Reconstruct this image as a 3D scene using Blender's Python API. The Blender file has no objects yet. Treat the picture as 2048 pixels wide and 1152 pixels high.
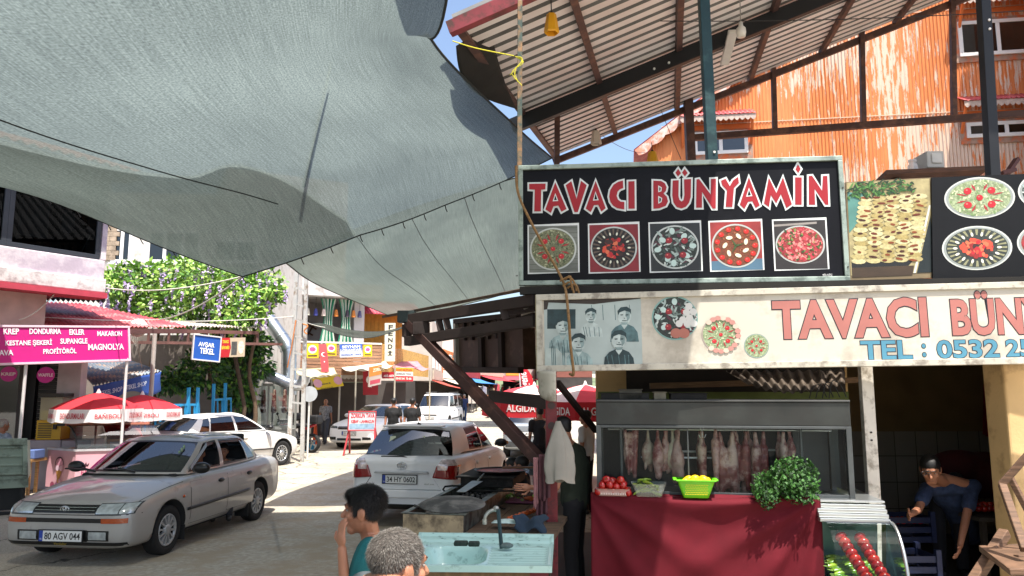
import bpy,bmesh,math,random
from mathutils import Vector as V,Matrix,Euler,noise as mnoise
from mathutils.bvhtree import BVHTree
random.seed(7)
S=bpy.context.scene
COL=S.collection
F=1500.0
PIT=math.atan(204/F)
CAMZ=2.0
cam=bpy.data.cameras.new('camera')
cam.sensor_width=36
cam.lens=36*F/2048
cam.clip_start=.05
cam.clip_end=2000
camo=bpy.data.objects.new('camera',cam)
COL.objects.link(camo)
camo.location=(0,0,CAMZ)
camo.rotation_euler=(math.pi/2+PIT,0,0)
S.camera=camo
SUNDIR=V((-.155,.34,-.93)).normalized()
EL=math.asin(-SUNDIR.z)
w=bpy.data.worlds.new('World')
S.world=w
w.use_nodes=True
nt=w.node_tree
sky=nt.nodes.new('ShaderNodeTexSky')
sky.sky_type='NISHITA'
sky.sun_disc=False
sky.sun_elevation=EL
sky.sun_rotation=math.radians(180-24)
sky.air_density=1.0
sky.dust_density=3
nt.links.new(sky.outputs[0],nt.nodes['Background'].inputs[0])
nt.nodes['Background'].inputs[1].default_value=.15
sl=bpy.data.lights.new('sun','SUN')
sl.energy=5.0
sl.angle=math.radians(.5)
sl.color=(1,.95,.86)
so=bpy.data.objects.new('sun',sl)
COL.objects.link(so)
so.location=(-2,-4,30)
so.rotation_euler=SUNDIR.to_track_quat('-Z','Y').to_euler()
S.view_settings.view_transform='Standard'
S.view_settings.look='None'
S.view_settings.gamma=1
S.view_settings.exposure=1.0
S.cycles.max_bounces=8
S.cycles.transparent_max_bounces=16
S.cycles.use_denoising=True
S.cycles.sample_clamp_indirect=6
S.cycles.caustics_reflective=False
S.cycles.caustics_refractive=False
CP_,SP_=math.cos(PIT),math.sin(PIT)
def ray(px,py):
 cx,cy=(px-1024)/F,(576-py)/F
 return V((cx,CP_-cy*SP_,SP_+cy*CP_))
def P(px,py,Y):
 d=ray(px,py)
 t=Y/d.y
 return V((d.x*t,Y,CAMZ+d.z*t))
def PZ(px,py,z):
 d=ray(px,py)
 t=(z-CAMZ)/d.z
 return V((d.x*t,d.y*t,z))
def G(px,py):
 return PZ(px,py,0)
def lin(h):
 if not isinstance(h,str):
  return tuple(h)[:3]
 h=h.lstrip('#')
 o=[]
 for i in(0,2,4):
  c=int(h[i:i+2],16)/255
  o.append(c/12.92 if c<=.04045 else((c+.055)/1.055)**2.4)
 return tuple(o)
def c4(c):
 c=lin(c)
 return(c[0],c[1],c[2],1)
MC={}
def M(col,rough=.6,metal=0.,var=.1,vs=5.,bump=0.,bs=60.,dirt=None,coat=0.,spec=.5,sub=0.,key=None):
 k=key or(col,rough,metal,var,vs,bump,bs,dirt,coat,spec,sub)
 if k in MC:
  return MC[k]
 m=bpy.data.materials.new('m%03d'%len(MC))
 m.use_nodes=True
 N,L=m.node_tree.nodes,m.node_tree.links
 b=N['Principled BSDF']
 b.inputs['Roughness'].default_value=rough
 b.inputs['Metallic'].default_value=metal
 b.inputs['Specular IOR Level'].default_value=spec
 b.inputs['Coat Weight'].default_value=coat
 b.inputs['Coat Roughness'].default_value=.06
 if sub:
  b.inputs['Subsurface Weight'].default_value=sub
  b.inputs['Subsurface Radius'].default_value=(.02,.008,.004)
 c=lin(col)
 tc=N.new('ShaderNodeTexCoord')
 src=None
 if var>0:
  n=N.new('ShaderNodeTexNoise')
  n.inputs['Scale'].default_value=vs
  n.inputs['Detail'].default_value=6
  L.new(tc.outputs['Object'],n.inputs['Vector'])
  r=N.new('ShaderNodeValToRGB')
  r.color_ramp.elements[0].position=.3
  r.color_ramp.elements[1].position=.7
  r.color_ramp.elements[0].color=tuple(x*(1-var)for x in c)+(1,)
  r.color_ramp.elements[1].color=tuple(min(1,x*(1+var))for x in c)+(1,)
  L.new(n.outputs[0],r.inputs[0])
  src=r.outputs[0]
 if dirt:
  dc,amt,ds=dirt
  n2=N.new('ShaderNodeTexNoise')
  n2.inputs['Scale'].default_value=ds
  n2.inputs['Detail'].default_value=8
  n2.inputs['Roughness'].default_value=.65
  L.new(tc.outputs['Object'],n2.inputs['Vector'])
  r2=N.new('ShaderNodeValToRGB')
  r2.color_ramp.elements[0].position=.62-amt*.35
  r2.color_ramp.elements[1].position=.74-amt*.3
  L.new(n2.outputs[0],r2.inputs[0])
  mx=N.new('ShaderNodeMixRGB')
  L.new(r2.outputs[0],mx.inputs[0])
  if src:
   L.new(src,mx.inputs[1])
  else:
   mx.inputs[1].default_value=c+(1,)
  mx.inputs[2].default_value=c4(dc)
  src=mx.outputs[0]
 if src:
  L.new(src,b.inputs['Base Color'])
 else:
  b.inputs['Base Color'].default_value=c+(1,)
 if bump:
  n3=N.new('ShaderNodeTexNoise')
  n3.inputs['Scale'].default_value=bs
  n3.inputs['Detail'].default_value=5
  L.new(tc.outputs['Object'],n3.inputs['Vector'])
  bp=N.new('ShaderNodeBump')
  bp.inputs['Strength'].default_value=bump
  bp.inputs['Distance'].default_value=.02
  L.new(n3.outputs[0],bp.inputs['Height'])
  L.new(bp.outputs[0],b.inputs['Normal'])
 MC[k]=m
 return m
def glass(tint='#808a8a',mix=.55,rough=.02,key=None):
 """window pane: lets light through tinted, mirrors at grazing angles"""
 k=('glass',tint,mix,rough)
 if k in MC:
  return MC[k]
 m=bpy.data.materials.new('glass%d'%len(MC))
 m.use_nodes=True
 N,L=m.node_tree.nodes,m.node_tree.links
 N.remove(N['Principled BSDF'])
 t=N.new('ShaderNodeBsdfTransparent')
 t.inputs[0].default_value=c4(tint)
 g=N.new('ShaderNodeBsdfGlossy')
 g.inputs['Roughness'].default_value=rough
 g.inputs[0].default_value=(.9,.95,1,1)
 fr=N.new('ShaderNodeFresnel')
 fr.inputs[0].default_value=1.45+mix
 mx=N.new('ShaderNodeMixShader')
 L.new(fr.outputs[0],mx.inputs[0])
 L.new(t.outputs[0],mx.inputs[1])
 L.new(g.outputs[0],mx.inputs[2])
 L.new(mx.outputs[0],N['Material Output'].inputs[0])
 MC[k]=m
 return m
def wood(col='#7a5a3a',rough=.7,scale=(2,2,30),dark=.5,key=None):
 k=('wood',col,rough,scale,dark)
 if k in MC:
  return MC[k]
 m=bpy.data.materials.new('wood%d'%len(MC))
 m.use_nodes=True
 N,L=m.node_tree.nodes,m.node_tree.links
 b=N['Principled BSDF']
 b.inputs['Roughness'].default_value=rough
 tc=N.new('ShaderNodeTexCoord')
 mp=N.new('ShaderNodeMapping')
 mp.inputs['Scale'].default_value=scale
 n=N.new('ShaderNodeTexNoise')
 n.inputs['Scale'].default_value=3
 n.inputs['Detail'].default_value=8
 L.new(tc.outputs['Object'],mp.inputs[0])
 L.new(mp.outputs[0],n.inputs['Vector'])
 r=N.new('ShaderNodeValToRGB')
 c=lin(col)
 r.color_ramp.elements[0].position=.3
 r.color_ramp.elements[1].position=.7
 r.color_ramp.elements[0].color=tuple(x*dark for x in c)+(1,)
 r.color_ramp.elements[1].color=tuple(min(1,x*1.2)for x in c)+(1,)
 L.new(n.outputs[0],r.inputs[0])
 L.new(r.outputs[0],b.inputs['Base Color'])
 bp=N.new('ShaderNodeBump')
 bp.inputs['Strength'].default_value=.3
 bp.inputs['Distance'].default_value=.01
 L.new(n.outputs[0],bp.inputs['Height'])
 L.new(bp.outputs[0],b.inputs['Normal'])
 MC[k]=m
 return m
MW={}
def link(o,parent=None):
 COL.objects.link(o)
 if parent is not None:
  o.parent=parent
  MW[o.name]=MW[parent.name]
 return o
def tag(o,label=None,cat=None,group=None,kind=None):
 if label:
  o['label']=label
 if cat:
  o['category']=cat
 if group:
  o['group']=group
 if kind:
  o['kind']=kind
 return o
def thing(name,label,cat,loc=(0,0,0),rz=0.,group=None):
 o=bpy.data.objects.new(name,None)
 o.empty_display_size=.2
 COL.objects.link(o)
 o.location=loc
 o.rotation_euler=(0,0,rz)
 MW[o.name]=Matrix.Translation(V(loc))@Matrix.Rotation(rz,4,'Z')
 return tag(o,label,cat,group)
def kids(o):
 return[c for c in bpy.data.objects if c.parent==o]
def dup(o,loc,rz=None,label=None,group=None,rot=None,sc=None):
 """copy of a thing with copies of its parts and sub-parts"""
 def cp_(a,par):
  c=a.copy()
  COL.objects.link(c)
  if par is not None:
   c.parent=par
  for k in kids_of.get(a.name,()):
   cp_(k,c)
  return c
 kids_of={}
 for x in bpy.data.objects:
  if x.parent:
   kids_of.setdefault(x.parent.name,[]).append(x)
 c=cp_(o,None)
 c.location=loc
 if rz is not None:
  c.rotation_euler=(0,0,rz)
 if rot is not None:
  c.rotation_euler=rot
 if sc is not None:
  c.scale=(sc,sc,sc)if not hasattr(sc,'__len__')else sc
 if label:
  c['label']=label
 if group:
  c['group']=group
 return c
class Fr:
 """a frame: origin and three axes"""
 def __init__(s,o,x,y,z=None):
  s.o,s.x,s.y=V(o),V(x).normalized(),V(y).normalized()
  s.z=V(z).normalized()if z is not None else s.x.cross(s.y).normalized()
 def __call__(s,a,b,c=0.):
  return s.o+s.x*a+s.y*b+s.z*c
WORLD=Fr((0,0,0),(1,0,0),(0,1,0))
class MB:
 def __init__(s,mat=None):
  s.v,s.f,s.mi,s.sm,s.mats=[],[],[],[],[]
  s.cur=0
  if mat:
   s.use(mat)
 def use(s,m):
  if m not in s.mats:
   s.mats.append(m)
  s.cur=s.mats.index(m)
  return s
 def add(s,vs,fs,smooth=False):
  n=len(s.v)
  s.v+=[tuple(x)for x in vs]
  for f in fs:
   s.f.append([i+n for i in f])
   s.mi.append(s.cur)
   s.sm.append(smooth)
  return s
 def box(s,c,size,rz=0.,fr=None):
  hx,hy,hz=size[0]/2,size[1]/2,size[2]/2
  if fr is None:
   fr=Fr(c,(math.cos(rz),math.sin(rz),0),(-math.sin(rz),math.cos(rz),0))
  else:
   fr=Fr(fr(*c),fr.x,fr.y,fr.z)
  vs=[fr(a*hx,b*hy,d*hz)for a,b,d in((-1,-1,-1),(1,-1,-1),(1,1,-1),(-1,1,-1),(-1,-1,1),(1,-1,1),(1,1,1),(-1,1,1))]
  return s.add(vs,[(0,3,2,1),(4,5,6,7),(0,1,5,4),(1,2,6,5),(2,3,7,6),(3,0,4,7)])
 def b2(s,x0,x1,y0,y1,z0,z1,fr=None):
  return s.box(((x0+x1)/2,(y0+y1)/2,(z0+z1)/2),(abs(x1-x0),abs(y1-y0),abs(z1-z0)),fr=fr)
 def bar(s,p0,p1,wd,ht,up=(0,0,1)):
  p0,p1=V(p0),V(p1)
  d=(p1-p0)
  L=d.length
  d.normalize()
  u=V(up)
  if abs(d.dot(u.normalized()))>.98:
   u=V((0,1,0))
  sx=d.cross(u).normalized()
  uz=sx.cross(d).normalized()
  fr=Fr((p0+p1)/2,d,sx,uz)
  return s.box((0,0,0),(L,wd,ht),fr=fr)
 def ring(s,c,d,r,n,u=None):
  d=V(d).normalized()
  a=V((0,0,1))if abs(d.z)<.9 else V((1,0,0))
  sx=d.cross(a).normalized()
  sy=sx.cross(d).normalized()
  return[V(c)+sx*(r*math.cos(2*math.pi*i/n))+sy*(r*math.sin(2*math.pi*i/n))for i in range(n)]
 def cyl(s,p0,p1,r0,r1=None,n=12,smooth=True):
  r1=r0 if r1 is None else r1
  p0,p1=V(p0),V(p1)
  A,B=s.ring(p0,p1-p0,r0,n),s.ring(p1,p1-p0,r1,n)
  s.add(A+B,[(i,(i+1)%n,n+(i+1)%n,n+i)[::-1]for i in range(n)],smooth)
  s.add(A,[list(range(n))])
  return s.add(B,[list(range(n))[::-1]])
 def tube(s,pts,r,n=6,smooth=True,r1=None):
  pts=[V(p)for p in pts]
  k=len(pts)
  vs,fs=[],[]
  prev=None
  for i,p in enumerate(pts):
   d=(pts[min(i+1,k-1)]-pts[max(i-1,0)])
   if d.length<1e-9:
    d=V((0,0,1))
   d.normalize()
   if prev is None:
    a=V((0,0,1))if abs(d.z)<.9 else V((1,0,0))
    sx=d.cross(a).normalized()
   else:
    sx=(prev-d*prev.dot(d))
    sx=sx.normalized()if sx.length>1e-6 else d.orthogonal().normalized()
   prev=sx
   sy=d.cross(sx)
   rr=r if r1 is None else r+(r1-r)*i/(k-1)
   vs+=[p+sx*(rr*math.cos(2*math.pi*j/n))+sy*(rr*math.sin(2*math.pi*j/n))for j in range(n)]
  for i in range(k-1):
   for j in range(n):
    a,b=i*n+j,i*n+(j+1)%n
    fs.append((a,b,b+n,a+n))
  s.add(vs,fs,smooth)
  s.add(vs[:n],[list(range(n))[::-1]])
  return s.add(vs[-n:],[list(range(n))])
 def lathe(s,prof,o=(0,0,0),ax=(0,0,1),n=20,smooth=True,sx=1.,sy=1.):
  ax=V(ax).normalized()
  a=V((0,0,1))if abs(ax.z)<.9 else V((1,0,0))
  X=a.cross(ax).normalized()if abs(ax.z)<.9 else V((1,0,0))
  Yv=ax.cross(X).normalized()
  vs,fs=[],[]
  for r,z in prof:
   for j in range(n):
    t=2*math.pi*j/n
    vs.append(V(o)+X*(r*math.cos(t)*sx)+Yv*(r*math.sin(t)*sy)+ax*z)
  for i in range(len(prof)-1):
   for j in range(n):
    a_,b_=i*n+j,i*n+(j+1)%n
    fs.append((a_,b_,b_+n,a_+n))
  return s.add(vs,fs,smooth)
 def sph(s,c,r,n=12,m=8,fr=None,smooth=True):
  r=(r,r,r)if not hasattr(r,'__len__')else r
  fr=fr or WORLD
  c=V(c)
  vs=[c+fr.z*r[2]]
  for i in range(1,m):
   t=math.pi*i/m
   for j in range(n):
    p=2*math.pi*j/n
    vs.append(c+fr.x*(r[0]*math.sin(t)*math.cos(p))+fr.y*(r[1]*math.sin(t)*math.sin(p))+fr.z*(r[2]*math.cos(t)))
  vs.append(c-fr.z*r[2])
  fs=[(0,1+j,1+(j+1)%n)for j in range(n)]
  for i in range(m-2):
   for j in range(n):
    a,b=1+i*n+j,1+i*n+(j+1)%n
    fs.append((a,a+n,b+n,b))
  L=len(vs)-1
  fs+=[(L,1+(m-2)*n+(j+1)%n,1+(m-2)*n+j)for j in range(n)]
  return s.add(vs,fs,smooth)
 def cap(s,p0,p1,r0,r1=None,n=10):
  """closed capsule with its own radius at each end"""
  r1=r0 if r1 is None else r1
  p0,p1=V(p0),V(p1)
  d=p1-p0
  L=d.length
  if L<1e-6:
   return s.sph(p0,max(r0,r1),n,8)
  prof=[]
  for i in range(5):
   t=math.pi/2*i/4
   prof.append((max(1e-4,r0*math.sin(t)),-r0*math.cos(t)))
  for i in range(5):
   t=math.pi/2*i/4
   prof.append((max(1e-4,r1*math.cos(t)),L+r1*math.sin(t)))
  s.lathe(prof,p0,d,n)
  k=len(s.v)
  base=k-n*len(prof)
  s.f.append(list(range(base,base+n))[::-1]);s.mi.append(s.cur);s.sm.append(True)
  s.f.append(list(range(k-n,k)));s.mi.append(s.cur);s.sm.append(True)
  return s
 def poly(s,pts,smooth=False):
  return s.add(pts,[list(range(len(pts)))],smooth)
 def prism(s,poly,fr,d0,d1):
  n=len(poly)
  A=[fr(a,b,d0)for a,b in poly]
  B=[fr(a,b,d1)for a,b in poly]
  s.add(A+B,[(i,(i+1)%n,n+(i+1)%n,n+i)for i in range(n)])
  s.add(A,[list(range(n))[::-1]])
  return s.add(B,[list(range(n))])
 def grid(s,fn,nu,nv,smooth=True):
  vs=[fn(i/nu,j/nv)for j in range(nv+1)for i in range(nu+1)]
  fs=[]
  for j in range(nv):
   for i in range(nu):
    a=j*(nu+1)+i
    fs.append((a,a+1,a+nu+2,a+nu+1))
  return s.add(vs,fs,smooth)
 def sheet(s,fn,nu,nv,th,smooth=True):
  """grid with a back side and edges, thickness along -z-ish normal given by fn(u,v,w) w=0/1"""
  s.grid(lambda u,v:fn(u,v,0),nu,nv,smooth)
  return s.grid(lambda u,v:fn(1-u,v,1),nu,nv,smooth)
 def mesh(s,name='mesh',inv=None):
  me=bpy.data.meshes.new(name)
  vs=s.v if inv is None else[inv@V(v)for v in s.v]
  me.from_pydata([tuple(v)for v in vs],[],s.f)
  for m in s.mats:
   me.materials.append(m)
  me.polygons.foreach_set('material_index',s.mi)
  me.polygons.foreach_set('use_smooth',s.sm)
  me.update()
  return me
 def build(s,name,parent=None,local=False,bev=0.,sub=0,solid=0.,org=None):
  inv=None
  loc=None
  if parent is not None:
   if not local:
    inv=MW[parent.name].inverted()
  elif not local:
   xs=[v[0]for v in s.v];ys=[v[1]for v in s.v];zs=[v[2]for v in s.v]
   loc=V(((min(xs)+max(xs))/2,(min(ys)+max(ys))/2,min(zs)))if org is None else V(org)
   inv=Matrix.Translation(-loc)
  me=s.mesh(name,inv)
  o=bpy.data.objects.new(name,me)
  link(o,parent)
  if parent is None:
   if loc is not None:
    o.location=loc
   MW[o.name]=Matrix.Translation(loc)if loc is not None else Matrix.Identity(4)
  if solid:
   md=o.modifiers.new('solid','SOLIDIFY')
   md.thickness=solid
   md.offset=0
  if bev:
   md=o.modifiers.new('bevel','BEVEL')
   md.width=bev
   md.segments=2
   md.limit_method='ANGLE'
   md.angle_limit=math.radians(40)
   md.harden_normals=False
  if sub:
   md=o.modifiers.new('sub','SUBSURF')
   md.levels=md.render_levels=sub
  return o
 def remesh(s,vox,smooth_it=3,mats=None,sub=0):
  """fuse everything in this builder into one continuous surface"""
  me=s.mesh('tmp')
  o=bpy.data.objects.new('tmp',me)
  COL.objects.link(o)
  md=o.modifiers.new('r','REMESH')
  md.mode='VOXEL'
  md.voxel_size=vox
  md.use_smooth_shade=True
  if smooth_it:
   ms=o.modifiers.new('s','SMOOTH')
   ms.iterations=smooth_it
   ms.factor=.5
  dg=bpy.context.evaluated_depsgraph_get()
  dg.update()
  ev=o.evaluated_get(dg)
  m2=ev.to_mesh()
  r=MB()
  r.use(mats or s.mats[0])
  r.add([tuple(v.co)for v in m2.vertices],[list(p.vertices)for p in m2.polygons],True)
  ev.to_mesh_clear()
  bpy.data.objects.remove(o)
  bpy.data.meshes.remove(me)
  return r
def merge(a,b):
 """append builder b to a"""
 n=len(a.v)
 a.v+=b.v
 mp=[]
 for m in b.mats:
  if m not in a.mats:
   a.mats.append(m)
  mp.append(a.mats.index(m))
 a.f+=[[i+n for i in f]for f in b.f]
 a.mi+=[mp[i]for i in b.mi]
 a.sm+=b.sm
 return a
TXC={}
def text_geo(txt,bold=0.,spacing=1.):
 k=(txt,bold,spacing)
 if k not in TXC:
  cu=bpy.data.curves.new('t','FONT')
  cu.body=txt
  cu.size=1
  cu.offset=bold
  cu.space_character=spacing
  cu.resolution_u=3
  ob=bpy.data.objects.new('t',cu)
  COL.objects.link(ob)
  dg=bpy.context.evaluated_depsgraph_get()
  dg.update()
  me=bpy.data.meshes.new_from_object(ob.evaluated_get(dg))
  vs=[(v.co.x,v.co.y)for v in me.vertices]
  fs=[list(p.vertices)for p in me.polygons]
  bpy.data.objects.remove(ob)
  bpy.data.curves.remove(cu)
  bpy.data.meshes.remove(me)
  xs=[v[0]for v in vs]or[0,1]
  ys=[v[1]for v in vs]or[0,1]
  TXC[k]=(vs,fs,min(xs),max(xs),min(ys),max(ys))
 return TXC[k]
def put_text(mb,fr,txt,cx,cy,wd,ht,d,bold=.02,slant=0.,spacing=1.):
 """flat lettering fitted into a box of a frame, d metres proud of it"""
 vs,fs,x0,x1,y0,y1=text_geo(txt,bold,spacing)
 sx=wd/max(1e-6,x1-x0)
 sy=ht/max(1e-6,y1-y0)
 out=[]
 for x,y in vs:
  yy=(y-y0)*sy-ht/2
  out.append(fr(cx+(x-x0)*sx-wd/2+slant*yy,cy+yy,d))
 mb.add(out,fs)
 return mb
def disc_pts(cx,cy,rx,ry,n=24,a0=0.,a1=2*math.pi):
 return[(cx+rx*math.cos(a0+(a1-a0)*i/n),cy+ry*math.sin(a0+(a1-a0)*i/n))for i in range(n if abs(a1-a0-2*math.pi)<1e-6 else n+1)]
def flat(mb,fr,pts,d):
 return mb.poly([fr(a,b,d)for a,b in pts])
def frame3(tl,tr,bl):
 """frame from three corners: x to the right, y up, z towards the viewer; returns frame (origin bottom-left), width, height"""
 tl,tr,bl=V(tl),V(tr),V(bl)
 X=tr-tl
 Y=tl-bl
 f=Fr(bl,X,Y)
 f.y=(Y-f.x*Y.dot(f.x)).normalized()if False else Y.normalized()
 f.z=f.x.cross(f.y).normalized()
 return f,X.length,Y.length
def catmull(p0,p1,p2,p3,t):
 return .5*((2*p1)+(-p0+p2)*t+(2*p0-5*p1+4*p2-p3)*t*t+(-p0+3*p1-3*p2+p3)*t**3)
def spline(pts,t):
 n=len(pts)-1
 x=min(max(t,0),1)*n
 i=min(int(x),n-1)
 f=x-i
 p1,p2=pts[i],pts[i+1]
 p0=pts[i-1]if i>0 else p1*2-p2
 p3=pts[i+2]if i+2<=n else p2*2-p1
 return catmull(p0,p1,p2,p3,f)
def smooth_path(pts,n=20):
 pts=[V(p)for p in pts]
 return[spline(pts,i/n)for i in range(n+1)]
def sag(p0,p1,drop,n=16):
 p0,p1=V(p0),V(p1)
 return[p0.lerp(p1,i/n)-V((0,0,drop*4*(i/n)*(1-i/n)))for i in range(n+1)]
# ================================================================ SETTING
def gz(y):
 if y<40:
  return 0.
 return .028*(y-40)**2/(abs(y-40)+12)
def gmat():
 m=bpy.data.materials.new('asphalt')
 m.use_nodes=True
 N,L=m.node_tree.nodes,m.node_tree.links
 b=N['Principled BSDF']
 b.inputs['Roughness'].default_value=.93
 tc=N.new('ShaderNodeTexCoord')
 def nz(scale,det,rough=.6,mp=None):
  n=N.new('ShaderNodeTexNoise')
  n.inputs['Scale'].default_value=scale
  n.inputs['Detail'].default_value=det
  n.inputs['Roughness'].default_value=rough
  if mp:
   q=N.new('ShaderNodeMapping')
   q.inputs['Scale'].default_value=mp
   L.new(tc.outputs['Object'],q.inputs[0])
   L.new(q.outputs[0],n.inputs['Vector'])
  else:
   L.new(tc.outputs['Object'],n.inputs['Vector'])
  return n
 def ramp(src,p0,p1,c0,c1):
  r=N.new('ShaderNodeValToRGB')
  r.color_ramp.elements[0].position=p0
  r.color_ramp.elements[1].position=p1
  r.color_ramp.elements[0].color=c4(c0)if isinstance(c0,str)else(c0,c0,c0,1)
  r.color_ramp.elements[1].color=c4(c1)if isinstance(c1,str)else(c1,c1,c1,1)
  L.new(src.outputs[0],r.inputs[0])
  return r
 def mix(f,a,c,mode='MIX'):
  x=N.new('ShaderNodeMixRGB')
  x.blend_type=mode
  if hasattr(f,'outputs'):
   L.new(f.outputs[0],x.inputs[0])
  else:
   x.inputs[0].default_value=f
  L.new(a.outputs[0],x.inputs[1])
  L.new(c.outputs[0],x.inputs[2])
  return x
 base=ramp(nz(.35,8),.35,.65,'#aba294','#c2b8a6')
 fine=ramp(nz(30,8,.75),.3,.7,.5,1.25)
 streak=ramp(nz(.9,5,.6,(1.2,.12,1)),.35,.7,.82,1.08)
 gr=ramp(nz(120,3),.3,.7,.62,1.3)
 stain=ramp(nz(1.1,9,.75),.56,.72,1.,.68)
 c=mix(1.,base,fine,'MULTIPLY')
 c=mix(1.,c,streak,'MULTIPLY')
 c=mix(1.,c,gr,'MULTIPLY')
 c=mix(1.,c,stain,'MULTIPLY')
 vo=N.new('ShaderNodeTexVoronoi')
 vo.feature='DISTANCE_TO_EDGE'
 vo.inputs['Scale'].default_value=.55
 wn=nz(2.5,4)
 ad=N.new('ShaderNodeVectorMath')
 ad.operation='MULTIPLY_ADD'
 L.new(wn.outputs[1],ad.inputs[0])
 ad.inputs[1].default_value=(.7,.7,0)
 L.new(tc.outputs['Object'],ad.inputs[2])
 L.new(ad.outputs[0],vo.inputs['Vector'])
 cr=N.new('ShaderNodeValToRGB')
 cr.color_ramp.elements[0].position=.004
 cr.color_ramp.elements[1].position=.016
 cr.color_ramp.elements[0].color=(.3,.3,.3,1)
 L.new(vo.outputs['Distance'],cr.inputs[0])
 c=mix(1.,c,cr,'MULTIPLY')
 L.new(c.outputs[0],b.inputs['Base Color'])
 bp=N.new('ShaderNodeBump')
 bp.inputs['Strength'].default_value=.45
 bp.inputs['Distance'].default_value=.02
 n5=nz(60,6,.7)
 L.new(n5.outputs[0],bp.inputs['Height'])
 L.new(bp.outputs[0],b.inputs['Normal'])
 return m
g=MB(gmat())
ys=[-40+10*i for i in range(8)]+[36+4*i for i in range(30)]+[160,200,300,500]
xs=[-300,-60,-20,20,60,300]
g.add([(x,y,gz(y))for y in ys for x in xs],[(j*6+i,j*6+i+1,j*6+i+7,j*6+i+6)for j in range(len(ys)-1)for i in range(5)],True)
tag(g.build('ground',org=(0,0,0)),kind='structure')
rd=MB(M('#a39d91',.95,var=.24,vs=16,bump=.6,bs=70,dirt=('#9a8f7d',.5,1.6)))
lane=[(-5.2,6.5),(-1.6,6.5),(-1.0,12),(-.9,22),(-.4,38),(-2.4,38),(-4.1,24),(-4.6,14)]
rd.add([(x,y,.004)for x,y in lane],[list(range(len(lane)))])
tag(rd.build('road_patch'),kind='structure')
sw=MB(M('#b3a790',.9,var=.15,vs=2,bump=.3,bs=50,dirt=('#80766a',.4,2.)))
sw.prism([(-30,16.6),(-9.6,16.6),(-9.0,18.5),(-8.6,23),(-9.6,27.6),(-10.6,34),(-30,34)][::1],WORLD,.0,.1)
tag(sw.build('pavement'),kind='structure')
hl=MB(M('#5f6a4c',.95,var=.3,vs=.3))
hp=[]
for i in range(25):
 t=i/24
 hp.append((-160+320*t,150+20*math.sin(t*9),5.5+3*math.sin(t*5+1)+1.5*math.sin(t*17)))
vs=[(x,y-40,0)for x,y,z in hp]+hp+[(x,y+60,0)for x,y,z in hp]
hl.add(vs,[(j*25+i,j*25+i+1,(j+1)*25+i+1,(j+1)*25+i)for j in range(2)for i in range(24)],True)
tag(hl.build('hill'),kind='structure')
def wall_fr(p0,p1):
 """frame along a facade from p0 to p1 (left to right as seen), z = out towards the viewer"""
 p0,p1=V((p0[0],p0[1],0)),V((p1[0],p1[1],0))
 x=(p1-p0).normalized()
 return Fr(p0,x,(0,0,1),x.cross(V((0,0,1)))),(p1-p0).length
PVC=M('#e8e8e6',.35,var=.04)
WGL=glass('#5d6a70',.35)
def window(parent,fr,x0,x1,z0,z1,mull=1,fmat=None,d=.05,fw=.07,curtain=None,name='window',back='#20242a',sill=False):
 f=MB(fmat or PVC)
 f.b2(x0,x1,z0,z0+fw,0,d,fr)
 f.b2(x0,x1,z1-fw,z1,0,d,fr)
 f.b2(x0,x0+fw,z0+fw,z1-fw,0,d,fr)
 f.b2(x1-fw,x1,z0+fw,z1-fw,0,d,fr)
 for i in range(mull):
  xm=x0+(x1-x0)*(i+1)/(mull+1)
  f.b2(xm-fw*.5,xm+fw*.5,z0+fw,z1-fw,0,d-.004,fr)
 w_=f.build(name,parent,bev=.004)
 p=MB(WGL)
 p.poly([fr(a,b,d*.5)for a,b in((x0+fw,z0+fw),(x1-fw,z0+fw),(x1-fw,z1-fw),(x0+fw,z1-fw))])
 p.build('pane',w_)
 if curtain:
  c=MB(M(curtain,.9,var=.1,vs=8))
  n=26
  c.grid(lambda u,v:fr(x0+fw+(x1-x0-2*fw)*u,z0+fw+(z1-z0-2*fw)*v,d*.2+.008*math.sin(u*60)),n,3)
  c.build('curtain',w_)
 else:
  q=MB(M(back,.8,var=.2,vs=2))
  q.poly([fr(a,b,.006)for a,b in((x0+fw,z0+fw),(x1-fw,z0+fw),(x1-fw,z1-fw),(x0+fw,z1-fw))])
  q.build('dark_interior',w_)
 if sill:
  s_=MB(fmat or PVC)
  s_.b2(x0-.05,x1+.05,z0-.05,z0-.003,0,d+.06,fr)
  s_.build('sill',w_)
 return w_
def corr(mb,o,u,v,nw,wave=.12,amp=.025,nrm=None,jag=0.):
 """corrugated sheet: ribs run along u, waves step across v"""
 o,u,v=V(o),V(u),V(v)
 nrm=nrm or u.cross(v).normalized()
 k=4
 vs,fs=[],[]
 tot=nw*k
 for i in range(tot+1):
  h=(amp,amp,-amp,-amp)[i%4]if k==4 else 0
  h=math.sin(2*math.pi*i/k)*amp
  off=random.uniform(-jag,jag)
  a=o+v*(i/tot)+nrm*h
  vs+=[a,a+u*(1+off)]
 for i in range(tot):
  fs.append((2*i,2*i+1,2*i+3,2*i+2))
 return mb.add(vs,fs,True)
def stair_noise(x,y,s=1.):
 return mnoise.noise(V((x*s,y*s,.37)))
def lerp_path(pts,t):
 x=min(max(t,0),1)*(len(pts)-1)
 i=min(int(x),len(pts)-2)
 p=pts[i].lerp(pts[i+1],x-i)
 return p-V((0,0,.03*math.sin(math.pi*(x-i))))
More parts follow.
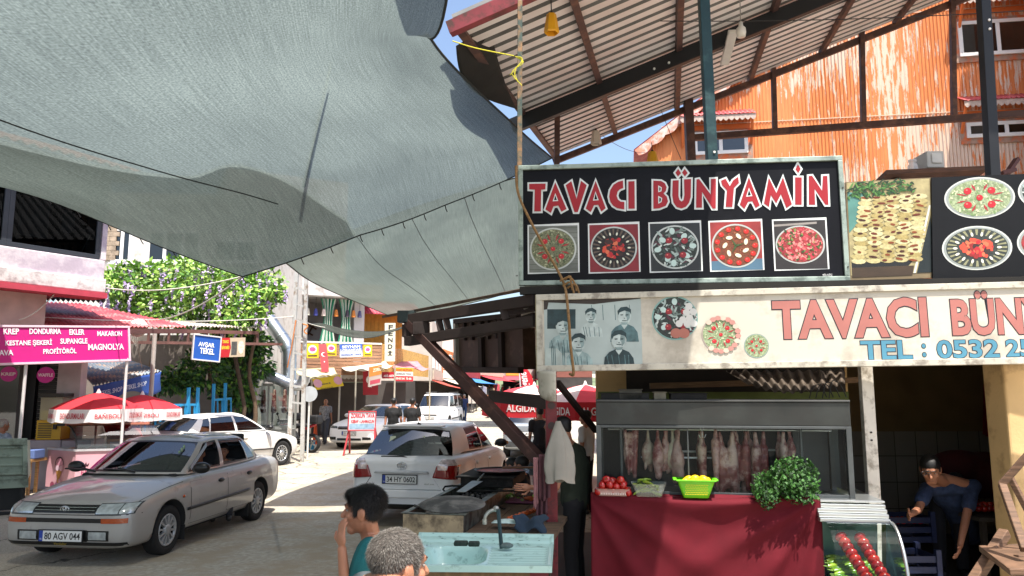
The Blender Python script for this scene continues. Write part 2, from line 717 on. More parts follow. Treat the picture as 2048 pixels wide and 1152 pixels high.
def tarp_mat(col,name,tr=.12,scale=(300,14,1),lo=.45):
 m=bpy.data.materials.new(name)
 m.use_nodes=True
 N,L=m.node_tree.nodes,m.node_tree.links
 N.remove(N['Principled BSDF'])
 tc=N.new('ShaderNodeTexCoord')
 mp=N.new('ShaderNodeMapping')
 mp.inputs['Scale'].default_value=scale
 L.new(tc.outputs['UV'],mp.inputs[0])
 n=N.new('ShaderNodeTexNoise')
 n.inputs['Scale'].default_value=1
 n.inputs['Detail'].default_value=6
 n.inputs['Roughness'].default_value=.7
 L.new(mp.outputs[0],n.inputs['Vector'])
 n2=N.new('ShaderNodeTexNoise')
 n2.inputs['Scale'].default_value=3
 n2.inputs['Detail'].default_value=5
 L.new(tc.outputs['UV'],n2.inputs['Vector'])
 n3=N.new('ShaderNodeTexNoise')
 n3.inputs['Scale'].default_value=420
 n3.inputs['Detail'].default_value=2
 L.new(tc.outputs['UV'],n3.inputs['Vector'])
 a1=N.new('ShaderNodeMath');a1.operation='MULTIPLY'
 L.new(n.outputs[0],a1.inputs[0]);L.new(n2.outputs[0],a1.inputs[1])
 a2=N.new('ShaderNodeMath');a2.operation='MULTIPLY'
 L.new(a1.outputs[0],a2.inputs[0]);L.new(n3.outputs[0],a2.inputs[1])
 r=N.new('ShaderNodeValToRGB')
 c=lin(col)
 r.color_ramp.elements[0].position=.05
 r.color_ramp.elements[1].position=.22
 r.color_ramp.elements[0].color=tuple(x*lo for x in c)+(1,)
 r.color_ramp.elements[1].color=tuple(min(1,x*1.35)for x in c)+(1,)
 L.new(a2.outputs[0],r.inputs[0])
 d=N.new('ShaderNodeBsdfDiffuse')
 t=N.new('ShaderNodeBsdfTranslucent')
 L.new(r.outputs[0],d.inputs[0])
 L.new(r.outputs[0],t.inputs[0])
 m1=N.new('ShaderNodeMixShader')
 m1.inputs[0].default_value=.55
 L.new(d.outputs[0],m1.inputs[1]);L.new(t.outputs[0],m1.inputs[2])
 tp=N.new('ShaderNodeBsdfTransparent')
 m2=N.new('ShaderNodeMixShader')
 m2.inputs[0].default_value=tr
 L.new(m1.outputs[0],m2.inputs[1]);L.new(tp.outputs[0],m2.inputs[2])
 L.new(m2.outputs[0],N['Material Output'].inputs[0])
 return m
def tarp(name,label,ctrl,mat,nu=48,nv=48,cat='shade tarp',group=None,hem=True,wr=.02,hemr=.012,curved=True):
 rows=[[V(p)for p in r]for r in ctrl]
 def pt(u,v):
  col_=[spline(r,u)if(i or curved)else lerp_path(r,u)for i,r in enumerate(rows)]
  p=spline(col_,v)
  e=min(u,1-u,v,1-v)
  k=min(1,e*8)
  return p+V((0,0,wr*k*(mnoise.noise(V((u*5,v*5,1.7)))+.6*mnoise.noise(V((u*16,v*5,4.7))))))
 mb=MB(mat)
 mb.grid(pt,nu,nv)
 th=thing(name,label,cat,pt(.5,.5),0,group)
 o=mb.build('cloth',th)
 uvl=o.data.uv_layers.new(name='uv')
 for lp in o.data.loops:
  i,j=lp.vertex_index%(nu+1),lp.vertex_index//(nu+1)
  uvl.data[lp.index].uv=(i/nu,j/nv)
 if hem:
  hb=MB(M('#2a2f2d',.9,var=.1))
  for e in([pt(i/nu,0)for i in range(nu+1)],[pt(i/nu,1)for i in range(nu+1)],[pt(0,i/nv)for i in range(nv+1)],[pt(1,i/nv)for i in range(nv+1)]):
   hb.tube(e,hemr,5)
  hb.build('hem',th)
 return th,pt
TM1=tarp_mat('#707a76','shade_net_grey_green',.05,(620,11,1),.5)
TM2=tarp_mat('#646c64','shade_net_dark_green',.05,(260,8,1),.65)
TM3=tarp_mat('#5a5f5a','shade_net_charcoal',.05,(200,8,1))
B_=P(485,553,11.3)
ctrl=[[V((-13.5,13.2,6.3)),P(-20,338,12.3),P(215,448,11.8),B_,P(720,470,11.2),P(890,410,11.3),P(1104,316,11.6)],[V((-13,10.5,6.0)),V((-9.2,10,5.15)),V((-6.6,9.8,4.8)),V((-4.2,9.7,4.45)),V((-2.5,9.6,4.85)),V((-1.1,9.6,5.2)),P(1037,258,9.7)],[V((-13,6.5,5.8)),V((-9.0,6.3,5.0)),V((-6.5,6.6,4.75)),V((-4.3,6.9,4.6)),V((-2.6,7.0,4.9)),V((-1.5,7.1,5.2)),P(866,84,7.1)],[V((-13,1,5.7)),V((-9,1,5.1)),V((-6.5,1.5,4.9)),V((-4.2,3,4.8)),V((-2.3,4,5.0)),V((-1.1,4.8,5.3)),P(897,-30,5.8)],[V((-13,-6,5.8)),V((-9,-6,5.3)),V((-6.5,-6,5.2)),V((-3.8,-5,5.2)),V((-1.8,-4,5.4)),V((0.3,-3,5.7)),V((.7,-2.5,5.9))],]
T1,T1pt=tarp('shade_tarp','huge sagging grey green shade net stretched over the street, nearest the camera',ctrl,TM1,72,60,hemr=.014,curved=False)
ov=MB(tarp_mat('#8f968c','shade_net_shadow',.34,(260,8,1),.6))  # extra darker sheet standing in for a shadow that falls on the net
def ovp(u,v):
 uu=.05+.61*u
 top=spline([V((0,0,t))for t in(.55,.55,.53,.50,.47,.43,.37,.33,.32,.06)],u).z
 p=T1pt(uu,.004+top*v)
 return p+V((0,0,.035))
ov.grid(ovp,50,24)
oo=ov.build('shadow_layer',T1)
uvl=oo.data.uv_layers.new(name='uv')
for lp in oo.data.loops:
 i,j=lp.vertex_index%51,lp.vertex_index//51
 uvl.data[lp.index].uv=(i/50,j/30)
pz=MB(wood('#6a5238',.8))
pz.cyl(T1pt(.61,.13)+V((.02,-.1,.42)),T1pt(.755,.46)+V((.08,-.1,.30)),.026,.010,8)
tag(pz.build('pole'),'wooden pole lying on top of the big shade net, seen as a dark streak','pole')
sm=MB(M('#262b2a',.9))
sm.tube([P(0,27,8.3).lerp(P(512,372,8.6),i/20)for i in range(2)],.004,4)if False else None
pts=[]
for i in range(41):
 t=i/40
 p=T1pt(.38+.21*t,.64-.44*t)
 pts.append(p-V((0,0,.02)))
sm.tube(pts,.008,4)
sm.build('seam_cord',T1)
gk=MB(M('#1d1d1d',.6,.3))
for i in range(3,24):
 p=T1pt(i/24,0)
 gk=MB(M('#1d1d1d',.6,.3))
 gk.tube([p,p+V((.01,.05,-.05)),p+V((.03,.07,-.09))],.008,5)
 gk.build('hook',T1)
ctrl2=[[P(566,522,11.9),P(720,455,11.75),P(890,395,11.8),P(1045,352,12.1)],[P(640,572,14.2),P(760,540,14),P(900,490,14),P(1050,455,14.2)],[P(775,630,19),P(860,622,18.2),P(950,604,17.4),P(1060,574,16.8)],]
T2,T2pt=tarp('shade_tarp','second dark green shade net hung behind the big one, left of the black sign',ctrl2,TM2,40,30)
s2=MB(M('#33393a',.9))
for uu in(.3,.52,.74):
 s2.tube([T2pt(uu+.12*i/16,i/16)-V((0,0,.015))for i in range(17)],.006,4)
s2.build('seam_cord',T2)
ctrl3=[[P(622,648,23.6),P(690,672,24),P(750,674,24.4),P(822,650,25)],[P(640,646,27),P(700,660,28),P(770,662,28),P(850,640,28)],]
tarp('shade_tarp','small charcoal shade net sagging low over the far street beside the lattice mast',ctrl3,TM3,20,10)
ctrl4=[[P(905,715,40),P(960,722,40),P(1020,728,40),P(1075,712,40)],[P(915,690,46),P(960,694,46),P(1020,698,46),P(1075,690,46)],]
tarp('shade_tarp','pale grey shade net sagging across the far market street',ctrl4,TM2,16,6)
ctrl5=[[V((-.7,6.15,7.0)),V((.8,6.1,6.9)),V((2.42,6.05,6.9))],[V((-.7,4.3,7.0)),V((.8,4.3,6.85)),V((2.3,4.3,6.9))],[V((-.7,1.5,7.0)),V((.8,1.5,6.9)),V((2.2,1.5,6.9))],]
tarp('shade_tarp','unseen dark net added high above to shade the stall front',ctrl5,TM3,10,10)  # out of view, added only to throw the shadow edge on the signs
A0=P(1110,311,14.5)
Rv=P(1890,0,12.87)-A0
Ru=P(905,36,7.5)-A0
Rn=Rv.cross(Ru).normalized()
if Rn.z<0:
 Rn=-Rn
def R_(a,b,h=0.):
 return A0+Rv*a+Ru*b+Rn*h
def sheet_mat():
 m=bpy.data.materials.new('roof_sheet')
 m.use_nodes=True
 N,L=m.node_tree.nodes,m.node_tree.links
 b=N['Principled BSDF']
 b.inputs['Roughness'].default_value=.55
 b.inputs['Metallic'].default_value=.1
 tc=N.new('ShaderNodeTexCoord')
 n=N.new('ShaderNodeTexNoise')
 n.inputs['Scale'].default_value=.7
 n.inputs['Detail'].default_value=7
 L.new(tc.outputs['Object'],n.inputs['Vector'])
 r=N.new('ShaderNodeValToRGB')
 r.color_ramp.elements[0].color=c4('#e0d6d0')
 r.color_ramp.elements[1].color=c4('#f4f0ec')
 r.color_ramp.elements[0].position=.35
 r.color_ramp.elements[1].position=.6
 L.new(n.outputs[0],r.inputs[0])
 L.new(r.outputs[0],b.inputs['Base Color'])
 return m
rt=thing('terrace_roof','corrugated metal shed roof on brown steel frame above the restaurant terrace','roof',R_(.5,.5))
SHM=sheet_mat()
SHD=M('#6f6e6c',.6,.2,var=.25,vs=3)  # shade of the rib recesses, put into a darker sheet colour
rb=MB(SHM)
NR=27
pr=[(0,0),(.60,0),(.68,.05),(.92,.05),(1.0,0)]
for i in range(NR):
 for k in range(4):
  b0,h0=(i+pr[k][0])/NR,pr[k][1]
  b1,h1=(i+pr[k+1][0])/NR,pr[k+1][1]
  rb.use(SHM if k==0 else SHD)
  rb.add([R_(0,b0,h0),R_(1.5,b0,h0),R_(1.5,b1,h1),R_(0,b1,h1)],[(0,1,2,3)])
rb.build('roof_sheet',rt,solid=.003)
BRN=M('#4b332e',.6,.1,var=.2,vs=4,dirt=('#6b4a3c',.4,5))
BLK=M('#14161a',.5,.2,var=.15,vs=4)
GRN=M('#0f3236',.5,.2,var=.25,vs=3,dirt=('#2a4a4a',.3,6))
for a in(.0,.165,.33,.52,.70,.88,1.08,1.3):
 q=MB(BRN)
 q.bar(R_(a,-.005,-.045),R_(a,1.0,-.045),.09,.08,Rn)
 q.build('purlin',rt,bev=.004)
q=MB(BRN)
q.bar(R_(-.01,.0,-.11),R_(1.5,.0,-.11),.1,.12,Rn)
q.build('edge_beam',rt,bev=.004)
q=MB(M('#8a3a40',.6,.1,var=.2,dirt=('#5a3a34',.4,6)))
q.bar(R_(-.01,1.0,-.10),R_(1.5,1.0,-.10),.12,.14,Rn)
q.build('edge_beam',rt,bev=.004)
q=MB(BLK)
kb=None
bb=.47
q.bar(R_(-.03,bb,-.16),R_(1.5,bb,-.16),.14,.22,Rn)
for a in(.3,.34,.80,.84):
 pass
q.build('main_beam',rt,bev=.004)
for a in(.27,.30,.66,.69):
 h_=MB(M('#d8d8d2',.4))
 c_=R_(a,bb,-.20)-V((0,.085,0))
 h_.cyl(c_,c_+V((0,-.02,0)),.018,None,8)
 h_.build('bolt',rt)
tr_=MB(BRN)
c0=P(1380,276,13.9)
c1=P(2120,222,12.3)
tr_.bar(c0,c1,.09,.12)
for px,py0,py1 in((1550,128,268),(1727,58,254),(1908,-30,244)):
 f=(px-1380)/740
 Y=13.9+(12.3-13.9)*f
 tr_.bar(P(px,py1,Y),P(px-4,py0-4,Y),.085,.085,(0,1,0))
tr_.build('truss',rt,bev=.004)
for nm,(px,py,px2,py2,Y,wd,m_)in{'a':(1376,200,1385,330,13.8,.16,BRN),'b':(1115,190,1113,330,12.0,.09,BRN)}.items():
 q=MB(m_)
 q.bar(P(px2,py2+60,Y),P(px,py,Y),wd,wd,(0,1,0))
 q.build('post',rt,bev=.004)
post_specs=[('steel_post','dark green steel post rising behind the black sign',1426,330,1404,-60,7.45,.105,GRN),('steel_post','black steel post standing over the round dish photos at far right',1988,352,1963,-60,7.3,.10,BLK),('steel_post','thin rust stained post at left edge of the black sign',1039,345,1040,2,7.25,.05,M('#3a4a45',.6,.2,var=.3,vs=6,dirt=('#8a6a4a',.5,8)))]
for nm,lb,x0,y0,x1,y1,Y,wd,m_ in post_specs:
 q=MB(m_)
 a_,b_=P(x0,y0+40,Y),P(x1,y1,Y)
 q.bar(a_,b_,wd,wd,(0,1,0))
 t_=thing(nm,lb,'post',a_)
 q.build('shaft',t_,bev=.006)
 if wd>.09:
  for f in((.07,.14)if m_ is GRN else(.72,.76)):
   c_=a_.lerp(b_,f)-V((0,wd/2,0))
   h_=MB(M('#dedad2',.4))
   h_.cyl(c_+V((.015,.0,0)),c_+V((.015,-.012,0)),.013,None,8)
   h_.build('bolt',t_)
fl=MB(M('#2c2b28',.95,var=.2,vs=5))
fa,fb,fc,fd=P(978,52,8.2),P(912,92,8.0),P(1034,218,10.2),P(985,160,9.2)
fl.grid(lambda u,v:(fb.lerp(fa,u)).lerp(fc.lerp(P(1030,212,10.3),u),v)+V((-.25*math.sin(v*3.14)*(1-u),0,-.1*math.sin(v*3.14))),10,14)
tag(fl.build('cloth_flap',solid=.004),'dark triangular cloth flap tied under the left edge of the metal roof','cloth flap')
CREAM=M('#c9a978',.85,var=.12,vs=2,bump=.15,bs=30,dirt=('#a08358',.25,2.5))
rs=thing('restaurant_building','cream walled kebab restaurant with dark open room behind the stall','building',(3,8,0))
q=MB(M('#d2cdc4',.85,var=.1,vs=2))
q.b2(.12,9,7.25,15,2.82,3.02)
q.build('terrace_slab',rs,bev=.01)
q=MB(CREAM)
q.b2(.95,3.75,8.45,8.6,0,2.815)
q.build('wall',rs)
q=MB(M('#5d6b3a',.8,var=.2,vs=6))
q.b2(.96,3.752,8.44,8.449,0,1.98)
q.build('painted_dado',rs)
q=MB(M('#806a48',.9,var=.2,vs=2))  # cream wall colour darkened to put the room's shade in
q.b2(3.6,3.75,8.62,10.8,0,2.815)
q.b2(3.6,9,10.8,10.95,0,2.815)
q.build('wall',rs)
def tile_mat():
 m=bpy.data.materials.new('tile')
 m.use_nodes=True
 N,L=m.node_tree.nodes,m.node_tree.links
 b=N['Principled BSDF']
 b.inputs['Roughness'].default_value=.25
 tc=N.new('ShaderNodeTexCoord')
 sp_=N.new('ShaderNodeSeparateXYZ');cb=N.new('ShaderNodeCombineXYZ')
 L.new(tc.outputs['Object'],sp_.inputs[0])
 L.new(sp_.outputs[0],cb.inputs[0]);L.new(sp_.outputs[2],cb.inputs[1])
 br=N.new('ShaderNodeTexBrick')
 br.offset=0
 br.inputs['Color1'].default_value=c4('#9a948a')
 br.inputs['Color2'].default_value=c4('#8f897e')
 br.inputs['Mortar'].default_value=c4('#5a554c')
 br.inputs['Scale'].default_value=1
 br.inputs['Mortar Size'].default_value=.006
 br.inputs['Brick Width'].default_value=.3
 br.inputs['Row Height'].default_value=.36
 L.new(cb.outputs[0],br.inputs['Vector'])
 L.new(br.outputs[0],b.inputs['Base Color'])
 return m
q=MB(tile_mat())
q.b2(3.76,9,10.785,10.797,0,1.42)
q.build('tiled_dado',rs)
q=MB(CREAM)
xw=P(2012,800,7.0).x
q.b2(xw,9,7.0,7.32,0,2.8)
q.b2(8.6,8.9,7.33,10.78,0,2.8)
q.build('pilaster',rs,bev=.02)
q=MB(M('#3b332b',.8,var=.2,vs=2))
q.b2(.4,9,7.3,10.9,.002,.02)
q.build('room_floor',rs)
q=MB(M('#cfc9be',.45,.3,var=.1,vs=5,dirt=('#8c8478',.35,8)))
pa,pb=P(1744,1010,6.95),P(1733,728,6.95)
pa.z=.0
pb.x=pa.x=P(1738,860,6.95).x
q.bar(pa,V((pa.x,6.95,2.75)),.11,.07,(0,1,0))
q.build('door_post',rs,bev=.006)
for zz in(1.55,1.62):
 hh=MB(M('#2a2622'))
 hh.cyl((pa.x,6.917,zz),(pa.x,6.905,zz),.009,None,8)
 hh.build('bolt',rs)
# ================================================================ BUILDINGS
def peel_mat():
 m=bpy.data.materials.new('peeling_orange')
 m.use_nodes=True
 N,L=m.node_tree.nodes,m.node_tree.links
 b=N['Principled BSDF']
 b.inputs['Roughness'].default_value=.6
 tc=N.new('ShaderNodeTexCoord')
 def nz(mp,sc,det,rg):
  q=N.new('ShaderNodeMapping')
  q.inputs['Scale'].default_value=mp
  L.new(tc.outputs['Object'],q.inputs[0])
  n=N.new('ShaderNodeTexNoise')
  n.inputs['Scale'].default_value=sc
  n.inputs['Detail'].default_value=det
  n.inputs['Roughness'].default_value=rg
  L.new(q.outputs[0],n.inputs['Vector'])
  return n
 a=nz((9,9,1.1),1.0,9,.72)
 c=nz((.25,.25,.3),1.0,3,.5)
 ad=N.new('ShaderNodeMath');ad.operation='MULTIPLY_ADD'
 L.new(c.outputs[0],ad.inputs[0]);ad.inputs[1].default_value=.9
 L.new(a.outputs[0],ad.inputs[2])
 r=N.new('ShaderNodeValToRGB')
 e=r.color_ramp.elements
 e[0].position=.60+.47;e[0].color=c4('#d87c46')
 e[1].position=.64+.47;e[1].color=c4('#e2b08c')
 x=e.new(.40+.4);x.color=c4('#e08a50')
 x=e.new(.74+.47);x.color=c4('#dcc2ae')
 L.new(ad.outputs[0],r.inputs[0])
 L.new(r.outputs[0],b.inputs['Base Color'])
 wv=N.new('ShaderNodeTexWave')
 wv.inputs['Scale'].default_value=3.3
 wv.bands_direction='X'
 L.new(tc.outputs['Object'],wv.inputs['Vector'])
 bp=N.new('ShaderNodeBump')
 bp.inputs['Strength'].default_value=.8
 bp.inputs['Distance'].default_value=.03
 L.new(wv.outputs[0],bp.inputs['Height'])
 L.new(bp.outputs[0],b.inputs['Normal'])
 return m
PEEL=peel_mat()
ORG=M('#cf7038',.65,var=.1,vs=4)
REDR=M('#a83c42',.55,.1,var=.15,vs=2,dirt=('#c46a64',.4,3))
OY0,OY1=21.2,19.6
o0,o1=P(1308,500,OY0),P(2120,500,OY1)
ofr,olen=wall_fr(o0,o1)
def oxz(px,py):
 """photo pixel on the orange facade -> (along, height)"""
 d=ray(px,py)
 n=ofr.z
 t=(ofr.o-V((0,0,CAMZ))).dot(n)/d.dot(n)
 p=V((0,0,CAMZ))+d*t
 return(p-ofr.o).dot(ofr.x),p.z
oh=thing('orange_house','tall house clad in peeling orange corrugated sheet behind the terrace roof','house',ofr(olen/2,0))
eL=oxz(1308,278)
eR=oxz(1450,168)
sl_=(eR[1]-eL[1])/(eR[0]-eL[0])
apx=9.6
ridge=(apx,eL[1]+sl_*(apx-eL[0]))
wpoly=[(0,0),(14,0),(14,13),(apx+1.0,ridge[1]-.6*sl_),ridge,(0,eL[1])]
q=MB(PEEL)
nW=150
def top_at(x):
 return min(ridge[1],eL[1]+sl_*x)if x<apx else ridge[1]-(x-apx)*.3
vs,fs=[],[]
K=4
for i in range(nW*K+1):
 x=14*i/(nW*K)
 h=.014*math.sin(2*math.pi*i/K)
 vs+=[ofr(x,0,h),ofr(x,top_at(x),h)]
for i in range(nW*K):
 fs.append((2*i,2*i+2,2*i+3,2*i+1))
q.add(vs,fs,True)
q.build('wall',oh)
q=MB(M('#8d4a35',.7,var=.2))
q.prism([(0.02,0),(13.9,0),(13.9,12),(0.02,eL[1]-.05)],ofr,-7,-.05)
q.build('rear_wall',oh)
for yy in(0,1):
 q=MB(M('#d8b9a0',.6))
 za=oxz(1480,246)[1]if yy==0 else oxz(1760,30)[1]
 q.b2(.3,13.9,za-.012,za+.012,.012,.022,ofr)
 q.build('cladding_seam',oh)
q=MB(REDR)
d_=V((1,sl_)).normalized()if False else None
ux=(ridge[0]-eL[0]);uz=ridge[1]-eL[1]
L_=math.hypot(ux,uz)
ux,uz=ux/L_,uz/L_
st=(eL[0]-.55,eL[1]-.55*sl_)
def rf(a,h,d):
 return ofr(st[0]+ux*a-uz*h,st[1]+uz*a+ux*h,d)
vs,fs=[],[]
nS=40
for i in range(2*10+1):
 dd=.2-7.5*i/20
 h=.05+.03*math.sin(i*math.pi)
 vs+=[rf(0,h,dd),rf(L_+.6,h,dd)]
for i in range(20):
 fs.append((2*i,2*i+1,2*i+3,2*i+2))
q.add(vs,fs,True)
q.build('roof',oh,solid=.05)
q=MB(M('#c9836a',.6,var=.2,vs=6,dirt=('#cfc0b8',.5,5)))
pts=[(0,.05)]
n=26
top,bot=[],[]
for i in range(n*6+1):
 a=(L_+.6)*i/(n*6)
 sc=abs(math.sin(math.pi*i/6))
 top.append(rf(a,.04,.21))
 bot.append(rf(a,-.16-.07*sc,.21))
q.add(top+bot,[(i,i+1,len(top)+i+1,len(top)+i)for i in range(len(top)-1)])
q.build('fascia',oh,solid=.02)
q=MB(M('#7b4240',.7,var=.15))
q.add([rf(0,-.01,.19),rf(L_,-.01,.19),rf(L_,-.01,0.0),rf(0,-.01,0.0)],[(0,1,2,3)])
q.build('soffit',oh)
def oawn(px0,py0,px1,py1,h=.18,out=.55,col=None):
 x0,z0=oxz(px0,py0)
 x1,z1=oxz(px1,py1)
 q=MB(REDR)
 zt=z0+.30
 corr(q,ofr(x0,zt,.02),ofr(0,-.30,out-.02)-ofr(0,0,0),ofr(x1-x0,0,0)-ofr(0,0,0),int((x1-x0)/.12),amp=.02)
 a=q.build('window_awning',oh,solid=.006)
 f=MB(M('#b9a79c',.7,var=.2,vs=8))
 nn=int((x1-x0)/.14)
 tp,bt=[],[]
 for i in range(nn*4+1):
  xx=x0+(x1-x0)*i/(nn*4)
  tp.append(ofr(xx,zt-.31,out-.03))
  bt.append(ofr(xx,zt-.31-h*(.6+.4*abs(math.sin(math.pi*i/4))),out-.03))
 f.add(tp+bt,[(i,i+1,len(tp)+i+1,len(tp)+i)for i in range(len(tp)-1)])
 f.build('valance',a,solid=.015)
 b_=MB(ORG)
 b_.b2(x0+.04,x1-.04,z0-.28,z0-.14,.02,.07,ofr)
 for xx in(x0+.08,x1-.08):
  b_.bar(ofr(xx,z0-.75,.03),ofr(xx,z0-.05,out-.1),.06,.06,(1,0,0))
 b_.build('bracket',a)
def owin(px0,py0,px1,py1,mull,name='window',cur=None,back='#2a2a30',trim=True):
 x0,z0=oxz(px0,py1)
 x1,z1=oxz(px1,py0)
 if trim:
  q=MB(M('#a08474',.7,var=.2,vs=7,dirt=('#c9683a',.5,4)))
  q.b2(x0-.14,x1+.14,z0-.16,z1+.1,.016,.05,ofr)
  q.build('window_trim',oh)
 f2=Fr(ofr(0,0,.055),ofr.x,ofr.y,ofr.z)
 return window(oh,f2,x0,x1,z0,z1,mull,fw=.1,curtain=cur,back=back)
owin(1388,262,1494,312,1,cur='#8fa0ac')
oawn(1358,246,1506,244)
owin(1918,36,2070,116,1,cur='#7f8c98')
oawn(1906,14,2090,0)
owin(1932,240,2090,278,1,back='#151515')
oawn(1912,216,2090,206)
nb=thing('unseen_house','unseen plain plastered house added at far right to shade the orange wall','house',(14.5,13,0))
q=MB(M('#c2b49c',.85,var=.1,vs=2))  # out of view, added to cast the shadow edge on the orange house
q.b2(13.4,19,8,18.0,0,16)
q.build('wall',nb)  # wall of the added unseen house
nf,nl=wall_fr((13.4,18.),(13.4,8.))
for k in range(3):
 window(nb,nf,1.2+3*k,2.4+3*k,4.5,6)
# ================================================================ LEFT SIDE: lilac building
LCOR=P(213,500,15.0)
ldir=V((.53,.848,0)).normalized()
lp0=LCOR-ldir*13
lfr,llen=wall_fr(lp0,LCOR)
def lxz(px,py,fr=None):
 fr=fr or lfr
 d=ray(px,py)
 t=(fr.o-V((0,0,CAMZ))).dot(fr.z)/d.dot(fr.z)
 p=V((0,0,CAMZ))+d*t
 return(p-fr.o).dot(fr.x),p.z
LIL=M('#b4a6b4',.85,var=.08,vs=2.5,bump=.2,bs=18,dirt=('#d6cdd2',.45,1.5))
lb_=thing('lilac_house','lilac plastered corner building with dark grey sliding windows above red roof','building',LCOR)
zb=lxz(213,585)[1]
zs=lxz(213,521)[1]
zt=zs+1.6
q=MB(LIL)
q.b2(0,llen,zb,zs,-5,0,lfr)
q.build('wall',lb_,bev=.03)
q=MB(M('#d3cbcb',.85,var=.1,vs=3,dirt=('#a79a9c',.4,4),bump=.3,bs=14))
q.b2(0,llen+.02,zb-.02,zb+.26,-.02,.05,lfr)
q.build('plaster_band',lb_,bev=.02)
q=MB(M('#b03a4c',.7,var=.15,vs=5))
q.b2(0,llen+.04,zb-.13,zb-.022,-.5,.08,lfr)
q.build('red_ledge',lb_)
q=MB(M('#c4a9a2',.9,var=.15,vs=3))
q.b2(0,llen-.9,2.75,zb-.132,-4.5,-.35,lfr)
q.build('lower_wall',lb_)
GRY=M('#3b4048',.45,.3,var=.08)
x1=llen-.12
for i in range(5):
 a,b=x1-1.72*(i+1),x1-1.72*i
 f2=Fr(lfr(0,0,-.08),lfr.x,lfr.y,lfr.z)
 f=MB(GRY)
 for(xa,xb,za,zc)in((a,b,zs,zs+.09),(a,b,zt-.1,zt),(a,a+.09,zs+.09,zt-.1),(b-.09,b,zs+.09,zt-.1)):
  f.b2(xa,xb,za,zc,0,.07,f2)
 w_=f.build('window',lb_,bev=.005)
 p=MB(glass('#4a5458',-.3))
 p.poly([f2(x,z,.03)for x,z in((a+.09,zs+.09),(b-.09,zs+.09),(b-.09,zt-.1),(a+.09,zt-.1))])
 p.build('pane',w_)
q=MB(M('#2b2d30',.8,var=.3,vs=2))
q.b2(0,llen-.1,zs,zt,-.9,-.6,lfr)
q.b2(0,llen-.1,zs+.002,zs+.02,-.6,-.1,lfr)
q.b2(0,llen-.1,zt-.02,zt-.002,-.6,-.1,lfr)
q.build('room_back',lb_)
q=MB(M('#8d9396',.8,var=.4,vs=2))
for i in range(5):
 q.b2(x1-1.72*i-1.3,x1-1.72*i-.75,zs+.35,zs+1.1,-.598,-.57,lfr)
 q.b2(x1-1.72*i-.5,x1-1.72*i-.25,zs+.55,zs+1.0,-.598,-.57,lfr)
q.build('inner_window',lb_)
q=MB(LIL)
q.b2(0,llen,zt,zt+.3,-5,0,lfr)
q.b2(llen-.1,llen,zs,zt,-5,-.002,lfr)
q.build('wall',lb_)
q=MB(M('#b5644a',.8,var=.25,vs=6))
corr(q,lfr(-.2,zt+.22,.55),(lfr.z*-3+V((0,0,1.0))),lfr.x*(llen+.5),60,amp=.035)
q.build('roof',lb_,solid=.02)
q=MB(M('#4a3b36',.8,var=.2))
q.b2(-.2,llen+.3,zt+.06,zt+.18,0,.5,lfr)
q.build('eave_board',lb_)
rr=thing('lean_to_roof','faded red corrugated lean-to roof above the pink dessert sign','roof',P(150,640,14.6))
q=MB(M('#b04048',.55,.1,var=.18,vs=1.5,dirt=('#c9807c',.35,2.5)))
e0,e1=P(-260,652,12.3),P(372,654,17.0)
h0,h1=P(-260,592,15.0),P(214,604,17.4)
h1=e1+(h0-e0)*.92
n=62
vs,fs=[],[]
for i in range(n*4+1):
 t=i/(n*4)
 z_=.02*math.sin(2*math.pi*i/4)
 top_=h0.lerp(h1,t)
 e_=e0.lerp(e1,t)
 f=max(0,(t-.72)/.28)
 top_=top_.lerp(e_,f*.85)
 jag=random.uniform(-.015,.015)if i%4==0 else 0
 dv=(e_-top_).normalized()if f<.9 else V((0,-1,0))
 vs+=[e_+V((0,0,z_))+dv*jag,top_+V((0,0,z_))]
fs=[(2*i,2*i+2,2*i+3,2*i+1)for i in range(n*4)]
q.add(vs,fs,True)
q.build('roof_sheet',rr,solid=.004)
q=MB(M('#3c3330',.8,var=.2,vs=4))
corr(q,P(-260,588,15.6),P(-260,560,16.4)-P(-260,588,15.6),P(214,604,16.2)-P(-260,588,15.6),46,amp=.03)
q.build('upper_sheet',rr,solid=.004)
q=MB(M('#5a3a38',.7,var=.2))
q.bar(e0+V((0,.05,-.09)),e1+V((0,.05,-.09)),.06,.10)
q.build('edge_beam',rr)
ks=thing('dessert_kiosk','open fronted dessert kiosk with grey back wall and black shutter','kiosk',P(60,860,16))
kf,kl=wall_fr((-15.5,16.0),(-9.35,16.4))
q=MB(M('#8f8a8a',.8,var=.12,vs=2))
q.b2(0,kl,0,3.1,-.1,0,kf)
q.build('back_wall',ks)
q=MB(glass('#9aa0a0',.4))
bx=[lxz(x,800,kf)[0]for x in(0,66,122,136)]
q.poly([kf(a,b,.4)for a,b in((0,.9),(bx[1]-.1,.9),(bx[1]-.1,2.75),(0,2.75))])
q.build('glass_front',ks)
q=MB(M('#1b1c20',.5,.2,var=.15))
for i in range(22):
 z0=1.0+i*.085
 q.b2(bx[1]+.14,bx[2],z0,z0+.07,.02,.09,kf)
q.b2(bx[1]-.1,bx[1]+.1,0,3,.0,.14,kf)
q.build('roller_shutter',ks)
q=MB(M('#b5b0ae',.6,var=.1))
q.b2(bx[2]+.02,bx[3]+.35,0,3.0,-.02,.25,kf)
q.build('pillar',ks)
for px,nm in((245,'a'),(41,'b')):
 q=MB(M('#d8d2d2',.4,.2,var=.05))
 Y=15.1 if px>100 else 13.55
 b_=P(px-2,880,Y);b_.z=.0
 t_=P(px+1,716,Y)
 q.cyl(b_,V((b_.x,b_.y,t_.z)),.028,None,10)
 q.build('post',ks)
wf,wl=wall_fr((-15.0,24.5),(-8.25,25.0))
wh=thing('white_house','white house with wide white framed windows behind the wisteria','house',wf(wl/2,0))
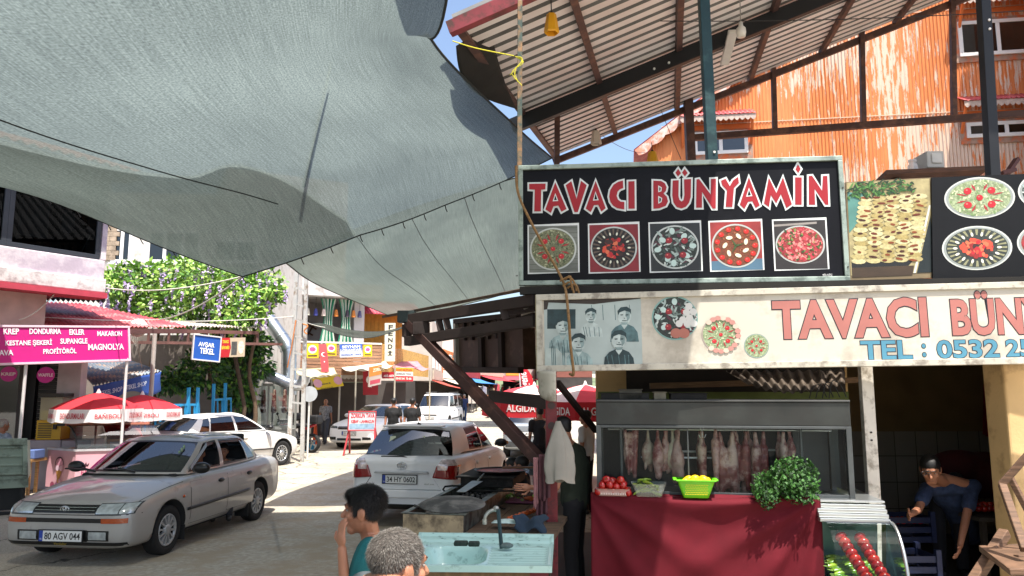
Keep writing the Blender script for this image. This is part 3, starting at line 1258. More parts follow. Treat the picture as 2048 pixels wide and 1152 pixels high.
q=MB(M('#cfcbc6',.8,var=.07,vs=2,dirt=('#b5ada4',.3,3)))
q.b2(0,wl,0,8.6,-6,0,wf)
q.build('wall',wh,bev=.02)
def wxz(px,py):
 return lxz(px,py,wf)
for x0,y0,x1,y1,m_ in((222,456,268,526,1),(292,462,405,526,2),(425,480,520,526,1)):
 a,zlo=wxz(x0,y1)
 b,zhi=wxz(x1,y0)
 window(wh,Fr(wf(0,0,.01),wf.x,wf.y,wf.z),a,b,zlo,zhi,m_,fw=.11,curtain='#9db2c0',sill=True)
q=MB(M('#b9b2a9',.85,var=.1))
a,zz=wxz(200,530)
q.b2(a,wl,zz-.2,zz-.05,.0,.14,wf)
q.build('ledge',wh)
bk=MB(M('#9d8c7a',.9,var=.35,vs=7,bump=.3,bs=12))
a0,z0=wxz(191,520);a1,z1=wxz(213,442)
for r_ in range(9):
 for c_ in range(3):
  bk.b2(a0+c_*.22+(.1 if r_%2 else 0),a0+c_*.22+.21+(.1 if r_%2 else 0),z0+r_*.16,z0+r_*.16+.15,.01,.08,wf)
bk.build('brick_patch',wh)
sf,sl2=wall_fr((-11.6,29.6),(-5.7,32.6))
SL_=thing('balcony_restaurant','two storey restaurant with wooden slatted balcony and striped curtains across the street','building',sf(sl2/2,0))
def sxz(px,py):
 return lxz(px,py,sf)
WH2=M('#c8c4c4',.85,var=.06,vs=2,dirt=('#a39c98',.3,2))
q=MB(WH2)
q.b2(0,sl2,5.9,6.5,-4,.3,sf)
q.b2(0,sl2-1.6,6.5,11,-4,-.1,sf)
q.build('upper_wall',SL_,bev=.02)
q=MB(M('#bfbaba',.85,var=.06,vs=2))
q.b2(0,sl2+1.5,2.6,5.9,-3.4,-2.6,sf)
xs_=sxz(712,640)[0]
q.b2(xs_,xs_+.45,2.7,5.9,-2.6,-.3,sf)
q.build('balcony_back_wall',SL_)
q=MB(M('#6f5f55',.8,var=.2))
q.b2(0,sl2,2.35,2.62,-3,.1,sf)
q.build('balcony_floor',SL_)
sb_=MB(wood('#9a7358',.75,(1,1,9),.6))
zb_,zt_=2.62,3.92
nsl=9
for i in range(nsl):
 za=zb_+(zt_-zb_)*i/nsl
 sb_.b2(0,sl2,za,za+(zt_-zb_)/nsl-.018,.1,.14+.01*(i%2),sf)
for i in range(9):
 x=sl2*i/8
 sb_.b2(x-.04,x+.04,zb_,zt_+.02,.055,.098,sf)
sb_.build('slatted_railing',SL_)
q=MB(M('#d8d4cc',.7,var=.1))
q.b2(0,sl2,zt_+.021,zt_+.09,.04,.17,sf)
q.build('handrail',SL_)
q=MB(M('#a9a29b',.7,var=.15,vs=5))
tp,bt=[],[]
for i in range(161):
 x=sl2*i/160
 tp.append(sf(x,zb_-.002,.16));bt.append(sf(x,zb_-.12-.06*abs(math.sin(i*math.pi/4)),.16))
q.add(tp+bt,[(i,i+1,161+i+1,161+i)for i in range(160)])
q.build('scalloped_trim',SL_,solid=.02)
q=MB(M('#4a4543',.85,var=.3,vs=1.2))
q.b2(0,sl2+2,0,2.34,-3.2,-2.4,sf)
q.build('shop_back_wall',SL_)
for px in(659,695):
 xc,zc=sxz(px,600)
 c=MB()
 GR_,WT_=M('#2c8a6c',.8,var=.1),M('#d8dcd4',.8,var=.06)
 n=24
 for i in range(n):
  c.use(GR_ if(i//3)%2==0 else WT_)
  def cp2(i_,v):
   wv=.34-.16*math.sin(min(1,v*1.7)*math.pi)
   x=xc+(i_/n-.5)*2*wv
   return sf(x,5.85-3.0*v,-.15+.06*math.sin(i_*1.3))
  for j in range(8):
   c.add([cp2(i,j/8),cp2(i+1,j/8),cp2(i+1,(j+1)/8),cp2(i,(j+1)/8)],[(0,3,2,1)],True)
 tag(c.build('curtain'),'green and white striped curtain tied at the waist, '+('left' if px<680 else 'right')+' one of the balcony pair','curtain','striped balcony curtains')
pc=['#d8d0b8','#3a3f8c','#d8c8c0','#c8782c','#3a3040','#c87828','#4a4a70','#d6d0c0']
pn=['cream','blue','pale pink','orange','dark purple','amber','slate blue','ivory']
for i,px in enumerate((576,633,649,674,696,709,721,617)):
 xc,zc=sxz(px,612)
 t_=thing('pendant_lamp',pn[i]+' pendant lamp shade hanging from the balcony ceiling across the street','lamp',sf(xc,5.0,-.1),0,'coloured lamps of the balcony')
 l_=MB(M(pc[i],.5))
 l_.lathe([(.03,.3),(.06,.27),(.10,.0),(.09,0),(.05,.24)],sf(xc,5.1,-.1),n=8,smooth=False)
 l_.build('lamp_shade',t_)
 l_=MB(M('#222222'))
 l_.cyl(sf(xc,5.4,-.1),sf(xc,5.9,-.1),.008,None,5)
 l_.build('cord',t_)
q=MB(M('#5a3628',.7,var=.2))
xc,zc=sxz(641,633)
for a in(0,1):
 for s_ in(-.16,.16):
  fr2=Fr(sf(xc,4.75,-2.55),(sf.x*math.cos(.5)+sf.y*math.sin(-.5)),(sf.y*math.cos(.5)+sf.x*math.sin(.5)),sf.z)
  if a:
   q.b2(s_-.035,s_+.035,-.32,.32,0,.06,fr2)
  else:
   q.b2(-.36,.36,s_-.035,s_+.035,.06,.1,fr2)
tag(q.build('wall_ornament'),'dark wooden lattice ornament hung crooked on the white balcony wall','ornament')
s2f,s2l=wall_fr((-5.7,32.6),(-4.9,46))
q=MB(wood('#c79a52',.7,(1,1,7),.7))
for i in range(40):
 q.b2(.3*i,.3*i+.285,2.75,4.0,.0,.04+.01*(i%2),s2f)
q.build('plank_railing',SL_)
q=MB(M('#b8862f',.7,var=.15))
s3x,_=sxz(736,640)
for i in range(12):
 q.b2(s3x+.19*i,s3x+.19*i+.182,3.92,5.5,-2.2,-2.15,sf)
q.build('yellow_plank_wall',SL_)
q=MB(M('#c24a5c',.6,var=.1,vs=3))
corr(q,sf(s3x-.1,5.42,-1.3),sf.z*-1.6+V((0,0,.75)),sf.x*3.2,22,amp=.03)
q.build('red_roof',SL_,solid=.02)
pg=thing('pergola','dark shaded pergola shed with pale corrugated eave under the wisteria','pergola',P(400,860,20))
pe0,pe1=P(210,648,17.6),P(515,657,21.0)
q=MB(M('#c8bdb2',.6,var=.15,vs=3))
corr(q,pe0+V((0,0,.02)),(V((-.9,3.2,.4))),pe1-pe0,40,amp=.025)
q.build('eave_sheet',pg,solid=.006)
q=MB(M('#6b4a44',.7,var=.2))
q.bar(pe0-V((0,-.05,.12)),pe1-V((0,-.05,.12)),.07,.09)
q.bar(pe0-V((0,-.05,.42)),pe1-V((0,-.05,.42))+V((.6,.3,0)),.06,.07)
for i in range(9):
 p=pe0.lerp(pe1,i/8)+V((0,.05,0))
 q.bar(p-V((0,0,.12)),p-V((0,0,.42)),.05,.05,(0,1,0))
q.build('fascia_frame',pg)
q=MB(M('#6f6660',.9,var=.2,vs=1.5))
q.b2(-14,-7.9,23.4,23.6,0,3.7)
q.build('back_wall',pg)
q=MB(M('#b9b4ae',.5,.2,var=.1))
for px,Y in((298,18.0),):
 b_=P(px,850,Y)
 q.cyl((b_.x,Y,0.1),(b_.x,Y,3.5),.05,None,10)
q.build('post',pg)
def shop_row(specs):
 for(xa,ya,xb,yb,h,col,awc,label,sgn)in specs:
  f_,l_=wall_fr((xa,ya),(xb,yb))
  zg=gz((ya+yb)/2)-.3
  t_=thing('shop',label,'shop',f_(l_/2,zg))
  q=MB(M(col,.85,var=.15,vs=1.5))
  q.b2(0,l_,zg+2.7,zg+h,-4,0,f_)
  q.build('upper_wall',t_,bev=.02)
  q=MB(M('#3a3634',.9,var=.4,vs=1.))
  q.b2(0,l_,zg,zg+2.69,-4,-1.0,f_)
  q.build('shop_back_wall',t_)
  for k in range(max(1,int(l_/3))):
   xw_=.6+k*3
   if h>4.6:
    window(t_,f_,xw_,xw_+1.3,zg+3.5,zg+4.7,1,back='#30343a')
  a=MB(M(awc,.8,var=.15,vs=2))
  a.grid(lambda u,v:f_(l_*u,zg+2.75-.55*v,2.0*v+.02)+V((0,0,-.08*math.sin(v*3.14))),8,4)
  a.build('awning',t_,solid=.02)
  s_=MB(M(sgn,.6))
  s_.b2(.4,l_-.4,zg+2.8,zg+3.4,.02,.1,f_)
  s_.build('sign_panel',t_)
shop_row([(-4.9,46,-5.2,56,6.5,'#b8aea4','#b7493c','grey shop with red awning past the yellow plank balcony','#b8b0a0'),(-5.2,56,-4.6,66,5.0,'#c0703a','#d8d2c0','orange walled shop with cream awning down the market street','#d8d4cc'),(-4.6,66,-3.4,80,6.2,'#c9c4bc','#3a7ab8','pale shop with blue awning far down the market street','#c23a3a'),(-3.4,80,-1.2,98,6.6,'#b8b4ae','#b8333f','pale shop with red awning where the market street bends','#d0c8b8'),(2.6,98,2.4,80,5.4,'#8d7468','#c8c0b0','brown shop on the right side of the far street','#3a3a40'),(2.4,80,2.6,62,5.6,'#7b4a40','#a8343c','dark red shop on the right side of the far street','#8a8a88'),(-1.2,99,2.6,99,5.6,'#a8a49e','#c04050','grey shuttered shop closing the end of the market street','#c8a040'),])
# ================================================================ SIGNS OF THE STALL
def pxf(fr,px,py):
 """photo pixel on the plane of a frame -> its two coordinates"""
 d=ray(px,py)
 o=V((0,0,CAMZ))
 t=(fr.o-o).dot(fr.z)/d.dot(fr.z)
 p=o+d*t-fr.o
 return p.dot(fr.x),p.dot(fr.y)
def offset_poly(pts,d):
 n=len(pts)
 ar=sum(pts[i][0]*pts[(i+1)%n][1]-pts[(i+1)%n][0]*pts[i][1]for i in range(n))
 sgn=1 if ar>0 else-1
 out=[]
 for i in range(n):
  p0,p1,p2=V(pts[i-1]),V(pts[i]),V(pts[(i+1)%n])
  e0,e1=(p1-p0).normalized(),(p2-p1).normalized()
  n0,n1=V((e0.y,-e0.x))*sgn,V((e1.y,-e1.x))*sgn
  b=n0+n1
  if b.length<1e-6:
   b=n0
  b.normalize()
  k=min(1/max(.01,b.dot(n0)),2.1)
  q=p1+b*(d*k)
  out.append((q.x,q.y))
 return out
def box_board(name,parent,fr,w_,h_,mat,d=.03,fm=None,fw=.03,fd=.02):
 q=MB(mat)
 q.b2(0,w_,0,h_,-d,0,fr)
 p=q.build(name,parent)
 if fm:
  f=MB(fm)
  f.b2(-fw,w_+fw,-fw,-.0005,-d,fd,fr)
  f.b2(-fw,w_+fw,h_+.0005,h_+fw,-d,fd,fr)
  f.b2(-fw,-.0005,0,h_,-d,fd,fr)
  f.b2(w_+.0005,w_+fw,0,h_,-d,fd,fr)
  f.build('frame',parent,bev=.004)
 return p
RD,GN,WT,BR='#b3202a','#46632f','#dcdccb','#5a4230'
def bits(mb,fr,cx,cy,rx,ry,n,size,cols,d,rmin=0.,rmax=.95,asp=2.2,ang=None,seed=1):
 rn=random.Random(seed)
 mats=[M(c,.5,var=0)for c in cols]
 for i in range(n):
  r=math.sqrt(rn.uniform(rmin**2,rmax**2))
  t=rn.uniform(0,2*math.pi)
  x,y=cx+rx*r*math.cos(t),cy+ry*r*math.sin(t)
  s=size*rn.uniform(.6,1.3)
  a=rn.uniform(0,math.pi)if ang is None else t+ang
  pts=[]
  k=6
  for j in range(k):
   tt=2*math.pi*j/k
   u,v=s*asp*.5*math.cos(tt)*rn.uniform(.8,1.15),s*.5*math.sin(tt)*rn.uniform(.8,1.15)
   pts.append((x+u*math.cos(a)-v*math.sin(a),y+u*math.sin(a)+v*math.cos(a)))
  mb.use(rn.choice(mats))
  flat(mb,fr,pts,d+.0012*i/n)
def ell(mb,fr,mat,cx,cy,rx,ry,d,n=20,a=0.):
 mb.use(mat)
 pts=disc_pts(0,0,rx,ry,n)
 flat(mb,fr,[(cx+x*math.cos(a)-y*math.sin(a),cy+x*math.sin(a)+y*math.cos(a))for x,y in pts],d)
def tom(mb,fr,x,y,r,d,col=RD):
 ell(mb,fr,M(col,.4,var=.1),x,y,r,r*.95,d,14)
 ell(mb,fr,M('#e0766a',.4,var=0),x-r*.25,y+r*.3,r*.28,r*.2,d+.0004,8)
def dish(mb,fr,cx,cy,rx,ry,kind,d=.001,seed=1,rim='#b9bcb6'):
 ell(mb,fr,M(rim,.35,.3,var=.1),cx,cy,rx,ry,d,40)
 fill={'herb':'#6f7358','egg':'#1d1a1c','onion':'#2b3330','sauce':'#6d3a22','meat':'#8a3a34','pale':'#8c9a78','egg2':'#2b3330'}[kind]
 ell(mb,fr,M(fill,.6,var=.45,vs=70),cx,cy,rx*.93,ry*.93,d+.0006,40)
 d2=d+.0012
 d3=d+.0036
 if kind in('herb','pale'):
  bits(mb,fr,cx,cy,rx,ry,200,rx*.06,['#4b5a3a','#8a9070','#a9ad8c','#5d5a48','#3f4a33']if kind=='herb' else['#9fae86','#6f8a58','#c4c9a4','#7c8a62'],d2,0,.9,2,seed=seed)
  for i in range(5):
   t=math.pi/4+i*math.pi/2
   x,y=(cx+rx*.5*math.cos(t),cy+ry*.5*math.sin(t))if i<4 else(cx,cy)
   if i<4:
    for k in(-1,1):
     mb.use(M('#9c2c30',.5,var=.1))
     a=t+k*.45
     p=[(cx+rx*q*math.cos(a+k*w_),cy+ry*q*math.sin(a+k*w_))for q,w_ in((.35,.0),(.58,.1),(.75,0),(.58,-.05))]
     flat(mb,fr,p,d3-.0008)
   tom(mb,fr,x,y,rx*(.12 if i<4 else .10),d3)
 elif kind in('egg','egg2'):
  for i in range(28):
   t=2*math.pi*i/28
   mb.use(M('#5d5046' if kind=='egg' else '#8a8a6a',.5,var=0))
   flat(mb,fr,[(cx+rx*r_*math.cos(t+o),cy+ry*r_*math.sin(t+o))for r_,o in((.9,-.05),(.9,.05),(.62,.04),(.62,-.04))],d2)
   if i%2==0:
    ell(mb,fr,M(WT,.5,var=0),cx+rx*.66*math.cos(t),cy+ry*.66*math.sin(t),rx*.075,rx*.04,d3,8,t)
  bits(mb,fr,cx,cy,rx,ry,60,rx*.16,[RD,'#c94a34','#8d2320','#d06a48','#3a2320'],d2,0,.44,1.4,seed=seed)
 elif kind=='onion':
  bits(mb,fr,cx,cy,rx,ry,120,rx*.09,['#9fb0ac','#c4cec8','#6a7a74','#3a4a44','#512c38'],d2,0,.9,3,seed=seed)
  rn=random.Random(seed)
  for i in range(8):
   t=i*.8+rn.uniform(-.2,.2)
   r_=.62 if i%2 else .74
   ell(mb,fr,M('#b8cfca',.4,var=.05),cx+rx*r_*math.cos(t),cy+ry*r_*math.sin(t),rx*.15,ry*.12,d3,14,t)
  for x,y in((-.25,.3),(.4,.28),(-.3,-.4),(.32,-.36)):
   tom(mb,fr,cx+rx*x,cy+ry*y,rx*.14,d3+.0006,'#8d2028')
 elif kind=='sauce':
  bits(mb,fr,cx,cy,rx,ry,140,rx*.05,['#8a4a2c','#5a2c1c','#9c5c3a','#7a3424'],d2,0,.9,2,seed=seed)
  for i in range(13):
   t=2*math.pi*i/13
   tom(mb,fr,cx+rx*.78*math.cos(t),cy+ry*.78*math.sin(t),rx*.11,d3,'#c0261f')
  for i in range(7):
   t=2*math.pi*i/7+.4
   ell(mb,fr,M('#e4dfbe',.5,var=.05),cx+rx*.45*math.cos(t),cy+ry*.45*math.sin(t),rx*.14,rx*.08,d3+.0003,10,t+1)
  for a in(.3,2.1,4.2):
   mb.use(M('#35512a',.5,var=0))
   flat(mb,fr,[(cx+rx*.05*math.cos(a+1.5),cy+ry*.05*math.sin(a+1.5)),(cx+rx*.4*math.cos(a),cy+ry*.4*math.sin(a)),(cx-rx*.05*math.cos(a+1.5),cy-ry*.05*math.sin(a+1.5))],d3+.0008)
 elif kind=='meat':
  bits(mb,fr,cx,cy,rx,ry,260,rx*.10,['#b8404a','#8d2832','#cf6a6a','#a03038','#d88a80'],d2,0,.86,1.7,seed=seed)
  bits(mb,fr,cx,cy,rx,ry,60,rx*.07,[GN,'#6a8a48','#2f4a24'],d3,.3,.92,2,seed=seed+1)
f1,w1,h1_=frame3(P(1046,341,7.15),P(1674,322,6.83),P(1047,562,7.15))
sg=thing('restaurant_sign','big black signboard with red capital letters and five square dish photos','signboard',f1(w1/2,0))
NAVY=M('#07080f',.5,var=.25,vs=3,dirt=('#0e0f16',.3,5),spec=.2)
box_board('sign_panel',sg,f1,w1,h1_,NAVY,.05,M('#9aa89f',.5,.3,var=.15,vs=5,dirt=('#6d7a72',.4,8)),.045,.025)
Z0=lambda x,y:pxf(f1,1020+x/3.0118,300+y/3.0118)
LET=[[(118,205),(217,203),(215,238),(190,240),(188,370),(148,371),(152,240),(118,238)],[(275,195),(342,355),(312,372),(293,335),(264,340),(248,380),(215,358)],[(338,212),(372,188),(403,295),(430,185),(464,212),(410,374),(390,374)],[(518,186),(578,350),(552,370),(533,330),(508,332),(488,374),(458,352)],[(682,183),(655,190),(626,208),(606,240),(599,280),(606,310),(622,334),(648,350),(690,357),(690,312),(668,310),(652,298),(644,275),(650,250),(664,236),(684,228)],[(715,188),(752,186),(753,352),(715,353)],[(865,183),(912,185),(934,198),(945,222),(940,245),(926,260),(946,280),(953,308),(940,334),(900,350),(865,353)],[(982,182),(1018,180),(1016,275),(1022,298),(1034,308),(1046,300),(1052,270),(1050,175),(1092,172),(1090,280),(1080,315),(1060,340),(1034,350),(1006,342),(986,315),(979,270)],[(1015,112),(1032,138),(1013,158),(998,135)],[(1054,112),(1072,136),(1055,157),(1038,134)],[(1125,175),(1140,172),(1210,265),(1212,172),(1242,170),(1240,350),(1222,350),(1158,250),(1157,345),(1122,345)],[(1272,182),(1300,170),(1325,215),(1345,180),(1375,158),(1380,195),(1350,225),(1340,340),(1300,340),(1308,240),(1280,210)],[(1440,160),(1505,330),(1480,345),(1460,305),(1435,308),(1412,352),(1385,325)],[(1560,162),(1605,255),(1645,160),(1698,322),(1665,345),(1632,262),(1604,318),(1572,268),(1560,340),(1530,318)],[(1718,160),(1758,160),(1757,325),(1718,325)],[(1735,82),(1752,110),(1737,135),(1720,112)],[(1800,152),(1820,150),(1880,240),(1885,152),(1912,150),(1918,325),(1900,325),(1835,230),(1838,325),(1800,325)],]
CNT=[[(275,268),(288,304),(264,306)],[(517,256),(531,299),(506,301)],[(1440,231),(1455,271),(1428,274)],[(898,218),(912,226),(910,244),(898,248)],[(898,281),(914,290),(910,310),(898,316)]]
lw,lr=MB(M('#cfd6d6',.45,var=.06)),MB(M('#98101f',.5,var=.08,vs=3))
for i,L_ in enumerate(LET):
 p2=[Z0(*p)for p in L_]
 flat(lw,f1,offset_poly(p2,.017),.002+.0003*i)
 flat(lr,f1,p2,.0085)
for c_ in CNT:
 p2=[Z0(*p)for p in c_]
 flat(lw,f1,offset_poly(p2,.006),.0095)
 lr.use(NAVY)
 flat(lr,f1,offset_poly(p2,-.004),.0102)
lw.build('letter_outline',sg)
lr.build('lettering',sg)
kinds=['herb','egg','onion','sauce','meat']
bgs=['#6e726c','#7a1f28','#23282a','#8d2d2c','#2a2626']
for i,(x0,y0,x1,y1)in enumerate(((107,452,420,742),(470,443,787,738),(834,434,1162,732),(1195,424,1533,724),(1578,414,1924,717))):
 a0,b1=Z0(x0,y0)
 a1,b0=Z0(x1,y1)
 q=MB(M('#d4d8d8',.4,var=.05))
 flat(q,f1,[(a0,b0),(a1,b0+.01),(a1,b1+.01),(a0,b1)],.003)
 m_=.014
 q.use(M(bgs[i],.5,var=.3,vs=6))
 flat(q,f1,[(a0+m_,b0+m_),(a1-m_,b0+m_),(a1-m_,b1-m_),(a0+m_,b1-m_)],.0042)
 if i==0:
  for k in range(9):
   yy=b0+m_+(b1-b0-2*m_)*(k+.5)/9
   q.use(M('#55594f',.6))
   flat(q,f1,[(a0+m_,yy),(a1-m_,yy),(a1-m_,yy+.006),(a0+m_,yy+.006)],.0046)
 if i==4:
  q.use(M('#8a8480',.6))
  flat(q,f1,[(a0+m_,b1-.05),(a1-.09,b1-.03),(a1-.09,b1-.05),(a0+m_,b1-.07)],.0047)
 if i==3:
  q.use(M('#4a6a80',.5))
  flat(q,f1,[(a0+m_,b0+m_),(a1-m_,b0+m_),(a1-m_,b0+.12),(a0+m_,b0+.1)],.0047)
 W_,H_=a1-a0,b1-b0
 dish(q,f1,(a0+a1)/2-.003,(b0+b1)/2,W_*.45,H_*(.43 if i!=4 else .37),kinds[i],.0056,seed=i+3)
 q.build('dish_photo',sg)
q=MB(M('#d8d8d8',.5))
a,b=Z0(1912,745)
put_text(q,f1,'BİLGİÇ',a,b,.085,.024,.003,.01)
q.build('maker_lettering',sg)
bt=MB(M('#6a6a66',.5,.5))
for i,(x,y)in enumerate(((45,110),(44,760),(2000,225),(2030,700))):
 a,b=Z0(x,y)
 h_=MB(M('#4a4a48',.5,.5))
 h_.cyl(f1(a,b,.024),f1(a,b,.032),.008,None,8)
 h_.build('screw',sg)
f2,w2,h2=frame3(P(1691,364,6.86),P(1863,355,6.78),P(1700,562,6.86))
pb_=thing('photo_board','board with a big photo of grilled wraps under green herbs, right of the black sign','photo board',f2(w2/2,0))
box_board('panel',pb_,f2,w2,h2,M('#7a6a4e',.6,var=.2),.03)
q=MB(M('#9a8f68',.6,var=.3,vs=14))
flat(q,f2,[(.01,.05),(w2-.02,.05),(w2-.02,h2-.01),(.01,h2-.01)],.002)
q.use(M('#3c2d1e',.6,var=.2));flat(q,f2,[(.02,.03),(w2-.22,.03),(w2-.2,.12),(.02,.12)],.003)
q.use(M('#16181a',.5));flat(q,f2,[(.02,.121),(w2-.25,.121),(w2-.2,.17),(.02,.17)],.0032)
q.use(M('#4f8078',.5,var=.2));flat(q,f2,[(.012,.45),(.10,.55),(.16,h2-.12),(.012,h2-.1)],.0034)
q.use(M('#1b2323',.4,var=.2));flat(q,f2,[(w2-.18,.05),(w2-.03,.05),(w2-.03,h2*.62)],.0036)
q.use(M('#cfd0c4',.5));flat(q,f2,[(w2-.21,.05),(w2-.19,.05),(w2-.022,h2*.72),(w2-.04,h2*.72)],.004)
rn=random.Random(5)
for r_ in range(17):
 for c_ in range(5):
  sh=.30*(r_/17)
  x=.08+sh*.35+c_*.125+rn.uniform(-.012,.012)
  y=.18+r_*.042
  if x>w2-.05 or y>h2-.14:
   continue
  ell(q,f2,M(rn.choice(['#b5ab7c','#a99c6a','#c0b88c','#9c8c58']),.5,var=.25,vs=40),x,y,.066,.026,.005+.0001*r_+.00002*c_,10,-.08)
  if rn.random()<.75:
   ell(q,f2,M(rn.choice(['#5e2510','#7a3c18','#3e1a0c']),.5,var=.2),x+rn.uniform(-.03,.03),y+rn.uniform(-.01,.01),rn.uniform(.018,.042),.011,.0072+.0001*c_,7,rn.uniform(-.3,.2))
for i in range(150):
 x,y=rn.uniform(.02,w2*.78),h2-rn.uniform(.015,.16)
 if x>w2*.3 and y<h2-.14:
  continue
 ell(q,f2,M(rn.choice(['#2f5c26','#1f4420','#4f7c3a','#16301a']),.5,var=.1),x,y,rn.uniform(.015,.05),.008,.0076+.00002*i,6,rn.uniform(-1.3,1.3))
q.build('food_photo',pb_)
f3,w3,h3=frame3(P(1863,355,6.76),P(2140,344,6.6),P(1866,557,6.76))
pb2=thing('photo_board','black board with round dish photos at far right above the long banner','photo board',f3(w3/2,0))
box_board('panel',pb2,f3,w3,h3,M('#0c0d10',.5,var=.25,vs=4,spec=.25),.03)
for k,(px,py,rxp,ryp,kind)in enumerate(((1948,401,71,46,'pale'),(1950,501,70,48,'egg2'),(2096,395,70,46,'onion'),(2102,498,70,46,'meat'))):
 a,b=pxf(f3,px,py)
 sc_=w3/277
 q=MB()
 ell(q,f3,M('#c4c8c2',.4,var=.05),a,b,rxp*sc_,ryp*sc_,.002,40)
 dish(q,f3,a,b,rxp*sc_*.95,ryp*sc_*.94,kind,.003,seed=20+k,rim='#9aa09a')
 q.build('dish_photo',pb2)
f4,w4,h4=frame3(P(1084,601,6.86),P(2160,573,6.35),P(1086,731,6.86))
bn=thing('banner','long dirty white banner with pink letters, phone number and old family photo','banner',f4(w4/2,0))
BNM=M('#c6c0b2',.6,var=.07,vs=1.5,dirt=('#aaa294',.4,2.2))
box_board('banner_panel',bn,f4,w4,h4,BNM,.10,M('#bdb8aa',.5,var=.12,vs=5,dirt=('#8c857a',.35,9)),.055,.02)
BZ=lambda x,y:pxf(f4,1060+x/4.096,560+y/4.096)
Q=lambda px,py:pxf(f4,px,py)
pk,dk=MB(M('#a86a62',.5,var=.08)),MB(M('#22202c',.5))
for s_,px0,px1,py0,py1 in(('TAVACI',1543,1858,603,676),('BÜNYAMİN',1897,2290,578,668)):
 a0,b1=Q(px0,py0)
 a1,b0=Q(px1,py1)
 put_text(dk,f4,s_,(a0+a1)/2,(b0+b1)/2,a1-a0+.016,b1-b0+.016,.0015,.055)
 put_text(pk,f4,s_,(a0+a1)/2,(b0+b1)/2,a1-a0,b1-b0,.003,.035)
bl_=MB(M('#4a849c',.5,var=.08))
for s_,px0,px1,py0,py1 in(('TEL',1720,1826,684,720),(':',1843,1853,690,716),('0532',1872,2000,683,718),('25',2010,2066,682,716)):
 a0,b1=Q(px0,py0)
 a1,b0=Q(px1,py1)
 put_text(dk,f4,s_,(a0+a1)/2,(b0+b1)/2,a1-a0+.01,b1-b0+.01,.0015,.05)
 put_text(bl_,f4,s_,(a0+a1)/2,(b0+b1)/2,a1-a0,b1-b0,.003,.025)
dk.build('letter_outline',bn)
pk.build('lettering',bn)
bl_.build('phone_lettering',bn)
q=MB()
a,b=BZ(1185,315);dish(q,f4,a,b,.205,.2,'onion',.002,31,'#7fa39c')
for i,(x,y)in enumerate(((1300,220),(1335,265),(1280,270),(1305,315),(1250,330),(1285,362),(1220,362),(1340,360))):
 a2,b2_=BZ(x,y)
 ell(q,f4,M('#d0d0cc',.5,var=0),a2,b2_,.032,.032,.0085+.0001*i,14)
for i,(x,y)in enumerate(((1195,440),(1260,440))):
 a2,b2_=BZ(x,y)
 ell(q,f4,M('#a8685a',.5,var=.1),a2,b2_,.05,.045,.0088+.0001*i,14)
q.build('dish_photo',bn)
q=MB()
a,b=BZ(1562,452);dish(q,f4,a,b,.168,.163,'pale',.002,32,'#a89a90')
for i in range(16):
 t=-2.2+i*.3
 ell(q,f4,M('#b8837a' if i%3 else '#d0b8a8',.5,var=.1),a+.15*math.cos(t),b+.148*math.sin(t),.026,.022,.0085+.0001*i,10)
q.build('dish_photo',bn)
q=MB()
a,b=BZ(1855,545);dish(q,f4,a,b,.108,.108,'pale',.002,33,'#8fa39c')
q.build('dish_photo',bn)
q=MB(M('#a9b6b4',.5,var=.15,vs=3))
def BP(*pts):return[BZ(x,y)for x,y in pts]
T0,T1_,T2_,T3_=M('#8a9f9f',.5,var=.4,vs=16),M('#4d6a6e',.5,var=.5,vs=16),M('#22383c',.5,var=.45,vs=16),M('#b0bdbb',.5,var=.25,vs=14)
T4=M('#7d9292',.5,var=.35,vs=16)
flat(q,f4,BP((112,150),(905,128),(922,695),(122,712)),.002)
q.use(M('#3a322e',.7,var=.2));flat(q,f4,BP((112,142),(905,124),(905,155),(520,200),(150,185),(140,240),(112,245)),.0026)
q.use(T2_);flat(q,f4,BP((140,240),(372,240),(372,400),(140,400)),.0028)
for x in(500,590,690,810):
 q.use(T1_);flat(q,f4,BP((x,205),(x+5,205),(x+12,330),(x+7,330)),.003)
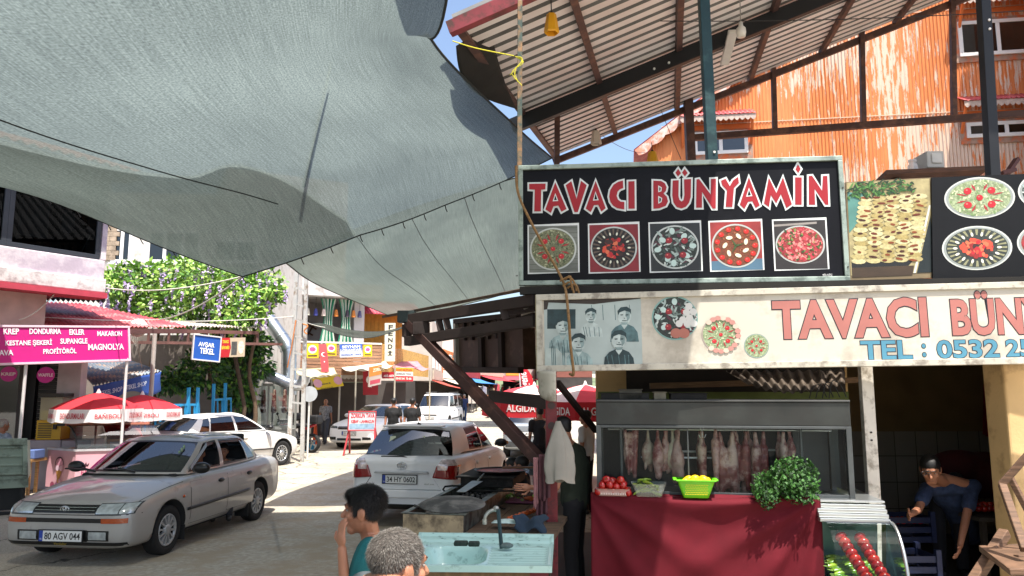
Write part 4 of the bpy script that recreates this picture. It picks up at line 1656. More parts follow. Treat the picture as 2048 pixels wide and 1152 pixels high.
def oldman(x,y,s,body,d,hair=True,must=False,cap_=False):
 q.use(body)
 flat(q,f4,BP(*[(x+a*s,y+b*s)for a,b in((-1.9,3.6),(-1.75,2.2),(-1.2,1.55),(-.45,1.2),(.45,1.2),(1.25,1.55),(1.8,2.3),(2.0,3.6))]),d)
 q.use(T3_)
 flat(q,f4,BP(*[(x+a*s,y+b*s)for a,b in((-.32,.8),(.32,.8),(.4,1.35),(0,1.9),(-.4,1.35))]),d+.0006)
 ell(q,f4,T3_,*BZ(x,y+.1*s),.0148*s/60*4.0*1.05,.0148*s/60*5.0,d+.0008,16)
 q.use(T4)
 flat(q,f4,BP(*[(x+a*s,y+b*s)for a,b in((.2,-.6),(.75,-.5),(.72,.4),(.35,.9),(.3,.3),(.12,.1))]),d+.0011)
 flat(q,f4,BP(*[(x+a*s,y+b*s)for a,b in((-.5,.95),(.5,.95),(.3,1.3),(-.3,1.3))]),d+.0011)
 q.use(T1_)
 for k_ in range(5):
  u=-1.4+.62*k_+.2*math.sin(k_*5+x)
  flat(q,f4,BP(*[(x+a*s,y+b*s)for a,b in((u,1.9),(u+.1,1.9),(u*.9+.32,3.5),(u*.9+.2,3.5))]),d+.0007)
 q.use(T2_)
 flat(q,f4,BP(*[(x+a*s,y+b*s)for a,b in((-.85,.0),(-.95,-.6),(-.5,-1.1),(.3,-1.2),(.9,-.8),(.9,-.1),(.72,-.45),(0,-.65),(-.65,-.4))]),d+.0014)
 for k in(-1,1):
  flat(q,f4,BP(*[(x+(k*.36+a)*s,y+b*s)for a,b in((-.2,-.12),(.2,-.14),(.16,.0),(-.16,.02))]),d+.0016)
 flat(q,f4,BP(*[(x+a*s,y+b*s)for a,b in((-.1,.35),(.12,.35),(.08,.44),(-.06,.44))]),d+.0016)
 h_=.56 if must else .68
 flat(q,f4,BP(*[(x+a*s,y+(h_+b)*s)for a,b in((-.34,0),(.34,0),(.28,.1),(-.28,.1))]),d+.0017)
oldman(497,290,50,T3_,.0034)
oldman(772,292,60,T1_,.0036)
oldman(268,375,62,T0,.0054)
oldman(398,510,62,T0,.0078)
oldman(728,490,66,T2_,.008,must=True)
q.use(T1_)
for x in(172,186,200,262,276):
 flat(q,f4,BP((x,545),(x+7,545),(x+14,705),(x+7,705)),.0108)
q.build('group_photo',bn)
q=MB(M('#a8b4b0',.5,var=.2,vs=9))
flat(q,f4,BP((122,713),(126,560),(220,560),(300,640),(300,708)),.0105)
q.build('photo_corner',bn)
q=MB(M('#b5b0a2',.7,var=.1,vs=4,dirt=('#8f887a',.4,6)))
c0_,c1_=P(1073,742,6.9),P(1112,742,6.75)
q.grid(lambda u,v:c0_.lerp(c1_,u)+V((.02*math.sin(v*3)*(1-u)+.08*max(0,v-.75)*(1-u)*4*.5,-.05*math.sin(u*3.1),-.27*v*(1 if u>.5 else(1-.12*(1-u*2)*v)))),8,8)
tag(q.build('canvas_flap',solid=.01),'pale canvas flap hanging below the left end of the banner','flap')
q=MB(M('#b8ab88',.6,var=.1))
q.add([P(1071,590,6.95),P(1081,592,6.87),P(1083,744,6.87),P(1073,742,6.95)],[(0,1,2,3)])
q.build('end_cap',bn,solid=.006)
rp=MB(M('#8a6a44',.9,var=.25,vs=40,bump=.6,bs=90))
rp.tube(smooth_path([P(1032,332,7.08),P(1036,385,7.04),P(1060,440,7.0),P(1095,505,6.98),P(1127,565,6.92),P(1136,620,6.70),P(1141,690,6.7),P(1147,746,6.72),P(1140,748,6.8)],40),.013,7)
for a,b,c in((1120,562,1150),(1126,572,1146),(1135,576,1157),(1130,560,1142)):
 rp.tube(smooth_path([P(a,b,6.9),P((a+c)/2+4,b-8,6.85),P(c,b+6,6.86),P(c+3,b+20,6.86)],8),.010,6)
tag(rp.build('rope'),'brown rope knotted across the black sign and the banner below it','rope')
q=MB(M('#17140f',.8,var=.2))
q.bar(P(1040,582,7.05),P(2150,560,6.6),.08,.07)
tag(q.build('beam'),'dark beam between the black sign and the white banner','beam')
q=MB(wood('#6d5236',.7))
q.bar(P(1300,772,7.9),P(1720,760,7.9),.05,.06)
tag(q.build('beam'),'wooden beam under the banner above the meat cabinet','beam')
# ================================================================ STALL: counter, cabinet, cloth, produce
c0,c1=P(1188,975,6.85),P(1772,980,6.48)
cf,cl_=wall_fr((c0.x,c0.y),(c1.x,c1.y))
ZC=1.075
def cu(px,py=975):
 return pxf(cf,px,py)[0]
STEEL=M('#b8bcbc',.32,.85,var=.08,vs=6)
DSTEEL=M('#3e403e',.42,.6,var=.3,vs=3,dirt=('#3c3c3a',.45,4))
uR=cu(1640)
uE=cu(1768)
ct=thing('stall_counter','long steel food counter with curved glass showcase at its right end','counter',cf(cl_/2,0))
q=MB(M('#8a8d8c',.5,.3,var=.1))
q.b2(.02,uR-.02,.0,ZC-.02,-.75,-.05,cf)
q.build('cabinet_body',ct,bev=.01)
q=MB(STEEL)
q.b2(0,uE,ZC-.018,ZC,-.80,.0,cf)
q.build('counter_top',ct,bev=.004)
q=MB(STEEL)
for k in range(4):
 q.b2(uR-.04,uE,ZC-.03-.034*k-.031,ZC-.03-.034*k,-.06+.03*k,.012+.035*k,cf)
q.build('stepped_ledge',ct,bev=.005)
arc=[]
for i in range(13):
 t=math.pi/2*i/12
 arc.append((.13+.34*math.sin(t)**1.0,.92-.62*(1-math.cos(t))))
GLS=glass('#dcecea',-.2,.03)
q=MB(GLS)
for i in range(12):
 a,b=arc[i],arc[i+1]
 q.add([cf(uR,a[1],a[0]),cf(uE,a[1],a[0]),cf(uE,b[1],b[0]),cf(uR,b[1],b[0])],[(0,3,2,1)],True)
q.build('curved_glass',ct)
q=MB(M('#7fa6a4',.3,.5,var=.15,vs=2))
q.b2(uR,uE-.03,.02,.30,-.4,.44,cf)
q.build('showcase_base',ct,bev=.01)
q=MB(M('#5d7f80',.3,.4,var=.2,vs=2))
q.add([cf(uR,.31,-.2),cf(uE-.04,.31,-.2),cf(uE-.04,.9,-.1),cf(uR,.9,-.1)],[(0,1,2,3)])
q.build('showcase_back',ct)
q=MB(STEEL)
q.tube([cf(uE,a[1],a[0])for a in arc],.014,6)
q.build('glass_edge',ct)
q=MB(glass('#a9c4c2',.3))
q.poly([cf(uE-.006,a[1],a[0])for a in arc]+[cf(uE-.006,.30,-.2),cf(uE-.006,.92,-.1)])
q.build('end_glass',ct)
CL=M('#5c111d',.85,var=.12,vs=6,bump=.15,bs=260,spec=.25)
ch=thing('tablecloth','dark red cloth draped in folds over the counter front','cloth',cf(uR/2,0))
uw=uR+.0
def clp(u,v,w=0):
 x=-.03+(uw+.02)*u
 z=ZC+.012-1.0*v
 th1=math.atan2(v*1.0+.02,(1.02-u)*uw+.02)
 th2=math.atan2(v*1.0+.02,u*uw+.06)
 r1=math.hypot((1-u)*uw,v)
 r2=math.hypot(u*uw,v)
 dsp=.062*min(1,r1*1.6)*(.5+.5*math.sin(th1*15+.6))**1.7*(1-min(1,r1/1.9))
 dsp+=.05*min(1,r2*1.6)*(.5+.5*math.sin(th2*13+1))**1.7*(1-min(1,r2/1.7))
 dsp+=.035*v*(.5+.5*math.sin(u*17+3*v+1.5*math.sin(u*7)))
 dsp+=.010*mnoise.noise(V((u*6,v*4,2)))
 if v<.03:
  dsp*=v/.03
 sagz=-.03*math.sin(u*math.pi*1.0)*(1 if v<.5 else .5)
 return cf(x,z+sagz*.3+(.008*math.sin(u*9)),.012+dsp)
q=MB(CL)
q.grid(clp,110,60)
q.grid(lambda u,v:cf(-.03+(uw+.02)*u,ZC+.012+.004*math.sin(v*3+u*20)+(.008*math.sin(u*9))*(1-v)-.03*.3*math.sin(u*math.pi)*(1-v)+.006*v,.012-(.06+.03*math.sin(u*11))*v),60,4)
q.build('drape',ch,solid=.003)
q=MB(M('#4c0c18',.9,var=.1))
q.tube([clp(1,i/60)+cf.x*.001 for i in range(61)],.004,5)
q.build('hem',ch)
cab=thing('meat_cabinet','glass fronted butcher cabinet with grimy steel top band on the counter','display cabinet',cf(.9,ZC,-.4))
u0,u1=cu(1192,900),cu(1712,900)
zt=P(1450,804,6.8).z
zbnd=P(1450,851,6.8).z
df,db=-.10,-.72
q=MB(DSTEEL)
q.b2(u0,u1,zbnd,zt,df-.03,df,cf)
q.build('top_band',cab,bev=.006)
q=MB(M('#4b4c4b',.5,.4,var=.25,vs=3))
q.b2(u0,u1,zt+.001,zt+.02,db,df+.015,cf)
q.build('roof_panel',cab,bev=.004)
q=MB(M('#55595a',.4,.6,var=.2,vs=5))
for u in(u0,u1-.045):
 q.b2(u,u+.045,ZC+.001,zbnd-.001,df-.035,df+.005,cf)
 q.b2(u,u+.045,ZC+.001,zt,db,db+.04,cf)
q.b2(u0+.046,u1-.046,ZC+.001,ZC+.03,df-.03,df,cf)
q.b2(u0+.046,u1-.046,zbnd-.025,zbnd-.001,df-.03,df+.012,cf)
um=cu(1378,900)
q.b2(um-.006,um+.006,ZC+.031,zbnd-.026,df-.02,df-.004,cf)
u15=cu(1242,900)
q.b2(u15-.012,u15+.012,ZC+.031,zbnd-.026,df-.28,df-.25,cf)
u16=cu(1618,900)
q.b2(u16-.01,u16+.01,ZC+.031,zbnd-.026,df-.2,df-.18,cf)
q.build('frame',cab,bev=.003)
q=MB(glass('#e4ecec',-.22))
q.poly([cf(a,b,df-.012)for a,b in((u0+.046,ZC+.031),(u1-.046,ZC+.031),(u1-.046,zbnd-.026),(u0+.046,zbnd-.026))])
q.build('front_glass',cab)
q=MB(M('#232729',.6,var=.35,vs=2))
q.b2(u0+.02,u1-.02,ZC+.001,zt,db-.02,db,cf)
q.build('back_panel',cab)
q=MB(M('#3a3d3e',.5,.3,var=.3,vs=2))
q.b2(u1-.4,u1-.1,ZC+.01,zbnd,db+.02,db+.2,cf)
q.build('inner_divider',cab)
q=MB(glass('#9aa8a8',.3))
for u in(u0+.003,u1-.003):
 q.poly([cf(u,ZC+.03,df-.035),cf(u,ZC+.03,db+.04),cf(u,zbnd,db+.04),cf(u,zbnd,df-.035)])
q.build('side_glass',cab)
q=MB(M('#e4e8ee',.3,var=0))  # pale bar standing in for a tube light's reflection in the glass
q.b2(cu(1284,922),cu(1528,922),P(1400,921,6.9).z-.008,P(1400,921,6.9).z+.006,df-.40,df-.38,cf)
q.build('tube_reflection',cab)
q=MB(M('#c9c9c4',.4,var=.1))
q.b2(cu(1370,905),cu(1460,905),P(1400,909,6.9).z-.012,P(1400,909,6.9).z+.004,df-.5,df-.47,cf)
q.b2(cu(1532,905),cu(1605,905),P(1560,904,6.9).z-.012,P(1560,904,6.9).z+.004,df-.5,df-.47,cf)
q.build('price_rail',cab)
q=MB(STEEL)
q.cyl(cf(u0+.1,zbnd-.05,-.36),cf(u1-.1,zbnd-.05,-.36),.010,None,8)
q.build('hanging_rail',cab)
MEAT1=M('#c9a096',.38,var=.30,vs=14,bump=.3,bs=25,dirt=('#8a3c38',.42,9),spec=.6)
MEAT2=M('#8a4440',.38,var=.35,vs=16,bump=.3,bs=25,dirt=('#d8b8a8',.4,8),spec=.6)
MEAT3=M('#b9907f',.4,var=.3,vs=12,bump=.3,bs=25,dirt=('#d9cdb4',.5,7),spec=.6)
def carcass(kind):
 b=MB(MEAT1)
 if kind==0:
  b.cap((0,0,0),(0,0,-.10),.013,.018)
  b.cap((.02,0,0),(.01,0,-.12),.012,.02)
  b.cap((0,0,-.10),(.0,0,-.20),.028,.055)
  b.sph((0,0,-.25),(.065,.055,.085))
  b.cap((-.015,.0,-.28),(-.02,.0,-.40),.045,.03)
  b.cap((.03,.0,-.28),(.035,.0,-.42),.035,.02)
  m=MEAT1
 elif kind==1:
  b.cap((0,0,0),(0,0,-.12),.01,.025)
  b.sph((0,0,-.22),(.075,.06,.12))
  b.cap((.02,0,-.26),(.05,0,-.36),.03,.014)
  b.cap((-.02,0,-.26),(-.03,0,-.38),.04,.02)
  m=MEAT3
 elif kind==2:
  b.cap((-.05,0,-.02),(-.04,0,-.16),.018,.03)
  b.cap((.05,0,-.02),(.04,0,-.16),.018,.03)
  b.cap((-.04,0,-.16),(-.05,0,-.48),.045,.03)
  b.cap((.04,0,-.16),(.05,0,-.52),.045,.03)
  b.sph((0,0,-.32),(.075,.04,.14))
  m=MEAT2
 else:
  b.cap((0,0,0),(0.01,0,-.12),.02,.035)
  b.cap((.01,0,-.12),(-.03,0,-.58),.05,.035)
  b.cap((.02,0,-.2),(.07,0,-.55),.045,.02)
  b.cap((-.01,0,-.2),(-.07,0,-.40),.035,.015)
  m=MEAT1
 r=b.remesh(.010,3,m)
 for i,v in enumerate(r.v):
  p=V(v)
  n_=mnoise.noise(p*22)*.008
  r.v[i]=(p.x+n_,p.y+n_*.7,p.z)
 o=r.build('meat_piece',local=True)
 return o
protos={}
lab=['pink haunch with two shanks','plump pale yellowish piece','dark red pair of shanks','long pale flank']
hang=[(1318,0,1.05,1),(1350,1,1.1,2),(1298,1,1.0,3),(1358,0,1.15,4),(1334,0,.9,5),(1411,2,1.0,6),(1462,2,1.15,7),(1478,3,1.0,8),(1508,3,1.05,9),(1532,2,1.0,10),(1580,2,.85,11),(1602,0,.7,12),(1440,3,.9,13),(1495,2,1.0,14)]
lbl=['pink meat haunch hanging third from left in the meat cabinet','plump pale meat piece hanging beside the middle glass joint','pale yellowish meat piece hanging just right of the rib rack','largest pink haunch hanging left of the steel hook ring','small pink haunch tucked behind the pale ones, left half of cabinet','two thin dark shanks hanging from the steel hook ring','thick dark red shank pair in the middle of the cabinet','long pale flank hanging beside the thick dark shanks','long pale flank hanging left of the parsley','dark red shanks hanging above the parsley','short dark shanks hanging behind the parsley, right half','smallest meat piece hanging farthest right in the cabinet','long flank hanging low behind the green colander','dark shank pair between the two pale flanks']
for i,(px,k,s_,sd)in enumerate(hang):
 loc=cf(cu(px,860),zbnd-.055,-.36-.05*(i%3))
 if k not in protos:
  o=protos[k]=carcass(k)
 else:
  o=protos[k].copy()
  COL.objects.link(o)
 o.location=loc
 o.rotation_euler=(0,0,sd*1.3)
 o.scale=(s_,s_,s_)
 tag(o,lbl[i],'meat','meat hanging in the cabinet')
b=MB(MEAT2)
for i in range(11):
 z=-.03-i*.032
 b.cap((-.07+.004*i,0,z),(.06-.004*i,.03,z-.03),.013,.009,8)
b.cap((.06,.02,.02),(.03,.0,-.42),.03,.02)
b.cap((-.06,.0,.0),(-.03,0,-.4),.016,.012)
b.sph((0,.03,-.2),(.07,.015,.2))
r=b.remesh(.009,2,MEAT2)
o=r.build('rib_rack',local=True)
o.location=cf(cu(1262,860),zbnd-.06,-.34)
o.rotation_euler=(0,0,.3)
tag(o,'dark red rack of ribs hanging at the left end of the meat cabinet','meat','meat hanging in the cabinet')
hk=MB(M('#d8dce0',.2,.9))
pc_=cf(cu(1411,855),zbnd-.03,-.33)
hk.tube([pc_+V((.016*math.cos(t*.3),0,.02*math.sin(t*.3)))for t in range(22)],.004,6)
hk.tube([pc_+V((0,0,-.02)),pc_+V((0,0,-.08))],.004,6)
hk.tube([pc_+V((-.035,0,-.06)),pc_+V((-.02,0,-.09)),pc_+V((.0,0,-.08)),pc_+V((.02,0,-.09)),pc_+V((.035,0,-.06))],.004,6)
tag(hk.build('meat_hook'),'shiny steel ring hook on the cabinet rail','hook')
q=MB(M('#1f1812',.85,var=.3,vs=4))  # dark panel added to darken the shaded wall under the banner
q.b2(.3,2.55,1.98,2.75,-1.45,-1.40,cf)
tag(q.build('board'),'added dark board standing in for shade above the meat cabinet','board')
for(px0,px1,hgt,col,lb,rz)in((1200,1300,.05,'#2d2c2a','flat dark tray on top of the meat cabinet, left end',.0),(1310,1335,.06,'#8a8270','small pale carton on top of the meat cabinet',.1),(1345,1420,.05,'#24211e','low dark box on top of the meat cabinet',-.05),(1238,1285,.085,'#55524a','grey folded sheet leaning on top of the meat cabinet',.05)):
 a,b_=cu(px0,800),cu(px1,800)
 q=MB(M(col,.8,var=.25,vs=8))
 q.b2(a,b_,zt+.021,zt+.021+hgt,-.55-.1*(hgt>.08),-.25,cf)
 q.b2(a-.01,b_+.01,zt+.022+hgt,zt+.03+hgt,-.56-.1*(hgt>.08),-.24,cf)
 tag(q.build('box',bev=.004),lb,'box')
wr=MB(M('#1a1a1a',.6))
for k in range(4):
 p=cf(cu(1640+14*k,790),zt+.03,-.4)
 wr.tube(smooth_path([p,p+V((.04,0,.10+.02*k)),p+V((.12,.02,.12)),p+V((.16,0,.01))],12),.005,5)
tag(wr.build('cable'),'tangle of black cable at the right end of the cabinet top','cable')
def tray(o,w_,d_,h_,mat,name,taper=.82,slots=0,th=.003):
 t=None
 q=MB(mat)
 n=8
 def rr(sx,sy,z,r=.02):
  out=[]
  for cx,cy,a0 in((1,1,0),(-1,1,90),(-1,-1,180),(1,-1,270)):
   for k in range(n//2):
    a=math.radians(a0+90*k/(n//2-1))
    out.append((cx*(sx/2-r)+r*math.cos(a),cy*(sy/2-r)+r*math.sin(a),z))
  return out
 rings=[rr(w_*taper,d_*taper,0),rr(w_*(taper+(1-taper)*.5),d_*(taper+(1-taper)*.5),h_*.5),rr(w_,d_,h_),rr(w_+.014,d_+.014,h_+.002)]
 vs=[x for r_ in rings for x in r_]
 m=len(rings[0])
 fs=[list(range(m))[::-1]]
 for i in range(len(rings)-1):
  for j in range(m):
   fs.append((i*m+j,i*m+(j+1)%m,(i+1)*m+(j+1)%m,(i+1)*m+j))
 q.add(vs,fs,True)
 return q
rzc=math.atan2(cf.x.y,cf.x.x)
pl=glass('#d9d4d0',.3,.2)
PLS=M('#c8bcb6',.4,var=.05)
def clear_plastic(col,a=.45):
 k=('cp',col,a)
 if k in MC:
  return MC[k]
 m=bpy.data.materials.new('plastic')
 m.use_nodes=True
 b=m.node_tree.nodes['Principled BSDF']
 b.inputs['Base Color'].default_value=c4(col)
 b.inputs['Roughness'].default_value=.25
 b.inputs['Alpha'].default_value=a
 MC[k]=m
 return m
TOMC=[M('#a5140f',.18,var=.12,vs=9,coat=.5),M('#b3200f',.18,var=.12,vs=9,coat=.5),M('#8f100e',.2,var=.15,vs=9,coat=.5)]
STEM=M('#3f5a28',.7)
def tomato_mesh(r=.034,i=0):
 q=MB(TOMC[i%3])
 q.lathe([(.0005,-.82*r),(.5*r,-.78*r),(.86*r,-.45*r),(r,0),(.88*r,.48*r),(.55*r,.76*r),(.2*r,.74*r),(.02*r,.66*r)],n=16)
 return q
def sink_pt(px,py,off):
 return cf(cu(px,py),ZC+.002,off)
tl=sink_pt(1226,975,-.02)
t_=thing('plastic_tray','clear pinkish plastic tray heaped with tomatoes at the left end of the counter','tray',tl,rzc)
q=tray(None,.30,.19,.062,clear_plastic('#d8b8b0',.6),'tray')
q.build('tub',t_,local=True)
q=MB(M('#e8d8d0',.4))
for i in range(15):
 x=-.105+i*.015
 q.b2(x,x+.006,-.0855,-.083,.012,.045)
q.build('rib_pattern',t_,local=True)
proto=None
pos=[]
rn=random.Random(3)
for L_,(nx,ny,z)in enumerate(((5,3,.035),(4,3,.085),(3,2,.125))):
 for i in range(nx):
  for j in range(ny):
   pos.append(((i-(nx-1)/2)*.062+rn.uniform(-.008,.008),(j-(ny-1)/2)*.058+rn.uniform(-.006,.006),z+rn.uniform(-.008,.008)))
Rz=Matrix.Rotation(rzc,4,'Z')
tomp=[]
for i in range(3):
 q=tomato_mesh(.036,i)
 o=q.build('tomato',local=True)
 s=MB(STEM)
 s.cyl((0,0,.024),(0,0,.030),.004,.003,6)
 for k in range(5):
  a=2*math.pi*k/5
  s.add([(0,0,.027),(.012*math.cos(a-.2),.012*math.sin(a-.2),.027),(.018*math.cos(a),.018*math.sin(a),.025),(.012*math.cos(a+.2),.012*math.sin(a+.2),.027)],[(0,1,2,3)])
 s.build('stem',o,local=True)
 tomp.append(o)
used=set()
for i,p in enumerate(pos):
 loc=tl+(Rz@V(p))
 rot=(rn.uniform(-1.3,1.3),rn.uniform(-1.3,1.3),rn.uniform(0,6))
 k=i%3
 LB='ripe red tomato heaped in the clear tray on the counter'
 if k not in used:
  used.add(k)
  o=tomp[k]
  o.location=loc
  o.rotation_euler=rot
  tag(o,LB,'tomato','tomatoes in the counter tray')
 else:
  dup(tomp[k],loc,label=LB,group='tomatoes in the counter tray',rot=rot,sc=rn.uniform(.88,1.08))
tl2=sink_pt(1298,978,-.02)
t_=thing('plastic_tray','clear plastic tray of pale green peppers between tomatoes and green colander','tray',tl2,rzc)
tray(None,.29,.2,.11,clear_plastic('#cfd6cc',.35),'tray',.74).build('tub',t_,local=True)
PEPC=[M('#728c26',.3,var=.15,vs=7,coat=.3),M('#889c30',.3,var=.15,vs=7,coat=.3),M('#56741f',.3,var=.15,vs=7,coat=.3)]
def pepper_mesh(i,L=.15,r=.016):
 rn_=random.Random(i+11)
 q=MB(PEPC[i%3])
 c=rn_.uniform(-.03,.03)
 pts=[(c*math.sin(math.pi*t),.012*math.sin(2.5*t),L*(t-.5))for t in(0,.15,.35,.55,.75,.9,1)]
 rad=[.6,1,1.05,.9,.65,.38,.08]
 n=8
 vs,fs=[],[]
 for k,p in enumerate(pts):
  for j in range(n):
   a=2*math.pi*j/n
   vs.append((p[0]+r*rad[k]*math.cos(a),p[1]+r*rad[k]*math.sin(a),p[2]))
 for k in range(len(pts)-1):
  for j in range(n):
   fs.append((k*n+j,k*n+(j+1)%n,(k+1)*n+(j+1)%n,(k+1)*n+j))
 q.add(vs,fs,True)
 return q
pepp=[]
for i in range(4):
 o=pepper_mesh(i).build('green_pepper',local=True)
 s=MB(M('#6f8a34',.6))
 s.tube([(0,0,-.075),(.004,0,-.09),(.012,.0,-.10)],.004,5)
 s.build('stem',o,local=True)
 pepp.append(o)
usedp=set()
def place_pepper(k,loc,rot,sc,LB,grp):
 if k not in usedp:
  usedp.add(k)
  o=pepp[k]
  o.location,o.rotation_euler,o.scale=loc,rot,(sc,sc,sc)
  tag(o,LB,'pepper',grp)
 else:
  dup(pepp[k],loc,label=LB,group=grp,rot=rot,sc=sc)
for i in range(26):
 p=V((rn.uniform(-.10,.10),rn.uniform(-.06,.06),rn.uniform(.02,.13)))
 if p.z>.1:
  p.x*=.8
 place_pepper(i%4,tl2+Rz@p,(math.pi/2+rn.uniform(-.5,.5),rn.uniform(-.5,.5),rn.uniform(-1.2,1.2)),rn.uniform(.6,.85),'pale green pepper in the clear tray beside the tomatoes','peppers in the counter tray')
tl3=sink_pt(1391,976,-.02)
t_=thing('colander','bright green plastic colander holding lemons on the counter','colander',tl3,rzc)
GP=M('#6ccf1c',.3,var=.06,coat=.3)
q=tray(None,.32,.22,.15,GP,'c',.66)
q.build('bowl',t_,local=True,solid=.004)
q=MB(GP)
for s_ in(-1,1):
 q.b2(s_*.158,s_*.192,-.075,.075,.142,.156)
q.b2(-.17,.17,-.122,-.108,.140,.156)
q.build('rim',t_,local=True,bev=.006)
hq=MB(M('#e8c81c',.5))
for i in range(14):
 for j in range(6):
  x=-.09+.0138*i+(.007 if j%2 else 0)
  z=.03+j*.016
  yy=-(.11*(.66+.34*z/.15))-.0045
  hq.add([(x+.0045*math.cos(a*1.047),yy,z+.0045*math.sin(a*1.047))for a in range(6)],[tuple(range(6))])
hq.build('hole_pattern',t_,local=True)
LEM=M('#e8b818',.35,var=.08,vs=20,bump=.1,bs=90)
lp=None
for i,(x,y,z)in enumerate(((-.08,-.02,.13),(-.0,.02,.15),(.07,-.01,.15),(.1,.04,.13),(-.05,.05,.14),(.03,-.05,.125),(-.03,-.045,.12),(.0,.0,.09),(-.07,.0,.08),(.07,.0,.08))):
 if lp is None:
  q=MB(LEM)
  q.lathe([(.0005,-.048),(.008,-.044),(.022,-.034),(.032,-.015),(.034,0),(.032,.015),(.022,.034),(.008,.044),(.0005,.048)],ax=(1,0,0),n=16)
  lp=o=q.build('lemon',local=True)
 else:
  o=lp.copy()
  COL.objects.link(o)
 o.location=tl3+Rz@V((x,y,z))
 o.rotation_euler=(0,rn.uniform(-.4,.4),rn.uniform(-1,1))
 tag(o,'yellow lemon in the green colander on the counter','lemon','lemons in the colander')
pc0=cf(cu(1570,950),ZC+.13,.06)
PAR=[M('#3c6c26',.6,var=.25,vs=30),M('#2f5a1e',.6,var=.25,vs=30),M('#1a3a12',.6,var=.25,vs=30)]
q=MB()
rn=random.Random(21)
for i in range(2600):
 u=rn.random()
 lobe=rn.random()
 if lobe<.5:
  c_,rx,rz_=V((.05,0,.07)),.22,.17
 elif lobe<.8:
  c_,rx,rz_=V((-.17,0,-.05)),.12,.17
 else:
  c_,rx,rz_=V((.10,0,-.06)),.16,.10
 d=V((rn.gauss(0,1),rn.gauss(0,1),rn.gauss(0,1))).normalized()*(rn.random()**.35)
 p=c_+V((d.x*rx,d.y*.15,d.z*rz_))
 s=rn.uniform(.012,.030)
 q.use(PAR[rn.choice((0,1,1,2))])
 n_=(d+V((rn.uniform(-.7,.7),rn.uniform(-.7,.7),rn.uniform(-.7,.3)))).normalized()
 a=n_.orthogonal().normalized()
 b=n_.cross(a)
 t=rn.uniform(0,6)
 a,b=a*math.cos(t)+b*math.sin(t),b*math.cos(t)-a*math.sin(t)
 P0=cf(cu(1570,950),ZC+.13,.06)+cf.x*p.x+V((0,0,p.z))+cf.z*p.y
 tri=[P0,P0+a*s*.6+b*s*.55,P0+a*s*1.0+b*s*.2-n_*.003,P0+a*s*1.6,P0+a*s*1.0-b*s*.2-n_*.003,P0+a*s*.6-b*s*.55]
 q.add(tri,[(0,1,2),(0,2,3),(0,3,4),(0,4,5)])
pt_=thing('parsley_bunch','big bushy bunch of dark green parsley hanging over the red cloth','herbs',pc0)
q.build('leaves',pt_)
q=MB(M('#5f8238',.6,var=.2))
for i in range(40):
 a=rn.uniform(-.2,.25)
 e=V((a,rn.uniform(-.1,.1),rn.uniform(-.12,.12)))
 P0=cf(cu(1570,950),ZC+.12,-.02)
 q.tube([P0+cf.x*.1,P0+cf.x*(e.x*.6+.02)+cf.z*e.y*.5+V((0,0,e.z*.4+.04)),P0+cf.x*e.x+cf.z*e.y+V((0,0,e.z))],.0025,4)
q.build('stalks',pt_)
zsh=.50
tr2=MB(M('#c8c4bc',.4,.3))
tr2.b2(uR+.0,uE-.05,zsh-.10,zsh-.09,-.15,.38,cf)
tag(tr2.build('tray'),'steel tray under the peppers inside the curved glass showcase','tray')
rn=random.Random(8)
for i in range(64):
 row,col_=i//9,i%9
 side=-1 if i%2 else 1
 x=uR+.10+.13*(i%3)+rn.uniform(-.02,.02)
 z=zsh-.08+.011*(i//4)
 dpt=.40-.032*(i//4)+rn.uniform(-.01,.01)
 place_pepper(i%4,cf(x,z,dpt),(math.pi/2+rn.uniform(-.15,.15),0,math.pi/2+rn.uniform(-.35,.35)+(.35 if x>uR+.3 else 0)),rn.uniform(.85,1.15),'pale green pepper laid in rows inside the curved glass showcase','peppers in the glass showcase')
SK=M('#9a9a9a',.3,.8)
for s_ in range(2):
 a=V(cf(uR+.13+.15*s_,zsh+.30,.02))
 b=V(cf(uR+.24+.13*s_,zsh-.0,.43))
 dr=(b-a).normalized()
 t_=thing('tomato_skewer',('left' if s_==0 else 'right')+' one of two metal skewers of halved tomatoes on the peppers in the showcase','skewer',a,0,'tomato skewers in the showcase')
 q=MB(SK)
 q.cyl(a-dr*.06,b+dr*.06,.004,.003,5)
 q.build('spike',t_)
 for k in range(8):
  p=a.lerp(b,.06+.115*k)
  q=MB(TOMC[k%3])
  sx_=dr.orthogonal().normalized()
  fr_=Fr(p,sx_,dr.cross(sx_),dr)
  q.sph(p,(.05,.05,.034),14,8,fr_)
  q.build('tomato_slice',t_)
q=MB(M('#5b4f44',.75,.2,var=.3,vs=4,dirt=('#3a3028',.4,6)))
for i in range(40):
 pass
def bent(u,v):
 x=1452+(1690-1452)*u
 y=742+(62*math.sin(math.pi*(.12+.55*u))*(1-.55*u))*v
 Y=7.2-.25*v+.02*math.sin(u*70)
 return P(x+40*v*(1-u),y+3*math.sin(u*70),Y)
q.grid(bent,120,4)
tag(q.build('metal_sheet',solid=.003),'bent rusty corrugated sheet hanging under the banner above the cabinet','metal sheet')
